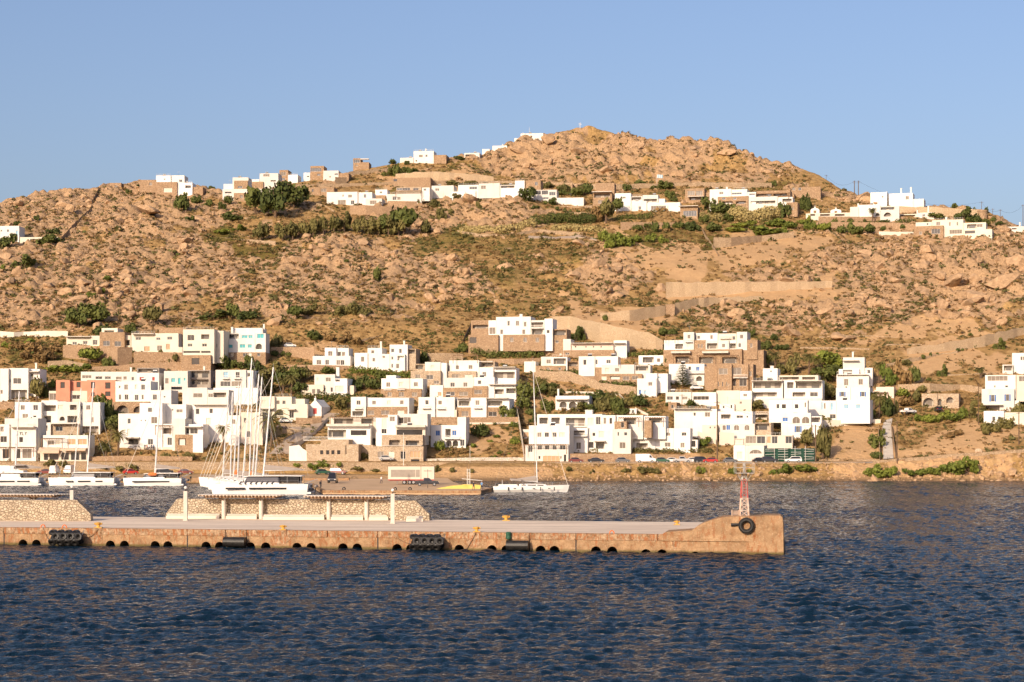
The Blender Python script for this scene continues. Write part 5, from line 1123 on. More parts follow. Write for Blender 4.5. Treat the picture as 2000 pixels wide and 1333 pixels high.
many('V2',[(728,355,70,44),(782,352,50,34),(832,355,60,36)],'leaf','small dark bush on the parking terrace','bushes on the parking terrace')
B('V2',740,290,90,90,'leaf2','pale shrub at the left end of the parking terrace'); B('V2',1215,740,150,90,'leaf2','olive shrub right of the gabled chapel')
hedge('long clipped dark hedge above the gabled chapel','V2',[(900,690),(1100,688),(1300,690),(1480,690)],75,'leaf')
hedge('green ivy like hedge covering the bank left of the stepped hotel','V3',[(30,480),(150,495),(300,515),(450,515)],60,'leaf3')
many('V3',[(90,600,130,90),(180,600,140,90),(20,570,80,70),(240,520,90,60)],'leaf','dark bush below the ivy covered bank','bushes below the ivy bank')
B('V3',460,395,70,60,'leaf','magenta flowering bougainvillea beside the white villa').children[0].data = BUSH['leaf'][0].copy()
hedge('magenta bougainvillea on the pergola corner of the white villa','V3',[(430,395),(490,392)],50,'bougain',2.,'bougainvillea','flowering shrub',1.)
B('V3',545,400,80,80,'leaf','dark shrub right of the bougainvillea')
hedge('upper dark clipped hedge under the big villa','V3',[(1095,305),(1250,302),(1400,300)],52,'leaf'); hedge('lower dark clipped hedge under the big villa','V3',[(890,335),(1000,365),(1200,370),(1395,365)],60,'leaf')
many('V3',[(830,330,90,70),(790,330,60,40)],'leaf','shrub left of the two dark hedges','shrubs left of the hedges')
B('V3',965,945,180,95,'leaf','wide dark green shrub in the sloping field'); B('V3',1155,820,150,90,'leaf','big round bush at the corner of the stepped hotel')
many('V3',[(1210,990,80,45),(1200,868,70,36),(1080,945,80,24),(1050,1085,60,26),(1100,1060,60,18),(1165,1062,40,14),(910,1015,80,30),(1030,978,60,20)],'leaf3','small green bush in the sloping field','small bushes in the sloping field')
B('V3',665,1040,100,75,'leaf3','bright green shrub in front of the blue shuttered house'); hedge('brown twiggy hedge in front of the blue shuttered house','V3',[(700,1075),(780,1070),(860,1065)],55,'drybush')
many('V3',[(140,785,60,60),(330,790,60,80),(240,795,60,30),(190,795,60,34),(765,795,60,50)],'leaf','potted green shrub at the foot of the lower hotel wing','shrubs at the foot of the hotel wing')
for i, q in enumerate(((110,680,160,130),(60,640,120,110),(240,640,180,100),(320,650,120,90),(90,740,120,90),(180,600,120,90))): Tr('V4',*q,['leaf','leaf2'][i % 2],'%s tree in the garden thicket right of the stepped hotel' % ['dark','olive'][i % 2],'%s garden thicket trees' % ['dark','olive'][i % 2])
many('V4',[(255,745,100,75),(130,785,90,50),(0,790,70,70),(30,985,70,45),(150,840,60,50),(25,870,60,36),(70,720,90,60)],'leaf','dark bush on the garden slope beside the sloping white wall','bushes on the garden slope')
hedge('left dark hedge on the stone wall of the middle villas','V4',[(215,490),(320,498),(430,500)],44,'leaf'); hedge('middle dark hedge on the stone wall of the middle villas','V4',[(435,500),(520,525),(625,535)],62,'leaf'); hedge('right dark hedge on the stone wall of the middle villas','V4',[(650,572),(780,580),(900,580)],52,'leaf')
hedge('dark hedge behind the wooden pergola','V4',[(755,372),(900,370),(1105,350)],55,'leaf')
many('V4',[(1090,215,110,60),(1160,215,90,50),(675,110,50,46),(460,250,110,90),(500,240,80,80)],'leaf','shrub beside the broken stone embankment','shrubs by the embankment')
for i, q in enumerate(((600,700,140,90),(660,760,150,110),(760,760,140,110),(840,720,120,70),(720,700,110,70),(900,700,120,80),(560,760,110,60),(480,760,130,60),(800,775,120,40))): B('V4',*q,['leaf','leaf2'][i % 2],'%s shrub in the garden right of the three arched house' % ['dark','pale olive'][i % 2],'%s shrubs right of the arched house' % ['dark','olive'][i % 2])
Tr('V4',930,725,110,95,'leaf','round dark tree above the lane bend'); Tr('V4',1115,590,90,75,'leaf','very dark tree behind the little blue doored house')
B('V4',1105,428,60,48,'leaf','dark clipped bush in front of the stone terraced hotel'); B('V4',1235,825,90,60,'leaf','dark bush below the long low white row'); B('V4',1290,715,80,50,'leaf','dark round bush in front of the long low white row'); B('V4',1128,715,50,34,'leaf','small dark bush by the low white row')
hedge('left shrub hedge on the roadside wall','V4',[(428,1055),(500,1052)],38,'leaf2'); hedge('second shrub hedge on the roadside wall','V4',[(575,1052),(680,1056),(785,1052)],40,'leaf2'); hedge('long shrub hedge on the roadside wall','V4',[(892,1056),(1050,1060),(1200,1058),(1430,1060)],46,'leaf2')
B('V4',1390,1000,110,55,'leaf3','bright bush at the end of the roadside hedge'); B('V4',1310,930,50,36,'leaf3','small bright bush between the row houses')
hedge('dark hedge on the terrace of the stone hotel','V5',[(205,425),(280,422)],26,'leaf')
for i, q in enumerate(((560,445,120,80),(630,440,120,80),(520,400,90,60))): B('V5',*q,'leaf','dark shrub right of the stone terraced hotel','shrubs right of the stone hotel')
many('V5',[(710,240,70,46),(545,220,70,50),(650,310,80,60),(740,310,80,40),(790,310,60,40)],'leaf','green bush on the slope above the domed tower','bushes above the domed tower')
Tr('V5',850,485,110,140,'leaf2','tall cypress like tree left of the yellow green pine',trunk=.15)
Tr('V5',1115,450,240,130,'leaf3','broad yellow green pine tree beside the tower like house'); Tr('V5',1090,540,200,120,'leaf','dark round tree under the yellow green pine'); Tr('V5',1115,660,160,120,'leaf2','brownish tree right of the twin white block')
B('V5',760,480,90,70,'leaf2','olive shrub between the palms and the domed tower'); B('V5',585,735,130,60,'leaf2','olive bush in front of the white arched house'); B('V5',825,575,70,44,'leaf','dark shrub between the two balcony bays')
B('V5',1080,850,110,60,'leaf2','grey green shrub on the bank below the black porch')
for q, l in (((1060,1100,150,230),'tall dark tree left of the dry bank by the road'),((940,1010,160,130),'dark tree behind the green netting'),((1090,1100,90,110),'lower tree at the foot of the dry bank')): Tr('V5',*q,'leaf2',l,trunk=.1)
for i, x in enumerate((175,225,275,330,380)): Tr('V6',x,805,70,75,['leaf3','leaf2'][i % 2],'small clipped %s tree on the terrace of the blue shuttered house' % ['bright','olive'][i % 2],'%s terrace trees' % ['bright','olive'][i % 2],.5)
for q, k, l in (((500,560,130,130),'leaf3','bright bushy tree right of the tower like house'),((600,550,150,150),'drybush','bare brown tree between the two green ones'),((690,555,110,120),'leaf','dark green tree at the end of the brown thicket'),((620,420,90,40),'leaf2','small olive bush on top of the thicket'),
    ((490,790,120,150),'leaf','very dark tree beside the long ramp'),((600,650,120,60),'leaf3','green bush above the brown thicket'),((620,720,150,70),'drybush','brown thicket left of the ruin'),((740,620,130,50),'leaf2','olive bush on top of the ruin'),((700,700,100,90),'leaf2','dark bush left of the ruin'),((560,770,60,90),'leaf2','shrub beside the pole')):
    B('V6',*q,k,l)
many('V6',[(890,505,75,75),(1300,308,90,70)],'leaf','single dark tree like bush on the bare right slope','lone bushes on the bare right slope')
many('V6',[(1000,325,50,28),(1035,318,30,20),(750,382,44,36),(803,365,40,34),(857,350,26,20),(1125,293,30,26),(1210,270,30,16),(790,530,40,24),(1090,215,40,20)],'leaf','small bush along the right hand embankment','small bushes along the embankment')
many('V6',[(720,840,110,50),(790,855,130,60),(880,850,140,70),(960,855,120,60),(1035,840,90,80)],'leaf3','bright green shrub in the belt across the right field','shrubs of the green belt')
many('V6',[(415,1015,120,85),(415,1100,110,55),(450,940,60,50)],'leaf','dark green bush on the dry bank left of the ramp','bushes left of the ramp')
many('V6',[(1090,840,90,90),(1120,740,70,50),(1170,780,60,50),(1200,985,90,60),(1250,960,160,70),(1350,940,120,70),(1400,900,100,80),(1440,560,110,55),(1450,720,100,80),(1370,755,90,34),(1440,840,110,90),(1160,880,60,60)],'leaf2','shrub round the white houses at the right edge','shrubs at the right edge')
many('V6',[(830,820,60,20),(960,980,110,40),(1010,965,90,36),(930,870,90,24)],'drybush','rusty red low plant patch in the right field','rusty plant patches')
many('V6',[(380,1222,110,55),(450,1230,150,80),(520,1222,90,60)],'leaf3','bright green mat hanging over the shore wall left of the pole','green mats left of the shore pole')
many('V6',[(650,1215,110,40),(740,1212,120,40),(830,1208,120,45),(900,1200,110,55),(990,1205,150,85),(1080,1200,150,95)],'leaf3','bright green mat on the shore bank right of the pole','green mats right of the shore pole')
many('V5',[(180,1208,90,50),(410,1212,60,50),(760,1215,160,70),(940,1185,170,44),(540,1205,70,30),(820,1205,50,50)],'leaf3','green plant hanging on the shore bluff under the cars','green plants on the bluff')
many('V4',[(410,1190,60,36),(580,1205,40,30),(960,1205,120,40),(1040,1200,90,36),(820,1205,70,30),(1365,1205,80,40)],'leaf2','grey green scrub on the shore bluff','grey scrub on the bluff')
many('V2',[(1000,1180,90,44),(1080,1165,110,46),(1190,1165,90,34),(1330,1180,80,24),(900,1165,80,30)],'leaf3','weedy green strip plant at the foot of the harbour wall','weeds at the harbour wall')
many('V3',[(640,1195,50,50),(750,1200,60,40),(890,1200,60,30),(200,1195,90,24),(60,1190,110,28)],'leaf2','weed growing by the harbour wall near the trailer','weeds near the trailer')
many('V1',[(380,1165,110,50),(470,1160,90,44),(880,1180,100,50),(960,1180,80,40),(170,1105,110,26),(760,1175,90,36),(1370,1090,90,50),(1200,1090,90,50)],'leaf2','scruffy bush along the quay side road','scruffy bushes by the quay road')
many('D3',[(290,985,110,120),(400,985,120,70),(520,985,120,80),(930,985,120,100),(1010,985,80,90),(1120,985,60,90),(1310,985,70,60),(820,985,50,60),(610,960,60,40)],'leaf2','spiky garden plant in front of the stone cafe','plants in front of the cafe')
# araucaria
def araucaria(px, py, hpx, wpx, label):
    x, y, z = gz(px, py); h = hpx/F*y; w = wpx/F*y/2; t = empty('araucaria_tree', (x, y, z-.2), label, 'tree')
    mb = MB(); mb.tube((0,0,-.3), (0,0,h), .22, .04, 8); mb.build('trunk', M['bark'], t); mb = MB(); n = 14
    for i in range(n):
        zz = h*(.12+.86*i/n); r = w*(1-i/n)**.85+.25
        for j in range(9):
            a = j*2*PI/9+i*.5; d = Vector((math.cos(a), math.sin(a), .12)); e = Vector((0,0,zz))+d*r; s_ = Vector((-math.sin(a), math.cos(a), 0))
            for q in range(7):
                p = Vector((0,0,zz))+d*r*(q+1)/7; u = s_*.22*(1-q/9); mb.face([p-u-d*.2, p+u-d*.2, p+u*.6+Vector((0,0,.18))+d*.15, p-u*.6+Vector((0,0,.18))+d*.15])
            mb.tube((0,0,zz), e, .05, .02, 4)
    mb.build('branches', M['leaf'], t)
a, b = cp('V4',1235,585); araucaria(a, b, 52, 46, 'tiered araucaria tree in front of the white arched house')
a, b = cp('V2',330,900); araucaria(a, b, 52, 40, 'tiered araucaria tree behind the mast cluster')
# ================================================================== THE PIER
PF = Frame(1000, 187.0, math.radians(12.19)); ZT = 1.78; PV = 27.5
def rust_concrete():
    k = NT('rusty_quay_concrete', .92, .15); v = k.coord(); vs = k.coord(False, (1, 1, .28))
    n = k.noise(v, .9, 6, .7); st = k.noise(vs, 2.8, 4, .7); n2 = k.noise(v, 6, 4, .7)
    c = k.mix(k.ramp(n, [(.3,(0,0,0)),(.7,(1,1,1))]), (.23,.135,.07), (.50,.325,.18))
    c = k.mix(k.math('MULTIPLY', k.ramp(st, [(.50,(0,0,0)),(.66,(1,1,1))]), k.ramp(k.noise(v, .5, 2), [(.3,(.25,.25,.25)),(.6,(1,1,1))])), c, (.29,.10,.035))
    c = k.mix(k.ramp(n2, [(.58,(0,0,0)),(.72,(.7,.7,.7))]), c, (.60,.47,.32))
    sep = k.n('SeparateXYZ'); k.l(k.n('NewGeometry').outputs['Position'], sep.inputs[0])
    wet = k.ramp(sep.outputs[2], [(.10,(1,1,1)),(.32,(0,0,0))])
    c = k.mix(k.math('MULTIPLY', wet, .85), c, (.10,.085,.03)); k.col(c)
    b = k.bump(n2, .10, .9); k.nrm(k.bump(k.noise(v, 2.2, 5, .7), .2, .7, b)); return k.m
M['quay'] = rust_concrete()
M['pierwall'] = masonry('pale_pier_masonry', [(.50,.40,.28),(.60,.49,.35),(.42,.33,.23),(.66,.56,.42)], (.27,.20,.135), .33, .07, .8)
def coping_mat():
    k = NT('broken_coping_concrete', .95, .1); v = k.coord(); vs = k.coord(False, (1.6, 1.6, .5))
    a = k.noise(v, 2.4, 6, .75); b = k.noise(vs, 2.6, 4, .7)
    c = k.mix(k.ramp(a, [(.35,(0,0,0)),(.62,(1,1,1))]), (.16,.09,.045), (.52,.365,.23)); c = k.mix(k.ramp(b, [(.48,(0,0,0)),(.58,(.9,.9,.9))]), c, (.34,.13,.05)); k.col(c)
    k.nrm(k.bump(a, .18, 1.)); return k.m
M['coping'] = coping_mat()
def deck_mat():
    k = NT('pier_deck', .9, .2); v = k.coord(); vs = k.coord(False, (.25, 1, 1))
    c = k.mix(k.ramp(k.noise(vs, .35, 4, .6), [(.35,(0,0,0)),(.65,(1,1,1))]), (.60,.47,.345), (.80,.65,.49)); c = k.mix(k.ramp(k.noise(v, 2, 4), [(.55,(0,0,0)),(.75,(.4,.4,.4))]), c, (.42,.34,.27))
    k.col(c); k.nrm(k.bump(k.noise(v, 8, 3), .01)); return k.m
def pier():
    root = empty('pier', PF.W(-10, 0, 0), 'long weathered concrete pier with round drain holes along its waterline', 'pier')
    loc = root.location; W = PF.W; uL = -150.; uR = PF.u(1528); uRb = PF.u(1528, PV)
    arches = [45,71,215.6,243,303,328,402.6,429,489,519,580,607.5,670,697.7,775.6,802.6,897,960.6,989,1056,1083,1164,1195.6,1261.6,1293,1358,1389,-20,-48,-140,-168,-260,-290]
    ap = []
    for a in arches:
        u = PF.u(a); top = .55 if a < 1210 else .34 if a < 1300 else .16; ap.append((u, top, .52))
    mb = MB(loc); us = [uL]
    for u, t, r in sorted(ap): us += [u-r+2*r*i/12 for i in range(13)]
    us.append(uR)
    def zb(u):
        for a, t, r in ap:
            if abs(u-a) <= r+1e-6: return max(-.8, t-r+math.sqrt(max(0, r*r-(u-a)**2)))
        return -1.6
    def inside(u0, u1):
        m = (u0+u1)/2; return any(abs(m-a) < r for a, t, r in ap)
    zc = ZT-.62
    for i in range(len(us)-1):
        a, b = us[i], us[i+1]
        za, zb_ = (zb(a), zb(b)) if inside(a, b) else (-1.6, -1.6)
        mb.face([W(a,0,za), W(b,0,zb_), W(b,0,zc), W(a,0,zc)])
        if inside(a, b): mb.face([W(a,0,za), W(b,0,zb_), W(b,3,zb_), W(a,3,za)])
    zq = ZT-.004; mb.face([W(uR,0,-1.6), W(uRb,PV,-1.6), W(uRb,PV,zq), W(uR,0,zq)]); mb.face([W(uL,PV,-1.6), W(uRb,PV,-1.6), W(uRb,PV,zq), W(uL,PV,zq)])
    mb.face([W(uL,3,-1.6), W(uR,3,-1.6), W(uR,3,zc), W(uL,3,zc)])
    for a, t, r in ap:
        for s in (-1, 1): mb.face([W(a+s*r,0,-1.6), W(a+s*r,3,-1.6), W(a+s*r,3,t-r), W(a+s*r,0,t-r)])
    mb.build('quay_wall', M['quay'], root)
    # coping blocks, slightly proud, with open joints between them
    joints = [PF.u(p) for p in (8,366,441,482,738,1034,1125)]
    cuts = sorted([uL]+joints+[PF.u(x) for x in (-160,190,560,640,860,930,1285)]+[uR]); mb = MB(loc)
    for i in range(len(cuts)-1):
        pr = .05+.05*((i*37) % 5)/5
        mb.box(cuts[i]+.035, cuts[i+1]-.035, -pr, .9, zc, ZT, W)
    mb.box(uL, uR, .9, 1.0, zc, ZT-.03, W)
    mb.build('coping', M['coping'], root)
    mb = MB(loc)
    for j in joints: mb.box(j-.06, j+.06, -.012, -.002, -.5, zc-.002, W)
    mb.build('joint', M['dark'], root)
    d = MB(loc); d.face([W(uL,1,ZT-.005), W(uR,1,ZT-.005), W(uRb,PV,ZT-.005), W(uL,PV,ZT-.005)]); d.build('deck', deck_mat(), root)
    for pxa, w_, zt_ in ((187,1.3,ZT-.05),(548,1.5,ZT-.5),(925,1.2,ZT-.3),(1318,.5,ZT-.6)):
        u = PF.u(pxa); m_ = MB(loc); rr = random.Random(pxa); ring = [(u+w_*.62*math.cos(a)*rr.uniform(.8,1.1), 1.0+.75*math.sin(a)*rr.uniform(.8,1.1)) for a in [2*PI*i/14 for i in range(14)]]
        m_.face([W(x, -.03, min(z, zt_)) for x, z in ring]); m_.build('patch', M['coping'], root)
    # raised head of the pier
    prof = [(1290,1046),(1300,1039.5),(1352,1036),(1362,1028),(1375,1021.5),(1390,1016),(1404,1012.5),(1410,1010.5),(1430,1009),(1488,1009),(1489,1006.8),(1524,1007.4),(1529,1012)]
    pts = [(PF.u(p), PF.z(q, PF.u(p))) for p, q in prof]; e = PF.u(1530)
    full = [(pts[0][0], zc+.02)]+pts+[(e, PF.z(1030, e)), (e+.05, -1.5), (e-3.2, -1.5), (e-3.2, zc+.02)]
    mb = MB(loc); n = len(full); dep = 4.2
    A = [W(a, -.14, b) for a, b in full]; Bk = [W(a-.25, dep, b) for a, b in full]
    mb.face(A); mb.face(list(reversed(Bk)))
    for i in range(n):
        j = (i+1) % n; mb.face([A[j], A[i], Bk[i], Bk[j]])
    mb.build('head_block', M['quay'], root, True)
    return root
PIER = pier()
def on_deck(px, py, z=ZT):      # pier frame (u,v) of a deck point seen at photo pixel
    Y = (HC-z)*F/(py-HZ); X = X_(px, Y); dx, dy = X-PF.X0, Y-PF.Y0
    return dx*PF.c+dy*PF.s, -dx*PF.s+dy*PF.c
def pw(u, v, z): return PF.W(u, v, z)
def pier_wall(label, top, base, thick=.7, side=None):
    """stone wall on the deck: outline of its face in photo pixels, base line given by two deck pixels"""
    (xa, ya), (xb, yb) = base; ua, va = on_deck(xa, ya); ub, vb = on_deck(xb, yb)
    def P(px, py):
        t = (px-xa)/(xb-xa); k = (px-1000)/F; A = Vector(PF.W(ua, va, 0)[:2]); Bv = Vector(PF.W(ub, vb, 0)[:2]); d = Bv-A
        s = (k*A.y-A.x)/(d.x-k*d.y); p = A+d*s; return (p.x, p.y, HC+(HZ-py)/F*p.y)
    ring = [P(*q) for q in top]; n = Vector((-(ring[-1][1]-ring[0][1]), ring[-1][0]-ring[0][0], 0)).normalized()*thick
    if n.y < 0: n = -n
    loc = ring[0]; mb = MB(loc); Bk = [(p[0]+n.x, p[1]+n.y, p[2]) for p in ring]; mb.face(ring); mb.face(list(reversed(Bk)))
    for i in range(len(ring)): j = (i+1) % len(ring); mb.face([ring[j], ring[i], Bk[i], Bk[j]])
    o = mb.build('stone_wall', M['pierwall'], None, True); o.location = loc; tag(o, label, 'stone wall'); return P
P1 = pier_wall('pale stone parapet on the pier at the left photo edge', [(-260,1017),(-260,976.5),(150,977.5),(176,1003.5),(177.5,1018)], ((-260,1017),(177.5,1018)), 1.0)
P2 = pier_wall('long pale stone wall with sloping ends behind the pier benches', [(323,1012),(324,1003.5),(346,974.5),(560,975.5),(812,978.3),(838,1005),(838.5,1017)], ((323,1012),(838.5,1017)), .8)
def bx(name, mat, px0, px1, y0, y1, pz0, pz1, label=None, cat=None, parent=None, group=None):
    """box standing on the deck between two columns, its near side at deck row y0, far side at y1"""
    pass
def bench(px0, px1, py, h, label):
    u0, v0 = on_deck(px0, py); u1, v1 = on_deck(px1, py); fr = PF; loc = PF.W((u0+u1)/2, v0, ZT)
    root = empty('bench', loc, label, 'bench', 'concrete benches along the pier wall')
    a = Vector(PF.W(u0, v0, 0)); b = Vector(PF.W(u1, v1, 0)); d = (b-a); L = d.length; d.normalize(); n = Vector((-d.y, d.x, 0))
    T = lambda x, y, z: tuple(a+d*x+n*y+Vector((0,0,z)))
    m = MB(loc); m.box(0, L, 0, .55, ZT-.02, ZT+h, T); m.build('seat', M['white2'], root)
    m = MB(loc); m.box(.04, L-.04, .552, .75, ZT-.02, ZT+h+.24, T); m.build('backrest', M['conc'], root)
for a, b, y, l in ((324,428,1013.5,'first bench from the left, against the sloping wall end'),(441,501,1014.2,'bench between the first two pergola posts'),(513,633,1015.6,'longest bench, in the middle of the pier wall'),(646,709,1016.2,'bench between the third and fourth pergola posts'),(720,758,1016.6,'short bench just left of the right lamp pillar'),(793,826,1019,'small bench at the right sloping wall end')): bench(a, b, y, .34, l)
def pergola(label, x0, x1, posts, yroof, ybase, tail, postw=8.5):
    ub, vb = on_deck((x0+x1)/2, ybase); Yr = PF.W(ub, vb, 0)[1]; loc = PF.W(ub, vb, ZT)
    root = empty('pergola', loc, label, 'pergola'); v0 = vb-1.3; v1 = vb+1.9
    fr = PF; ua, ue = fr.u(x0, v0), fr.u(x1, v0); zr = fr.z(yroof, (ua+ue)/2, v0)
    for p in posts:
        u = fr.u(p, vb); w2 = postw/F*Yr/2
        m = MB(loc); m.lathe(fr.W(u, vb, 0), [(w2, ZT-.02), (w2, zr-.5), (w2*1.12, zr-.36)], 14); m.build('post', M['beam'], root)
        m = MB(loc)
        for s in (-1, 1): m.tube(fr.W(u, vb, zr-.75), fr.W(u+s*.75, vb, zr-.24), .07, n=5); m.tube(fr.W(u, vb, zr-.75), fr.W(u, vb+s*.9, zr-.24), .07, n=5)
        m.build('bracket', M['wood'], root)
    m = MB(loc)
    for v in (v0+.5, vb, v1-.5): m.box(ua+.5, ue-.3, v-.07, v+.07, zr-.34, zr-.16, fr.W)
    m.build('beam', M['wood'], root)
    m = MB(loc); n = int((ue-ua)/.42)
    for i in range(n+1): u = ua+(ue-ua)*i/n; m.box(u-.06, u+.06, v0, v1, zr-.158, zr-.03, fr.W)
    m.build('rafters', M['awn'], root)
    m = MB(loc); n2 = 8
    for i in range(n2): v = v0+(v1-v0)*i/n2; m.box(ua-.1-tail*.1*i, ue+.1+tail*.28*i, v, v+(v1-v0)/n2-.05, zr-.028, zr+.02, fr.W)
    m.build('roof_boards', M['beam'], root)
    return root
pergola('middle wooden pergola over the benches, left of the two', 388, 540, (437,510), 967.5, 1014, .9)
pergola('right wooden pergola over the benches', 594, 748, (642,716), 969.5, 1015.5, .9)
pergola('wooden pergola roof behind the left stone parapet', -200, 104, (-60,65), 965.5, 1006, .6)
def lamp_pillar(label, px, ybase, ytop, tyre=False):
    u, v = on_deck(px, ybase); Y = PF.W(u, v, 0)[1]; z1 = Z_(ytop, Y); loc = PF.W(u, v, ZT); r = .21
    root = empty('lamp_pillar', loc, label, 'lamp pillar', 'square lamp pillars on the pier'); c = Vector(loc)
    m = MB(loc); m.box(c.x-r-.04, c.x+r+.04, c.y-r-.04, c.y+r+.04, ZT-.02, ZT+.12); m.box(c.x-r, c.x+r, c.y-r, c.y+r, ZT+.122, z1); m.build('pillar', M['beam'], root)
    m = MB(loc); m.tube((c.x, c.y, z1), (c.x, c.y, z1+.22), .05, n=8); m.box(c.x+.05, c.x+.34, c.y-.05, c.y+.05, z1+.10, z1+.16); m.build('bracket', M['dark'], root)
    m = MB(loc); m.lathe((c.x, c.y, z1+.38), [(.05,-.17),(.15,-.10),(.18,0),(.14,.11),(.04,.17)], 12); m.build('globe', M['white'], root, smoothf=True)
lamp_pillar('left white lamp pillar in front of the stone wall on the pier', 362.5, 1017.5, 959.5)
lamp_pillar('right white lamp pillar in front of the stone wall on the pier', 767, 1022.8, 964.5)
lamp_pillar('lamp pillar rising behind the left stone parapet', 140.5, 1010, 957.5)
# ------------------------------------------------------------------ bollards, fenders, tyres
def bollard(label, px, py, s=1., kind=0):
    u, v = on_deck(px, py); v = max(v, .45) if kind != 1 else v
    loc = PF.W(u, v, ZT); root = empty('bollard', loc, label, 'bollard', 'yellow mooring bollards on the pier')
    m = MB(loc); m.box(loc[0]-.42*s, loc[0]+.42*s, loc[1]-.3, loc[1]+.3, ZT-.01, ZT+.08); m.build('base', M['yellow'], root)
    m = MB(loc); m.lathe((loc[0], loc[1], ZT), [(.20*s,.082),(.17*s,.3*s),(.20*s,.42*s),(.30*s,.46*s),(.30*s,.56*s),(.12*s,.62*s)], 14)
    for q in (-1, 1): m.tube((loc[0]+q*.15*s, loc[1], ZT+.36*s), (loc[0]+q*.42*s, loc[1], ZT+.5*s), .09*s, .11*s, 8)
    m.build('post', M['yellow'], root, smoothf=False)
bollard('orange yellow bollard above the left tyre fender', 192, 1031.5, .95); bollard('yellow bollard between the two fender groups', 553, 1035.5, .8); bollard('yellow bollard right of the right tyre fender', 931, 1039.5, .85)
bollard('low yellow bollard on the far edge of the pier', 988.5, 1017.5, 1.0, 1); bollard('small yellow bollard near the pier head', 1322, 1025.5, .75, 1)
for p, l in ((84,'rusty mooring ring left of the tyre fender'),(126,'rusty mooring ring above the tyre fender'),(1195,'rusty mooring ring on the bare quay edge')):
    u = PF.u(p, .3); loc = PF.W(u, .3, ZT); m = MB(loc); prev = None
    for i in range(9):
        a = PI*i/8; q = (loc[0]+.22*math.cos(a), loc[1], ZT+.3*math.sin(a))
        if prev: m.tube(prev, q, .06, n=6)
        prev = q
    o = m.build('mooring_ring', M['orange']); o.location = loc; tag(o, l, 'mooring ring')
def torus(mb, c, axis, R, r, n=16, k=8):
    q = Vector(axis).normalized().to_track_quat('Z','Y'); c = Vector(c); rings = []
    for i in range(n):
        a = 2*PI*i/n; d = q@Vector((math.cos(a), math.sin(a), 0)); up = q@Vector((0,0,1))
        rings.append([tuple(c+d*(R+r*math.cos(b))+up*r*math.sin(b)) for b in [2*PI*j/k for j in range(k)]])
    rings.append(rings[0]); mb.loft(rings, caps=False)
def tyre_fender(label, px0, px1, py):
    u0, u1 = PF.u(px0, -1), PF.u(px1, -1); uc = (u0+u1)/2; L = u1-u0; R = .80; z = PF.z(py, uc, -1); vc = -R-.08; loc = PF.W(uc, vc, z)
    root = empty('tyre_fender', loc, label, 'ship fender', 'big tyre covered fenders hanging on the pier')
    ax = (PF.c, PF.s, 0); m = MB(loc); X0 = Vector(PF.W(u0, vc, z)); d = Vector(ax); rings = []
    for t, r in ((0,.2),(.15,.42),(.4,.56),(L-.4,.56),(L-.15,.42),(L,.2)):
        c = X0+d*t; n1 = Vector((PF.s, -PF.c, 0)); rings.append([tuple(c+(n1*math.cos(a)+Vector((0,0,1))*math.sin(a))*r*R/.8) for a in [2*PI*j/16 for j in range(16)]])
    m.loft(rings); m.build('body', M['black'], root)
    n = 4
    for row, ang in enumerate((-.75, .25, 1.15)):
        for i in range(n):
            c = X0+d*(.35+(L-.7)*(i+(.5 if row % 2 else 0))/(n-.5)); c = c+Vector((0,0,.10)); nn = Vector((PF.s, -PF.c, 0))*math.cos(ang)+Vector((0,0,1))*math.sin(ang)
            m = MB(loc); torus(m, c+nn*.62*R/.8, nn, .30, .17, 14, 7); m.build('tyre', M['black'], root)
    m = MB(loc)
    for i in range(5): a = X0+d*(L*i/4); nn = Vector((PF.s, -PF.c, 0)); m.tube(a+nn*.85, a+Vector((0,0,.9)), .03, n=4)
    m.build('chain', M['steel'], root)
tyre_fender('left tyre covered fender, under the rusty rings', 99, 163, 1053); tyre_fender('right tyre covered fender, below the right pergola wall end', 803, 868, 1062)
def drum_fender(label, px0, px1, py):
    u0, u1 = PF.u(px0, -1), PF.u(px1, -1); R = .5; vc = -R-.12; z = PF.z(py, u0, -1); loc = PF.W((u0+u1)/2, vc, z)
    root = empty('cylinder_fender', loc, label, 'ship fender', 'plain black cylinder fenders on the pier'); a = Vector(PF.W(u0, vc, z)); b = Vector(PF.W(u1, vc, z))
    m = MB(loc); m.tube(a, b, R, n=24); m.build('body', M['black'], root)
    m = MB(loc)
    for e in (a, b): m.tube(e, e+Vector((0,.3,1.0)), .035, n=5)
    m.build('rope', M['wood'], root)
drum_fender('left plain black cylinder fender on the pier', 435, 477, 1059); drum_fender('right plain black cylinder fender near the green drum', 988, 1031, 1066)
u = PF.u(993, -.3); loc = PF.W(u, -.25, 1.2); m = MB(loc); m.lathe((loc[0], loc[1], 1.15), [(.24,0),(.28,.08),(.26,.35),(.28,.62),(.20,.72)], 12); o = m.build('green_drum', paint('green_drum_paint', (.03,.12,.07), .3, 3, .6)); o.location = loc; tag(o, 'small green drum tied over the right cylinder fender', 'drum')
u = PF.u(1458, -.35); z = PF.z(1027, u, -.35); loc = PF.W(u, -.42, z); root = empty('tractor_tyre', loc, 'big tractor tyre hanging on the pier head under the beacon', 'tyre')
m = MB(loc); torus(m, loc, (PF.s, -PF.c, 0), .56, .21, 30, 10); m.build('tyre', M['black'], root)
m = MB(loc)
for i in range(26):
    a = 2*PI*i/26; d = Vector((PF.c, PF.s, 0))*math.cos(a)+Vector((0,0,1))*math.sin(a); q = Vector(loc)+d*.74; m.tube(q+Vector((PF.s,-PF.c,0))*.16, q-Vector((PF.s,-PF.c,0))*.16, .045, n=4)
m.build('tread', M['black'], root)
m = MB(loc); m.tube((loc[0], loc[1]+.1, loc[2]+.6), (loc[0]-.1, loc[1]+.5, loc[2]+1.0), .04, n=5); m.build('rope', M['wood'], root)
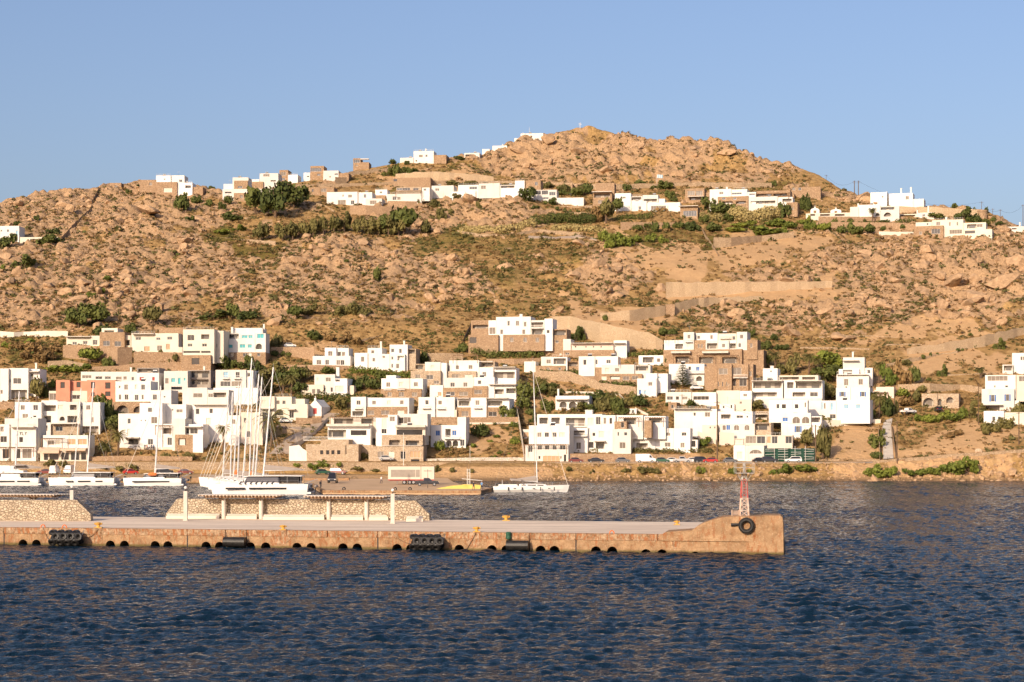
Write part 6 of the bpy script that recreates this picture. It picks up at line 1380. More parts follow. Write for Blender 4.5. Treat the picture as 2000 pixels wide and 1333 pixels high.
u0, u1 = PF.u(1428, -.3), PF.u(1446, -.3); m = MB(PF.W(u0, -.3, z)); m.tube(PF.W(u0, -.3, z+.05), PF.W(u1, -.3, z+.12), .17, .10, 8); o = m.build('rubber_bar', M['black']); o.location = PF.W(u0, -.3, z); tag(o, 'black rubber bar sticking out left of the hanging tractor tyre', 'fender')
# ------------------------------------------------------------------ beacon tower
def beacon():
    v = 2.0; u = PF.u(1453.5, v); zb = PF.z(1009, u, v)-.02; c = Vector(PF.W(u, v, zb)); H_ = PF.z(925, u, v)-zb; loc = tuple(c)
    root = empty('beacon_tower', loc, 'red and white lattice beacon tower on the pier head', 'beacon tower')
    wb, wt = .42, .20; K = 7
    def corner(i, t): w_ = wb+(wt-wb)*t; sx, sy = ((-1,-1),(1,-1),(1,1),(-1,1))[i]; return c+Vector((sx*w_, sy*w_, H_*t))
    cols = ['w','w','w','r','r','r','w'] ; cols = ['orange2','orange2','orange2','red2','red2','red2','frame']
    M['red2'] = paint('faded_red_paint', (.62,.13,.11), .2, 3, .6); M['post2'] = paint('worn_white_metal', (.52,.48,.43), .25, 3, .7); M['orange2'] = paint('peeling_orange_paint', (.70,.36,.20), .35, 4, .7, c2=(.75,.68,.6))
    for k in range(K):
        t0, t1 = k/K, (k+1)/K; m = MB(loc)
        for i in range(4):
            j = (i+1) % 4; m.tube(corner(i,t0), corner(i,t1), .042, n=6); m.tube(corner(i,t1), corner(j,t1), .03, n=5); m.tube(corner(i,t0), corner(j,t1), .026, n=4); m.tube(corner(j,t0), corner(i,t1), .026, n=4)
        m.build('lattice_section', M[cols[k]], root)
    zt = c.z+H_; pw_ = .88; m = MB(loc); m.box(c.x-pw_, c.x+pw_, c.y-pw_, c.y+pw_, zt, zt+.05); m.build('platform', M['post2'], root)
    m = MB(loc)
    for sx in (-1, 1):
        for sy in (-1, 1): m.tube((c.x+sx*.24, c.y+sy*.24, zt-.75), (c.x+sx*pw_*.8, c.y+sy*pw_*.8, zt), .035, n=5)
    m.build('strut', M['post2'], root); m = MB(loc)
    for sx, sy in ((-1,-1),(0,-1),(1,-1),(1,0),(1,1),(0,1),(-1,1),(-1,0)): m.tube((c.x+sx*pw_, c.y+sy*pw_, zt+.09), (c.x+sx*pw_, c.y+sy*pw_, zt+1.0), .022, n=5)
    for zz in (.55, 1.0):
        for a, b in (((-1,-1),(1,-1)),((1,-1),(1,1)),((1,1),(-1,1)),((-1,1),(-1,-1))): m.tube((c.x+a[0]*pw_, c.y+a[1]*pw_, zt+zz), (c.x+b[0]*pw_, c.y+b[1]*pw_, zt+zz), .02, n=5)
    m.build('railing', M['post2'], root)
    m = MB(loc); m.lathe((c.x, c.y, zt+.09), [(.10,0),(.10,.5),(.14,.55),(.14,.8),(.05,.9)], 10); m.build('lantern', M['post2'], root)
    m = MB(loc)
    for s in (-.18, .18): m.tube((c.x+s, c.y-.52, c.z), (c.x+s, c.y-.28, zt), .022, n=4)
    for i in range(16): t = (i+.5)/16; m.tube((c.x-.18, c.y-.52+.24*t, c.z+H_*t), (c.x+.18, c.y-.52+.24*t, c.z+H_*t), .016, n=4)
    m.build('ladder', M['post2'], root)
    x = c.x-.85; root2 = empty('wooden_steps', (x, c.y, zb), 'short slatted steps beside the foot of the beacon tower', 'steps'); m = MB((x, c.y, zb))
    for i in range(5): m.box(x-.32, x+.32, c.y-.25+.06*i, c.y+.0+.06*i, zb+.12*i+.02, zb+.12*i+.07)
    m.build('tread', M['awn'], root2); m = MB((x, c.y, zb))
    for s in (-.36, .33): m.box(x+s, x+s+.04, c.y-.3, c.y+.3, zb, zb+.64)
    m.build('side_board', M['awn'], root2)
beacon()
# ------------------------------------------------------------------ harbour apron and quay edges
def apron():
    Z = .75; pts = [(631,958.5),(939,959),(963,953.5),(905,949),(884,941),(872,933),(868,926),(540,926),(575,934),(606,944)]
    P = []
    for px, py in pts: Y = min((HC-Z)*F/(py-HZ), 506); P.append((X_(px, Y), Y))
    m = MB(); n = len(P); m.face([(x, y, Z) for x, y in P])
    for i in range(n): (a, b), (c, d) = P[i], P[(i+1) % n]; m.face([(a,b,-1.5), (c,d,-1.5), (c,d,Z), (a,b,Z)])
    k = NT('apron_ground', .95, .1); v = k.coord(False, (.5,1,1)); k.col(k.mix(k.ramp(k.noise(v, .3, 5, .65), [(.3,(0,0,0)),(.7,(1,1,1))]), (.46,.30,.17), (.68,.47,.28))); k.nrm(k.bump(k.noise(v, 3, 3), .03))
    o = m.build('harbour_apron', k.m, None, True); o['kind'] = 'structure'
    m = MB(); 
    for (xa, ya), (xb, yb) in ((P[0], P[1]), (P[1], P[2]), (P[9], P[0])):
        a = Vector((xa, ya, 0)); b = Vector((xb, yb, 0)); d = (b-a).normalized(); nn = Vector((d.y, -d.x, 0))
        T = lambda x, y, z: tuple(a+d*x+nn*y+Vector((0,0,z))); m.box(0, (b-a).length, -.6, .06, .25, .80, T)
    o = m.build('apron_kerb', M['quay']); o['kind'] = 'structure'
    m = MB(); m.box(-175, -40, 468.2, 470.6, -1.5, 1.32); o = m.build('harbour_quay', M['quay']); o['kind'] = 'structure'
apron()
def road_bits():
    m = MB(); n = 90; prev = None
    for i in range(n+1):
        px = 1085+(2080-1085)*i/n; Y = 507.0; X = X_(px, Y); z = gzXY(X, 508.5)+.02; q = (X, z)
        if prev: m.face([(prev[0],507.6,prev[1]+.03),(q[0],507.6,q[1]+.03),(q[0],513.8,q[1]+.25),(prev[0],513.8,prev[1]+.25)])
        prev = q
    o = m.build('shore_road', M['asphalt']); o['kind'] = 'structure'
road_bits()
def lowwall(label, pts, h, mat, thick=.5, zb=None, dz=1.5):
    m = MB(); P = []
    for px, Y in pts: X = X_(px, Y); z = gzXY(X, Y+.3) if zb is None else zb; P.append((X, Y, z))
    lo = P[0]; m = MB(lo); rings = [[(x, y, z-dz), (x, y, z+h), (x, y+thick, z+h), (x, y+thick, z-dz)] for x, y, z in P]; m.loft(rings)
    o = m.build('stone_wall', M[mat], None, True); o.location = lo; tag(o, label, 'stone wall')
lowwall('low stone parapet along the shore road above the bluff', [(p, 506.6) for p in range(1085, 1700, 40)], .28, 'dry')
lowwall('pale shore wall curving up to the right photo edge', [(p, 505.5) for p in range(1705, 2080, 25)], .75, 'dry', dz=2.2)
lowwall('long harbour retaining wall behind the truck and parked cars', [(p, 511.3) for p in range(585, 1086, 25)], .15, 'dry', zb=4.5, dz=4)
lowwall('low promenade wall behind the moored catamarans', [(p, 511.5) for p in range(-60, 600, 25)], .2, 'dry', zb=4.5, dz=4)

def rope(label, a, b, sag=.5, r=.035):
    m = MB(a); pv = Vector(a)
    for i in range(1, 11): t = i/10; q = Vector(a).lerp(Vector(b), t)-Vector((0,0,sag*4*t*(1-t))); m.tube(pv, q, r, n=5); pv = q
    o = m.build('rope', M['wood']); o.location = a; tag(o, label, 'rope')
def qp(px, z, v=-.12): return PF.W(PF.u(px, v), v, z)
rope('rope slanting down the quay face left of the left tyre fender', qp(84,1.75), qp(96,.55), .15); rope('rope hanging from the rusty ring beside the left tyre fender', qp(163,.9), qp(192,1.72), .35); rope('rope slanting down from the bollard right of the right fender', qp(929,1.7), qp(910,.1), .08)
rope('rope slanting to the right tyre fender', qp(768,1.5), qp(803,.6), .2); rope('rope from the green drum down the quay', qp(1034,1.7), qp(1032,.7), .05)
# ================================================================== BOATS
def T_boat(px, Y, L, bow_left=True, yaw=0):
    """boat axes: x from bow (0) to stern (L), y to port, z up; px = photo column of the bow"""
    X = X_(px, Y); s = 1 if bow_left else -1; c, q = math.cos(yaw), math.sin(yaw)
    return lambda x, y, z: (X+s*(x*c)-y*q, Y+x*q+y*c, z)
def hull(mb, T, L, beam, h, yc=0, n=14, stern=.8, bowrake=.06, sheer=.25, flat=False):
    rings = []
    for i in range(n+1):
        t = i/n; b = beam/2*(1-(1-t)**2.4)**.8 if t > 0 else .02; b = b*(1-(1-stern)*max(0, (t-.6)/.4)**2); b = max(b, .03)
        zt = h+sheer*(1-t)**2; x0 = L*t; xb = L*(bowrake+(1-bowrake)*t)-(0 if t < .95 else L*.0)
        xb = min(xb, L*.985); dr = .55*math.sin(PI*min(1, t*1.1+.02))+.1
        rings.append([T(x0, yc-b, zt), T(x0*.6+xb*.4, yc-b*.97, zt*.45), T(xb, yc-b*.72, -.05), T(xb, yc, -dr), T(xb, yc+b*.72, -.05), T(x0*.6+xb*.4, yc+b*.97, zt*.45), T(x0, yc+b, zt)])
    mb.loft(rings, closed=False, caps=False); e = rings[-1]; mb.face(e)
    for i in range(n): mb.face([rings[i][0], rings[i][6], rings[i+1][6], rings[i+1][0]])     # deck
def rounded_cabin(mb, T, x0, x1, w0, w1, z0, z1, rake=.5, yc=0):
    rings = []
    for x, w, z in ((x0, w0*.6, z0+.02), (x0+rake, w0, z0+(z1-z0)*.75), (x0+rake*2, w0, z1), (x1-.3, w1, z1), (x1, w1, z1-.1)):
        rings.append([T(x, yc-w/2, z0-.05), T(x, yc-w/2*.94, max(z-.12, z0)), T(x, yc-w/2*.8, z), T(x, yc+w/2*.8, z), T(x, yc+w/2*.94, max(z-.12, z0)), T(x, yc+w/2, z0-.05)])
    mb.loft(rings, closed=True)
def rig(root, loc, T, xm, zd, H_, rake, L, furl=True, sc='canvas', boom=True, beam=4., boomL=.36, thick=.10, sprd=2):
    m = MB(loc); top = T(xm+rake, 0, H_); m.tube(T(xm, 0, zd), top, thick, thick*.75, 10); m.build('mast', M['mast'], root)
    m = MB(loc)
    for k in range(sprd):
        t = .35+.3*k; z = zd+(H_-zd)*t; x = xm+rake*t; w_ = beam*.24*(1-.3*k)
        m.tube(T(x, -w_, z), T(x, w_, z), .035, n=4)
    m.tube(T(xm+rake, 0, H_), T(xm+rake, 0, H_+.8), .015, n=4); m.box(-.001,.001,-.001,.001,0,.001, lambda a,b,c: T(xm+rake, 0, H_))
    m.build('spreaders', M['mast'], root)
    m = MB(loc); r_ = .018
    for s in (-1, 1):
        m.tube(T(xm+rake*.95, 0, zd+(H_-zd)*.95), T(xm+.5, s*beam*.46, zd), r_, n=3); m.tube(T(xm+rake*.4, 0, zd+(H_-zd)*.5), T(xm+.2, s*beam*.46, zd), r_, n=3)
    m.tube(T(xm+rake, 0, H_), T(L*.98, 0, zd), r_, n=3); m.build('rigging', M['steel'], root)
    m = MB(loc); b = T(.35, 0, zd+.3); t_ = T(xm+rake*.92, 0, zd+(H_-zd)*.93); m.tube(b, t_, .06 if furl else .03, .035 if furl else .03, n=6); m.build('furled_jib', M['white2'] if furl else M['steel'], root)
    if boom:
        e = xm+L*boomL; m = MB(loc); m.tube(T(xm+.1, 0, zd+1.0), T(e, 0, zd+1.15), .10, .08, 8); bo = m.build('boom', M['mast'], root)
        m = MB(loc); rings = []
        for i in range(6):
            t = i/5; x = xm+.15+(e-xm-.3)*t; hh = (.85*(1-t)**.9+.25); rings.append([T(x, -.17, zd+1.1), T(x, -.2, zd+1.1+hh*.5), T(x, 0, zd+1.1+hh), T(x, .2, zd+1.1+hh*.5), T(x, .17, zd+1.1)])
        m.loft(rings); m.build('sail_cover', M[sc], bo)
def outboard(mb, T, x, y, z): mb.box(x-.2, x+.25, y-.18, y+.18, z, z+.5, T); mb.box(x-.05, x+.1, y-.06, y+.06, z-.8, z, T)
def monohull(label, bow, Y, L, mast_x, mtop, bow_left=True, sc='canvas', rake=.8, beam=4.1, h=1.25, boom=True, extra=None, group='sailing yachts moored side by side', thick=.12):
    T = T_boat(bow, Y, L, bow_left); loc = T(L/2, 0, 0); root = empty('sailing_yacht', loc, label, 'sailing yacht', group)
    m = MB(loc); hull(m, T, L, beam, h, sheer=.3, bowrake=.03); m.build('hull', M['gel'], root, True)
    m = MB(loc); rounded_cabin(m, T, L*.27, L*.66, beam*.5, beam*.56, h, h+.48, .6); cb = m.build('cabin', M['gel'], root, True)
    for s in (-1, 1):
        m = MB(loc)
        for a, b in ((.34,.42),(.44,.55),(.57,.63)): m.box(L*a, L*b, s*beam*.268-.01, s*beam*.268+.01, h+.14, h+.33, T)
        m.build('cabin_window', M['dark'], cb)
        m = MB(loc)
        for a in (.25,.45,.70): m.box(L*a, L*a+.5, s*beam*.49-.02, s*beam*.49+.02, h*.62, h*.74, T)
        m.build('hull_window', M['dark'], root)
    m = MB(loc); m.box(L*.68, L*.93, -beam*.28, -beam*.26, h, h+.35, T); m.box(L*.68, L*.93, beam*.26, beam*.28, h, h+.35, T); m.tube(T(L*.88, -.0, h), T(L*.88, 0, h+.9), .05, n=5); torus(m, T(L*.88, 0, h+.9), (1,0,0), .4, .03, 12, 4); m.build('cockpit', M['gel'], root)
    m = MB(loc); x0, x1 = L*.60, L*.78; rings = []
    for x, z in ((x0, h+.6), (x0+.5, h+1.45), (x1, h+1.6)): rings.append([T(x, -beam*.36, z-.35), T(x, -beam*.3, z), T(x, beam*.3, z), T(x, beam*.36, z-.35)])
    m.loft(rings, closed=False, caps=False); m.build('sprayhood', M['canvas'], root)
    m = MB(loc)
    for s in (-1, 1):
        pv = None
        for i in range(11):
            t = .03+.94*i/10; b = beam/2*(1-(1-t)**2.4)**.8*.95; zt = h+.3*(1-t)**2; p = T(L*t, s*b, zt); q = T(L*t, s*b, zt+.6); m.tube(p, q, .016, n=3)
            if pv: m.tube(pv, q, .01, n=3)
            pv = q
    m.build('guard_rail', M['steel'], root)
    rig(root, loc, T, mast_x, h, mtop, rake, L, True, sc, boom, beam, .34, thick)
    if extra: extra(root, loc, T, L, beam, h)
    return root
def mz(px, py, Y): return (px-1000)/F*Y, Z_(py, Y)
def mono_px(label, bow, Y, L, mb, mt, **kw):
    """mb, mt: photo positions of mast foot column and mast top (column, row)"""
    s = 1 if kw.get('bow_left', True) else -1
    x = s*(X_(mb, Y)-X_(bow, Y)); top = Z_(mt[1], Y); rake = s*(X_(mt[0], Y)-X_(mb, Y)); monohull(label, bow, Y, L, x, top, rake=rake, **kw)
def ring_(root, loc, T, L, beam, h):
    m = MB(loc)
    for q in (.2,.38,.62,.8): m.tube(T(L*q, -beam*.52, h*.9), T(L*q, -beam*.52, h*.3), .11, n=7)
    m.build('fender', M['dark'], root)
    m = MB(loc); m.lathe(T(L*.40, 0, h+.5), [(.9,0),(1.0,.12),(.8,.28)], 12); m.build('dinghy', M['canvas'], root)
mono_px('white sailing yacht moored alone at the tip of the apron, bow to the right', 1112, 391, 15.6, 1049.5, (1041,705), bow_left=False, extra=ring_, group=None, thick=.13)
for lab, bow, Y, mb, mt, L, sc in (('farthest yacht of the raft, its mast leftmost and leaning',388,441,434.6,(446.5,765),13.5,'canvas'),('yacht second from the back of the raft with a thin upright mast',394,434,450,(454,767),13,'canvas'),
    ('yacht third from the back of the raft with an orange sail bag',399,427,456,(466,753),13.5,'orange'),('yacht in the middle of the raft, mast just left of the tallest one',404,420,464,(471,750),14,'canvas'),
    ('yacht with the tallest mast of the whole raft',403,413,474,(492,700),17,'canvas'),('yacht right of the tallest mast in the raft',414,406,487,(493,734),14,'orange'),
    ('yacht with the second of three close masts in the raft',420,400,492.4,(505.6,731),14.5,'canvas'),('yacht moored next to the big catamaran in the raft',424,393,497.6,(512,737),14.5,'canvas')):
    mono_px(lab, bow, Y, L, mb, mt, sc=sc, h=1.85, thick=.17)
def catamaran(label, bow, Y, L, mast, mt, bow_left=True, gap=5.2, h=1.75, fly=False, windows=((.16,.36),(.40,.78)), cover='canvas', orange=False, group='catamarans moored stern to the quay', extra=None, dink=True):
    T = T_boat(bow, Y, L, bow_left); loc = T(L/2, 0, 0); root = empty('catamaran', loc, label, 'catamaran', group); s = 1 if bow_left else -1
    for q in (-1, 1):
        m = MB(loc); hull(m, T, L, 2.1, h, q*gap/2, stern=.85, bowrake=.02, sheer=.15); hb = m.build('hull', M['gel'], root, True)
        m = MB(loc)
        for a, b in windows: m.box(L*a, L*b, q*gap/2-1.065, q*gap/2-1.045, h*.50, h*.68, T); m.box(L*a, L*b, q*gap/2+1.045, q*gap/2+1.065, h*.50, h*.68, T)
        m.build('hull_window', M['dark'], hb)
        m = MB(loc); m.box(L*.985, L*1.03, q*gap/2-.7, q*gap/2+.7, .15, .5, T); m.box(L*.95, L*.984, q*gap/2-.7, q*gap/2+.7, .5, h*.8, T); m.build('stern_steps', M['gel'], root)
    m = MB(loc); m.box(L*.26, L*.95, -gap/2+.5, gap/2-.5, .75, h+.05, T); m.build('bridge_deck', M['gel'], root)
    m = MB(loc); m.tube(T(L*.04, -gap/2, h+.05), T(L*.04, gap/2, h+.05), .1, n=6); m.build('cross_beam', M['mast'], root)
    zc = h+L*.078; m = MB(loc); rounded_cabin(m, T, L*.28, L*.70, gap*.86, gap*.95, h, h+.42, .8); m.build('coachroof', M['gel'], root, True)
    m = MB(loc); rounded_cabin(m, T, L*.31, L*.70, gap*.80, gap*.90, h+.36, zc-.08, .5); m.build('saloon_window', M['dark'], root, True)
    m = MB(loc); rings = []
    for x, w_, z in ((L*.33, gap*.6, zc), (L*.40, gap*.92, zc+.14), (L*.70, gap*.98, zc+.2), (L*.93, gap*.94, zc+.14)): rings.append([T(x, -w_/2, z-.12), T(x, -w_/2, z), T(x, w_/2, z), T(x, w_/2, z-.12)])
    m.loft(rings); rf = m.build('hard_top', M['gel'], root, True)
    m = MB(loc)
    for q in (-1, 1): m.tube(T(L*.92, q*gap*.42, h), T(L*.92, q*gap*.42, zc+.02), .05, n=6); m.tube(T(L*.78, q*gap*.44, h), T(L*.78, q*gap*.44, zc+.06), .04, n=6)
    m.build('post', M['steel'], root)
    m = MB(loc); m.box(L*.72, L*.90, -gap*.30, gap*.30, h, h+.5, T); m.build('cockpit_seat', M['canvas'], root)
    for q in (-1, 1): m = MB(loc); m.box(L*.71, L*.90, q*gap*.435-.04, q*gap*.435+.04, h+.45, zc-.02, T); m.build('cockpit_screen', M['dark'], root)
    if fly:
        m = MB(loc); m.box(L*.52, L*.72, -gap*.32, gap*.32, zc+.2, zc+.62, T); m.build('flybridge', M['gel'], root)
        m = MB(loc); m.box(L*.50, L*.74, -gap*.34, gap*.34, zc+1.75, zc+1.85, T)
        for a, b in ((.52,-1),(.52,1),(.72,-1),(.72,1)): m.tube(T(L*a, b*gap*.3, zc+.6), T(L*a, b*gap*.3, zc+1.75), .04, n=5)
        m.build('bimini', M['canvas'], root)
    if orange:
        m = MB(loc); m.lathe(T(L*.50, -gap*.52, zc-.1), [(.05,-1.1),(.34,-.8),(.42,0),(.34,.8),(.05,1.1)], 10, 'X'); m.build('life_raft', M['orange'], root)
    if dink:
        m = MB(loc); m.lathe(T(L*1.06, 0, h*.75), [(.05,-1.5),(.28,-1.3),(.30,0),(.28,1.3),(.05,1.5)], 10, 'Y'); m.build('dinghy', M['canvas'], root)
        m = MB(loc); outboard(m, T, L*1.10, .9, h*.95); m.build('outboard', M['dark'], root)
        m = MB(loc)
        for q in (-1, 1): m.tube(T(L*.94, q*1.1, h), T(L*1.07, q*1.1, h+.9), .05, n=5); m.tube(T(L*1.07, q*1.1, h+.9), T(L*1.06, q*1.1, h*.9), .015, n=3)
        m.build('davit', M['steel'], root)
    m = MB(loc)
    for q in (-1, 1):
        pv = None
        for i in range(9):
            t = .05+.85*i/8; p = T(L*t, q*(gap/2+.75), h+.1*(1-t)); r2 = T(L*t, q*(gap/2+.75), h+.72+.1*(1-t)); m.tube(p, r2, .015, n=3)
            if pv: m.tube(pv, r2, .01, n=3)
            pv = r2
    m.build('guard_rail', M['steel'], root)
    x = s*(X_(mast, Y)-X_(bow, Y)); rig(root, loc, T, x, zc+.1, Z_(mt[1], Y), s*(X_(mt[0], Y)-X_(mast, Y)), L, True, cover, True, gap+1, .42, .19, 2)
    if extra: extra(root, loc, T, L, gap, h)
    return root
def big_extra(root, loc, T, L, gap, h):
    m = MB(loc); outboard(m, T, L*1.02, -1.5, h*.7); outboard(m, T, L*1.05, .5, h*.6); m.lathe(T(L*1.03, -gap/2, h*.5), [(.1,-.5),(.3,-.3),(.3,.3),(.1,.5)], 8, 'X'); m.build('tender_engine', M['dark'], root)
    m = MB(loc)
    for i in range(7): x = L*(.30+.055*i); m.tube(T(x, -gap/2-1.0, h+.02), T(x+.45, -gap/2-1.0, h+.55), .16, .13, 8)
    m.build('side_cover', M['dark'], root)
catamaran('big white catamaran nearest the camera, in front of the mast cluster', 417, 379, 19.2, 514.4, (534,718), gap=7.0, h=2.05, extra=big_extra)
catamaran('white catamaran with an orange life raft, right of the three at the left quay', 245, 446, 13.7, 303, (314,754), orange=True, gap=5.6, windows=((.17,.80),))
catamaran('white catamaran with three short hull windows, middle of the left quay', 100, 449, 15.6, 170.7, (182.8,748), gap=6.0, windows=((.28,.39),(.46,.65),(.72,.83)))
catamaran('white catamaran cut by the left photo edge', -38, 449, 14.6, 29.7, (37.8,765), gap=6.0, fly=True, windows=((.30,.62),(.66,.86)))
mono_px('sailing yacht behind the middle catamaran at the left quay', 112, 462, 13.5, 144, (158.5,759), group=None)
# ================================================================== VEHICLES
def car_paint(n, c, r=.3): k = NT(n, r, .6); k.col(c); k.b.inputs['Coat Weight'].default_value = .5; return k.m
CP = {'black':car_paint('black_car_paint', (.015,.015,.018)),'grey':car_paint('grey_car_paint', (.12,.12,.12)),'white':car_paint('white_car_paint', (.72,.70,.66)),'red':car_paint('red_car_paint', (.42,.025,.02)),
 'green':car_paint('green_car_paint', (.03,.10,.06)),'silver':car_paint('silver_car_paint', (.42,.41,.39)),'maroon':car_paint('maroon_car_paint', (.16,.03,.025)),'blue':car_paint('blue_car_paint', (.05,.12,.30))}
M['lamp'] = paint('lamp_glass', (.75,.72,.65), .02, 1, .15, spec=.8); M['tail'] = paint('tail_lamp_glass', (.4,.02,.02), .02, 1, .2, spec=.8); M['rim'] = paint('wheel_rim', (.38,.38,.38), .05, 2, .35, metal=.6)
PROF = {'hatch':(4.0,1.72,[(-2.0,.35),(-2.0,.75),(-1.85,.92),(-1.55,1.0),(-1.25,1.40),(-.2,1.48),(.45,1.42),(1.05,.98),(1.8,.86),(2.0,.62),(2.0,.35)],[(-1.45,1.0),(-1.15,1.36),(-.15,1.42),(.40,1.37),(.93,.99)]),
 'sedan':(4.5,1.78,[(-2.25,.35),(-2.25,.80),(-2.1,.98),(-1.5,1.02),(-.9,1.40),(0,1.45),(.55,1.40),(1.15,1.0),(2.05,.86),(2.25,.62),(2.25,.35)],[(-1.35,1.02),(-.85,1.35),(0,1.40),(.5,1.35),(1.0,1.0)]),
 'suv':(4.5,1.88,[(-2.2,.45),(-2.22,.95),(-2.15,1.1),(-1.95,1.66),(-1.2,1.74),(.2,1.72),(.65,1.62),(1.15,1.12),(2.1,1.0),(2.25,.7),(2.22,.42)],[(-1.95,1.14),(-1.8,1.58),(-1.1,1.66),(.15,1.64),(.58,1.55),(1.0,1.12)]),
 'van':(5.4,2.0,[(-2.7,.42),(-2.7,2.25),(-2.6,2.38),(.9,2.38),(1.25,2.25),(1.95,1.35),(2.6,1.15),(2.7,.8),(2.7,.42)],[(.95,1.40),(.95,2.05),(1.2,2.12),(1.80,1.38)]),
 'pickup':(5.1,1.85,[(-2.55,.55),(-2.55,1.1),(-.75,1.12),(-.72,1.68),(-.5,1.75),(.45,1.73),(1.1,1.15),(2.35,1.05),(2.55,.8),(2.55,.5)],[(-.62,1.16),(-.62,1.62),(.38,1.64),(.92,1.16)])}
def make_car(kind, colour):
    L, W_, prof, win = PROF[kind]; root = bpy.data.objects.new('parked_car', None); C.objects.link(root); w2 = W_/2; rings = []
    for y, sx, top in ((-w2, .985, 0), (-w2*.98, 1, 1), (w2*.98, 1, 1), (w2, .985, 0)):
        rings.append([(x*sx, (y if z < 1.0 else y*(1-.16*(z-1.0)/.6)), z if top or z < 1 else z-.03) for x, z in prof])
    m = MB(); m.loft(rings); m.build('body', CP[colour], root, True)
    for s in (-1, 1):
        m = MB(); m.face([(x, s*(w2*(1-.16*max(0, z-1.0)/.6)+.012), z-.01) for x, z in (win if s < 0 else list(reversed(win)))]); m.build('side_window', M['dark'], root)
    r = .33 if kind in ('hatch','sedan') else .37; wx = L*.31
    for x in (-wx, wx):
        for s in (-1, 1):
            m = MB(); m.lathe((x, s*(w2-.10), r), [(r*.62,-.13),(r,-.11),(r,.11),(r*.62,.13)], 16, 'Y'); wh = m.build('wheel', M['black'], root)
            m = MB(); m.lathe((x, s*(w2-.10), r), [(r*.1,-.142),(r*.6,-.135),(r*.6,.135),(r*.1,.142)], 12, 'Y'); m.build('rim', M['rim'], wh)
    hz = .68 if kind in ('hatch','sedan') else .88; fx = max(p[0] for p in prof)-.02; bx_ = min(p[0] for p in prof)
    for s in (-1, 1):
        m = MB(); m.box(fx-.10, fx+.03, s*w2*.72-.18, s*w2*.72+.18, hz-.09, hz+.07); m.build('headlight', M['lamp'], root)
        m = MB(); m.box(bx_-.015, bx_+.1, s*w2*.76-.14, s*w2*.76+.14, hz, hz+.2); m.build('tail_light', M['tail'], root)
    f = [p for p in prof]; m = MB()
    a, b = [(x, z) for x, z in prof if z > 1.3 and x > 0][-1], [(x, z) for x, z in prof if x > a_x(prof)][0]
    m.face([(a[0]+.02, -w2*.78, a[1]-.02), (a[0]+.02, w2*.78, a[1]-.02), (b[0]+.03, w2*.86, b[1]+.03), (b[0]+.03, -w2*.86, b[1]+.03)]); m.build('windscreen', M['dark'], root)
    return root
def a_x(prof): return [x for x, z in prof if z > 1.3 and x > 0][-1]
CARS = {}
def car(kind, colour, X, Y, z, rz, label, group='cars parked along the shore road', cat=None, name=None):
    key = (kind, colour)
    if key not in CARS: r = CARS[key] = make_car(kind, colour)
    else:
        src = CARS[key]; r = src.copy(); C.objects.link(r)
        for ch in src.children:
            c = ch.copy(); C.objects.link(c); c.parent = r
            for g in ch.children: d = g.copy(); C.objects.link(d); d.parent = c
    r.name = name or {'van':'parked_van','pickup':'pickup_truck'}.get(kind, 'parked_car')
    r.location = (X, Y, z); r.rotation_euler = (0, 0, rz); r['label'] = label; r['category'] = cat or {'van':'van','pickup':'pickup truck'}.get(kind, 'car'); 
    if group: r['group'] = group
    elif 'group' in r: del r['group']
    return r
for px, k, c, d, l in ((1125,'hatch','maroon',0,'dark red small vehicle beside the white garage house'),(1164,'sedan','black',0,'black saloon parked under the brown stone wall'),(1216,'hatch','grey',0,'dark grey hatchback in front of the brown stone wall'),(1261,'van','white',0,'white delivery van in the row of shore road cars'),
    (1293,'hatch','green',0,'small green car just right of the white van'),(1313,'sedan','white',.05,'low white car between the green car and the next white one'),(1332,'pickup','silver',0,'silver pickup in the middle of the shore road row'),(1353,'sedan','white',0,'white saloon left of the red car'),(1370,'suv','black',.1,'dark car half hidden behind the white saloon'),
    (1387,'hatch','red',PI,'bright red hatchback on the shore road'),(1426,'hatch','grey',0,'dark grey car right of the red hatchback'),(1484,'hatch','black',.1,'black car in front of the white garage building'),(1503,'suv','black',0,'dark blue black car beside the green netting'),(1549,'suv','white',PI,'white car parked under the green netting')):
    Y = 509.3+rnd.uniform(-.3,.3); X = X_(px, Y); car(k, c, X, Y, gzXY(X, 509)+.06, d, l)
for px, Y, k, c, rz, l in ((91,500,'sedan','maroon',.1,'dark red car behind the bow of the middle catamaran'),(107,499,'van','white',PI/2,'white van seen from behind near the left yacht'),(135,502,'van','white',-PI/2,'white van facing the water behind the middle catamaran'),(20,500,'van','white',.2,'white van behind the left edge catamaran'),
    (255,500,'hatch','red',.3,'small red car left of the catamaran with the life raft'),(322,502,'suv','black',.2,'black car behind the bows of the yacht raft'),(363,500,'hatch','maroon',0,'red car behind the stern of the right catamaran')):
    X = X_(px, Y); car(k, c, X, Y, gzXY(X, Y)+.03, rz, l, 'cars parked on the left quay')
for px, Y, k, c, rz, l in ((630,500,'hatch','green',.4,'green car on the apron beside the boat sterns'),(661,502,'suv','maroon',-.2,'dark brown car on the apron right of the green one'),(650,440,'van','black',-PI/2,'black van seen from behind on the apron'),(834,412,'pickup','black',.05,'black pickup truck parked in front of the white trailer')):
    X = X_(px, Y); car(k, c, X, Y, max(.75, gzXY(X, Y))+.02, rz, l, 'vehicles on the concrete apron')
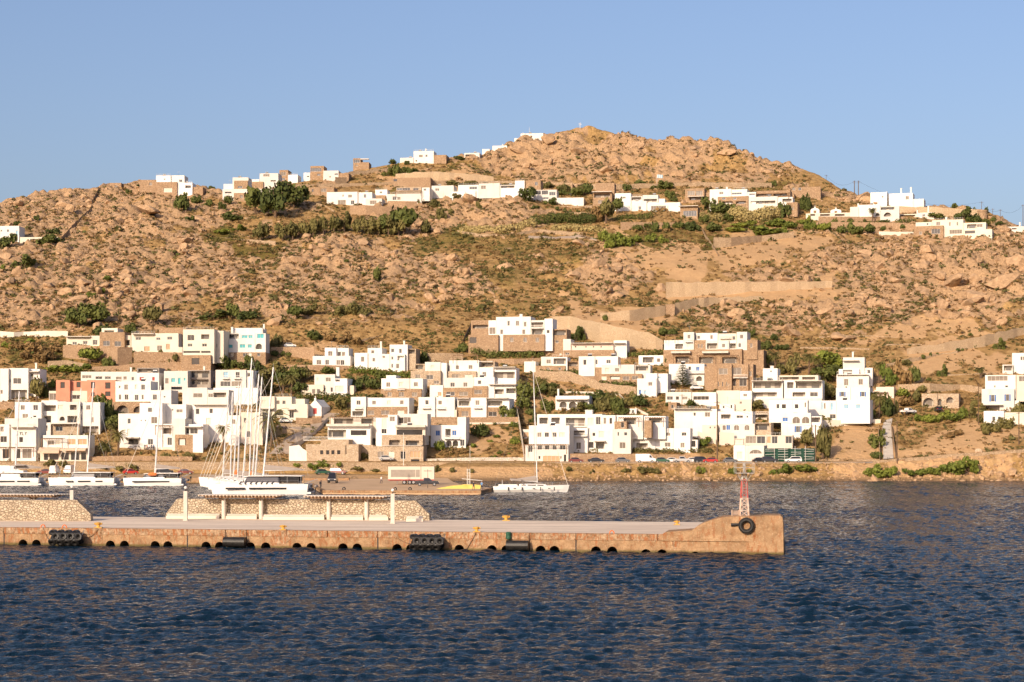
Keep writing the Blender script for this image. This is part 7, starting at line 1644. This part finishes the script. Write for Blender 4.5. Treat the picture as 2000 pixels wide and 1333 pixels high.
for px, py, k, c, rz, l in ((567,681,'hatch','white',.1,'white car on the parking terrace high above the hedge'),(558,828,'hatch','white',.2,'white car on the lane above the stone wall left of the ramp'),(1773,812,'pickup','white',.6,'old white pickup in the dry grass below the ruin'),(1832,810,'hatch','black',PI/2,'dark car in the dry grass right of the old pickup'),(1677,824,'hatch','blue',0,'blue car behind the parapet of the tree shaded terrace'),(755,902,'hatch','silver',0,'silver car in front of the stone cafe'),(1360,762,'hatch','white',0,'pale car on the upper village road')):
    x, y, z = gz(px, py); car(k, c, x, y-.5, z+.25, rz, l, None)
# ------------------------------------------------------------------ trailer with its load
def trailer():
    Y = 425.; x0, x1 = X_(758, Y), X_(848, Y); L = x1-x0; z0 = .78; loc = ((x0+x1)/2, Y, z0)
    root = empty('box_trailer', loc, 'long white box trailer with a grey patched side, parked on the apron', 'trailer')
    zb, zt = z0+1.15, Z_(910, Y); m = MB(loc); m.box(x0, x1, Y, Y+2.5, zb, zt); b = m.build('box', M['white2'], root)
    m = MB(loc); m.box(x0+.6, x1-4.2, Y-.02, Y-.005, zb+.5, zt-.9); m.box(x1-4.1, x1-3.2, Y-.02, Y-.005, zb+.5, zt-.9); m.build('side_patch', paint('grey_side_patch', (.34,.29,.24), .1, 1, .8), b)
    m = MB(loc); m.box(x0, x1, Y-.05, Y-.001, zt-.14, zt+.03); m.box(x1-3.0, x1-2.9, Y-.03, Y-.001, zb, zt-.15); m.build('roof_trim', M['wood'], b)
    m = MB(loc); m.box(x0+.3, x1-.3, Y+.4, Y+.6, zb-.3, zb-.01); m.box(x0+.3, x1-.3, Y+1.9, Y+2.1, zb-.3, zb-.01); m.box(x0, x1, Y-.01, Y+.05, zb-.22, zb-.01); m.build('chassis', M['red'], root)
    for w_ in (x0+3.6, x0+4.8, x1-4.6, x1-3.4):
        for y in (Y+.15, Y+2.3): m = MB(loc); m.lathe((w_, y, z0+.48), [(.3,-.15),(.48,-.13),(.48,.13),(.3,.15)], 16, 'Y'); wh = m.build('wheel', M['black'], root); m = MB(loc); m.lathe((w_, y, z0+.48), [(.05,-.16),(.28,-.155),(.28,.155),(.05,.16)], 10, 'Y'); m.build('rim', M['rim'], wh)
    m = MB(loc)
    for x in (x0+2.0, x1-1.5): m.tube((x, Y+.5, z0), (x, Y+.5, zb-.3), .07, n=6)
    m.build('landing_leg', M['steel'], root)
trailer()
# ------------------------------------------------------------------ yellow block with the ladder mast, small port things
def yellow_block():
    Y = 390.; P = lambda px, py: (X_(px, Y), Z_(py, Y)); loc = (X_(905, Y), Y, .75)
    root = empty('yellow_mooring_block', loc, 'yellow painted concrete wedge carrying a white ladder mast', 'mooring block')
    m = MB(loc); m.prism([P(850,958), P(852,955), P(880,949.5), P(900,948), P(906,946.5), P(927,947), P(939,948), P(939,958)], Y, Y+3); m.build('block', M['yellow2'], root, True)
    m = MB(loc); xc = X_(915, Y); zt = Z_(916, Y); z0 = Z_(951, Y)
    for s in (-.28, .28): m.tube((xc+s, Y+1, z0), (xc+s, Y+1, zt), .06, n=5)
    for i in range(12): z = z0+(zt-z0)*(i+.5)/12; m.tube((xc-.28, Y+1, z), (xc+.28, Y+1, z), .035, n=4)
    m.build('ladder_mast', M['frame'], root)
    m = MB(loc); m.tube((xc-.28, Y+1, zt), (xc-.28, Y+1, zt+1.), .05, n=5); m.tube((xc+.28, Y+1, zt), (xc+.28, Y+1, zt+1.), .05, n=5); m.build('mast_top', M['wood'], root)
    m = MB(loc); m.tube((xc-1.4, Y+1.1, z0+1.6), (xc+2.8, Y+1.1, z0+1.2), .06, n=5); m.build('gangplank', M['frame'], root)
yellow_block()
for px, Y, l in ((672,381,'tyre hanging on the left part of the apron kerb'),(772,380,'tyre on the apron kerb right behind the lamp pillar'),(801,380,'small tyre on the apron kerb under the pickup')):
    X = X_(px, Y); m = MB(); torus(m, (X, Y-.3, 1.0), (0,1,0), .26, .11, 16, 7); o = m.build('tyre', M['black']); tag(o, l, 'tyre')
def pole(label, px, ytop, ybase, r=.11, mat='bark', Y=None, name='utility_pole', arms=1, cat='pole', z=None):
    if Y is None: x, y, zz = gz(px, ybase); y -= .3; x = X_(px, y)
    else: y = Y; x = X_(px, y); zz = Z_(ybase, y) if z is None else z
    zt = Z_(ytop, y); root = empty(name, (x, y, zz), label, cat); m = MB((x, y, zz)); m.tube((x, y, zz-1), (x, y, zt), r, r*.7, 7); m.build('pole', M[mat], root)
    if arms:
        m = MB((x, y, zz))
        for i in range(arms): z_ = zt-.4-.7*i; m.box(x-.8, x+.8, y-.06, y+.06, z_, z_+.1)
        m.build('crossarm', M[mat], root)
    return (x, y, zt-.35)
A1 = pole('thick wooden utility pole left of the white garage building', 1401, 784, 903, .2); A2 = pole('tall wooden pole right of the green netting', 1593, 830, 904, .2); pole('thin pole in front of the blue blind house', 1539, 789, 842, .1); pole('thin pole on the bank left of the araucaria road', 1332, 770, 826, .12)
A3 = pole('wooden pole left of the long ramp', 1747, 752, 812, .16); A4 = pole('tall wooden pole on the shore wall by the long ramp', 1752, 822, 903, .17); A5 = pole('wooden pole in front of the right edge houses', 1911, 750, 842, .13); A6 = pole('brown pole near the right photo edge', 1990, 805, 888, .18)
pole('slim white flagpole in front of the stone restaurant', 788, 846, 908, .09, 'frame', Y=509, name='flagpole', arms=0, z=1.6)
pole('black double armed street lamp beside the pickup', 835.5, 917, 957, .06, 'dark', Y=395, name='street_lamp', arms=1, cat='street lamp', z=.75)
pole('thin white lamp post above the sloping field', 918, 870, 905, .06, 'frame', Y=512, name='lamp_post', arms=0, z=2)
U_ = lambda x, y: (1520+x/4.1667, 320+y/4.1667)
T1 = pole('left leg of the twin electricity pylon on the right skyline', *[U_(620,0)[0], U_(0,138)[1], U_(0,245)[1]], .22, 'bark', arms=2); T2 = pole('right leg of the twin electricity pylon on the right skyline', *[U_(652,0)[0], U_(0,138)[1], U_(0,245)[1]], .22, 'bark', arms=2)
T3 = pole('distant pole above the round stone tower', U_(1655,0)[0], U_(0,308)[1], U_(0,372)[1], .12); T4 = pole('thin pole right of the round stone tower', U_(1745,0)[0], U_(0,365)[1], U_(0,445)[1], .12); T5 = pole('pale pole on the right hill shoulder', U_(1807,0)[0], U_(0,372)[1], U_(0,525)[1], .12); T6 = pole('dark pole at the right photo edge on the skyline', 1998, 400, 440, .16)
T0 = pole('small pole on the right flank of the summit', U_(390,0)[0], U_(0,90)[1], U_(0,130)[1], .1)
for px, py, w_ in ((1133,240,2),(1148,247,0)): pole('thin red and white antenna on the summit' if w_ else 'white marker post on the summit', px, py, 257, .14 if w_ else .3, 'frame', arms=w_, name='antenna' if w_ else 'marker_post', cat='antenna' if w_ else 'post')
pole('thin mast behind the white wall near the summit', 1034, 249, 264, .08, 'frame', arms=0, name='antenna', cat='antenna')
F1 = pole('flagpole with a pale flag among the upper villas', 1283, 341, 366, .08, 'frame', arms=0, name='flagpole', cat='flagpole')
m = MB(F1); fx, fy, fz = F1
for i in range(6): m.face([(fx+i*.45, fy, fz-1.4+.05*math.sin(i)), (fx+(i+1)*.45, fy, fz-1.4+.05*math.sin(i+1)), (fx+(i+1)*.45, fy, fz+.2+.1*math.sin(i+1)), (fx+i*.45, fy, fz+.2+.1*math.sin(i))])
o = m.build('flag', [M['white'], M['paleblue']]); o.location = F1; tag(o, 'pale blue and white striped flag flying on the hill', 'flag')
for i, p in enumerate(o.data.polygons): p.material_index = i % 2
def wire(label, a, b, sag=1.5, r=.035):
    m = MB(a); a_, b_ = Vector(a), Vector(b); pv = a_
    for i in range(1, 13): t = i/12; q = a_.lerp(b_, t)-Vector((0,0,sag*4*t*(1-t))); m.tube(pv, q, r, n=3, caps=False); pv = q
    o = m.build('power_line', M['dark']); o.location = a; tag(o, label, 'power line')
wire('power line dropping from the summit flank to the twin pylon', T0, T1, 3); wire('power line from the twin pylon along the skyline', T2, T3, 5); wire('power line between the thin poles at the right', T3, T5, 2); wire('power line to the right edge pole', T5, T6, 2); wire('power line crossing above the shore road', A1, A2, 1.2, .025); wire('power line from the netting pole to the ramp pole', A2, A4, 1.5, .025); wire('power line above the dry bank on the right', A4, A6, 2., .025)
# ------------------------------------------------------------------ green construction netting
def netting():
    Y = 517.; x0, x1 = X_(1492, Y), X_(1593, Y); z0 = 4.7; z1 = Z_(876, Y); loc = ((x0+x1)/2, Y, z0); root = empty('construction_fence', loc, 'dark green netting fence with white rails at the building site', 'fence')
    m = MB(loc); n = 30; rings = []
    for i in range(n+1): x = x0+(x1-x0)*i/n; y = Y+.15*math.sin(i*1.3)+.1*math.sin(i*.5); rings.append([(x, y, z0-.5), (x, y-.08, (z0+z1)/2), (x, y, z1), (x, y+.04, z1), (x, y+.04, z0-.5)])
    m.loft(rings); m.build('netting', paint('green_netting', (.025,.085,.06), .35, 2, .9), root)
    m = MB(loc); nr = 5
    for k in range(nr):
        z = z0+.7+(z1-z0-.9)*k/(nr-1)
        for i in range(4): a = x0+(x1-x0)*i/4+.3; b = x0+(x1-x0)*(i+.86)/4; m.tube((a, Y-.35, z+rnd.uniform(-.15,.15)), (b, Y-.35, z+rnd.uniform(-.15,.15)), .05, n=5)
    m.build('rail', M['frame'], root); m = MB(loc)
    for i in range(6): x = x0+(x1-x0)*i/5; m.tube((x, Y-.2, z0-.5), (x, Y-.2, z1+.6), .05, n=5)
    m.build('post', M['frame'], root)
netting()
# ------------------------------------------------------------------ people on the apron and terrace
def person_mesh(walk=.2, arm=.25):
    P = {'pel':(0,0,.95),'ch':(0,0,1.38),'nk':(0,0,1.52),'hd':(0,.01,1.66),'hl':(.09,0,.9),'kl':(.10,walk*.5,.5),'al':(.10,walk*.2,.08),'tl':(.10,walk*.2-.16,.04),'hr':(-.09,0,.9),'kr':(-.10,-walk*.4,.5),'ar':(-.10,-walk*.8,.08),'tr':(-.10,-walk*.8-.16,.04),
         'sl':(.19,0,1.42),'el':(.25,arm*.3,1.14),'wl':(.24,-arm*.3,.92),'fl':(.24,-arm*.4,.83),'sr':(-.19,0,1.42),'er':(-.25,-arm*.1,1.14),'wr':(-.24,-arm,.95),'fr':(-.24,-arm*1.2,.88),'top':(0,0,1.76)}
    R = {'pel':.14,'ch':.15,'nk':.055,'hd':.095,'top':.07,'hl':.10,'kl':.065,'al':.045,'tl':.035,'sl':.06,'el':.045,'wl':.032,'fl':.035}
    E = [('pel','ch'),('ch','nk'),('nk','hd'),('hd','top'),('pel','hl'),('hl','kl'),('kl','al'),('al','tl'),('pel','hr'),('hr','kr'),('kr','ar'),('ar','tr'),('ch','sl'),('sl','el'),('el','wl'),('wl','fl'),('ch','sr'),('sr','er'),('er','wr'),('wr','fr')]
    keys = list(P); me = bpy.data.meshes.new('person'); me.from_pydata([P[k] for k in keys], [(keys.index(a), keys.index(b)) for a, b in E], []); o = bpy.data.objects.new('person', me); C.objects.link(o)
    o.modifiers.new('skin', 'SKIN')
    for i, k in enumerate(keys):
        kk = k if k in R else k[0]+'l'; me.skin_vertices[0].data[i].radius = (R.get(kk, .05),)*2; me.skin_vertices[0].data[i].use_root = (k == 'pel')
    o.modifiers.new('sub', 'SUBSURF').levels = 1; dg = bpy.context.evaluated_depsgraph_get(); m2 = bpy.data.meshes.new_from_object(o.evaluated_get(dg)); bpy.data.objects.remove(o); return m2
SKIN = paint('skin', (.45,.26,.17), .05, 3, .6)
def person(label, X, Y, z, rz, shirt, trousers, seed=0, group=None):
    me = person_mesh(.15+.2*(seed % 3), .2+.1*(seed % 2)); me.materials.clear()
    for m_ in (SKIN, shirt, trousers, M['dark']): me.materials.append(m_)
    for p in me.polygons:
        c = p.center; p.material_index = 2 if c.z < .98 else 1 if c.z < 1.47 and abs(c.x) < .24 and c.z > .98 else (3 if c.z > 1.70 else 0)
        if c.z < .98 and abs(c.x) > .2: p.material_index = 0
    o = bpy.data.objects.new('person', me); C.objects.link(o); o.location = (X, Y, z); o.rotation_euler = (0, 0, rz); tag(o, label, 'person', group)
sh = {k: paint(k+'_shirt', c, .05, 3, .9) for k, c in (('blue',(.15,.32,.55)),('dark',(.04,.04,.05)),('white',(.7,.68,.64)),('red',(.5,.06,.05)))}; tr = paint('dark_trousers', (.05,.05,.07), .1, 3, .9)
for px, py, s_, l in ((925,958,'dark','person in dark clothes standing on the yellow block'),(941,957.5,'blue','person in a pale blue shirt standing at the apron tip by the yacht'),(627,951,'dark','person in dark clothes walking behind the big catamaran stern'),(745,945,'white','person in white crouched by the trailer, left of it')):
    Y = (HC-.75)*F/(py-HZ); person(l, X_(px, Y), Y, .75, rnd.uniform(-1,2), sh[s_], tr, int(px))
for i, (px, py) in enumerate(((283,868),(287,868.5),(292,868),(296,869),(300,868))):
    Y = Y_of_py(874)-3.2; X = X_(px, Y); person('guest sitting close together in front of the big white house', X, Y, gzXY(X, Y)+.1, i, sh[['dark','red','white','dark','blue'][i]], tr, i, 'guests in front of the white house')
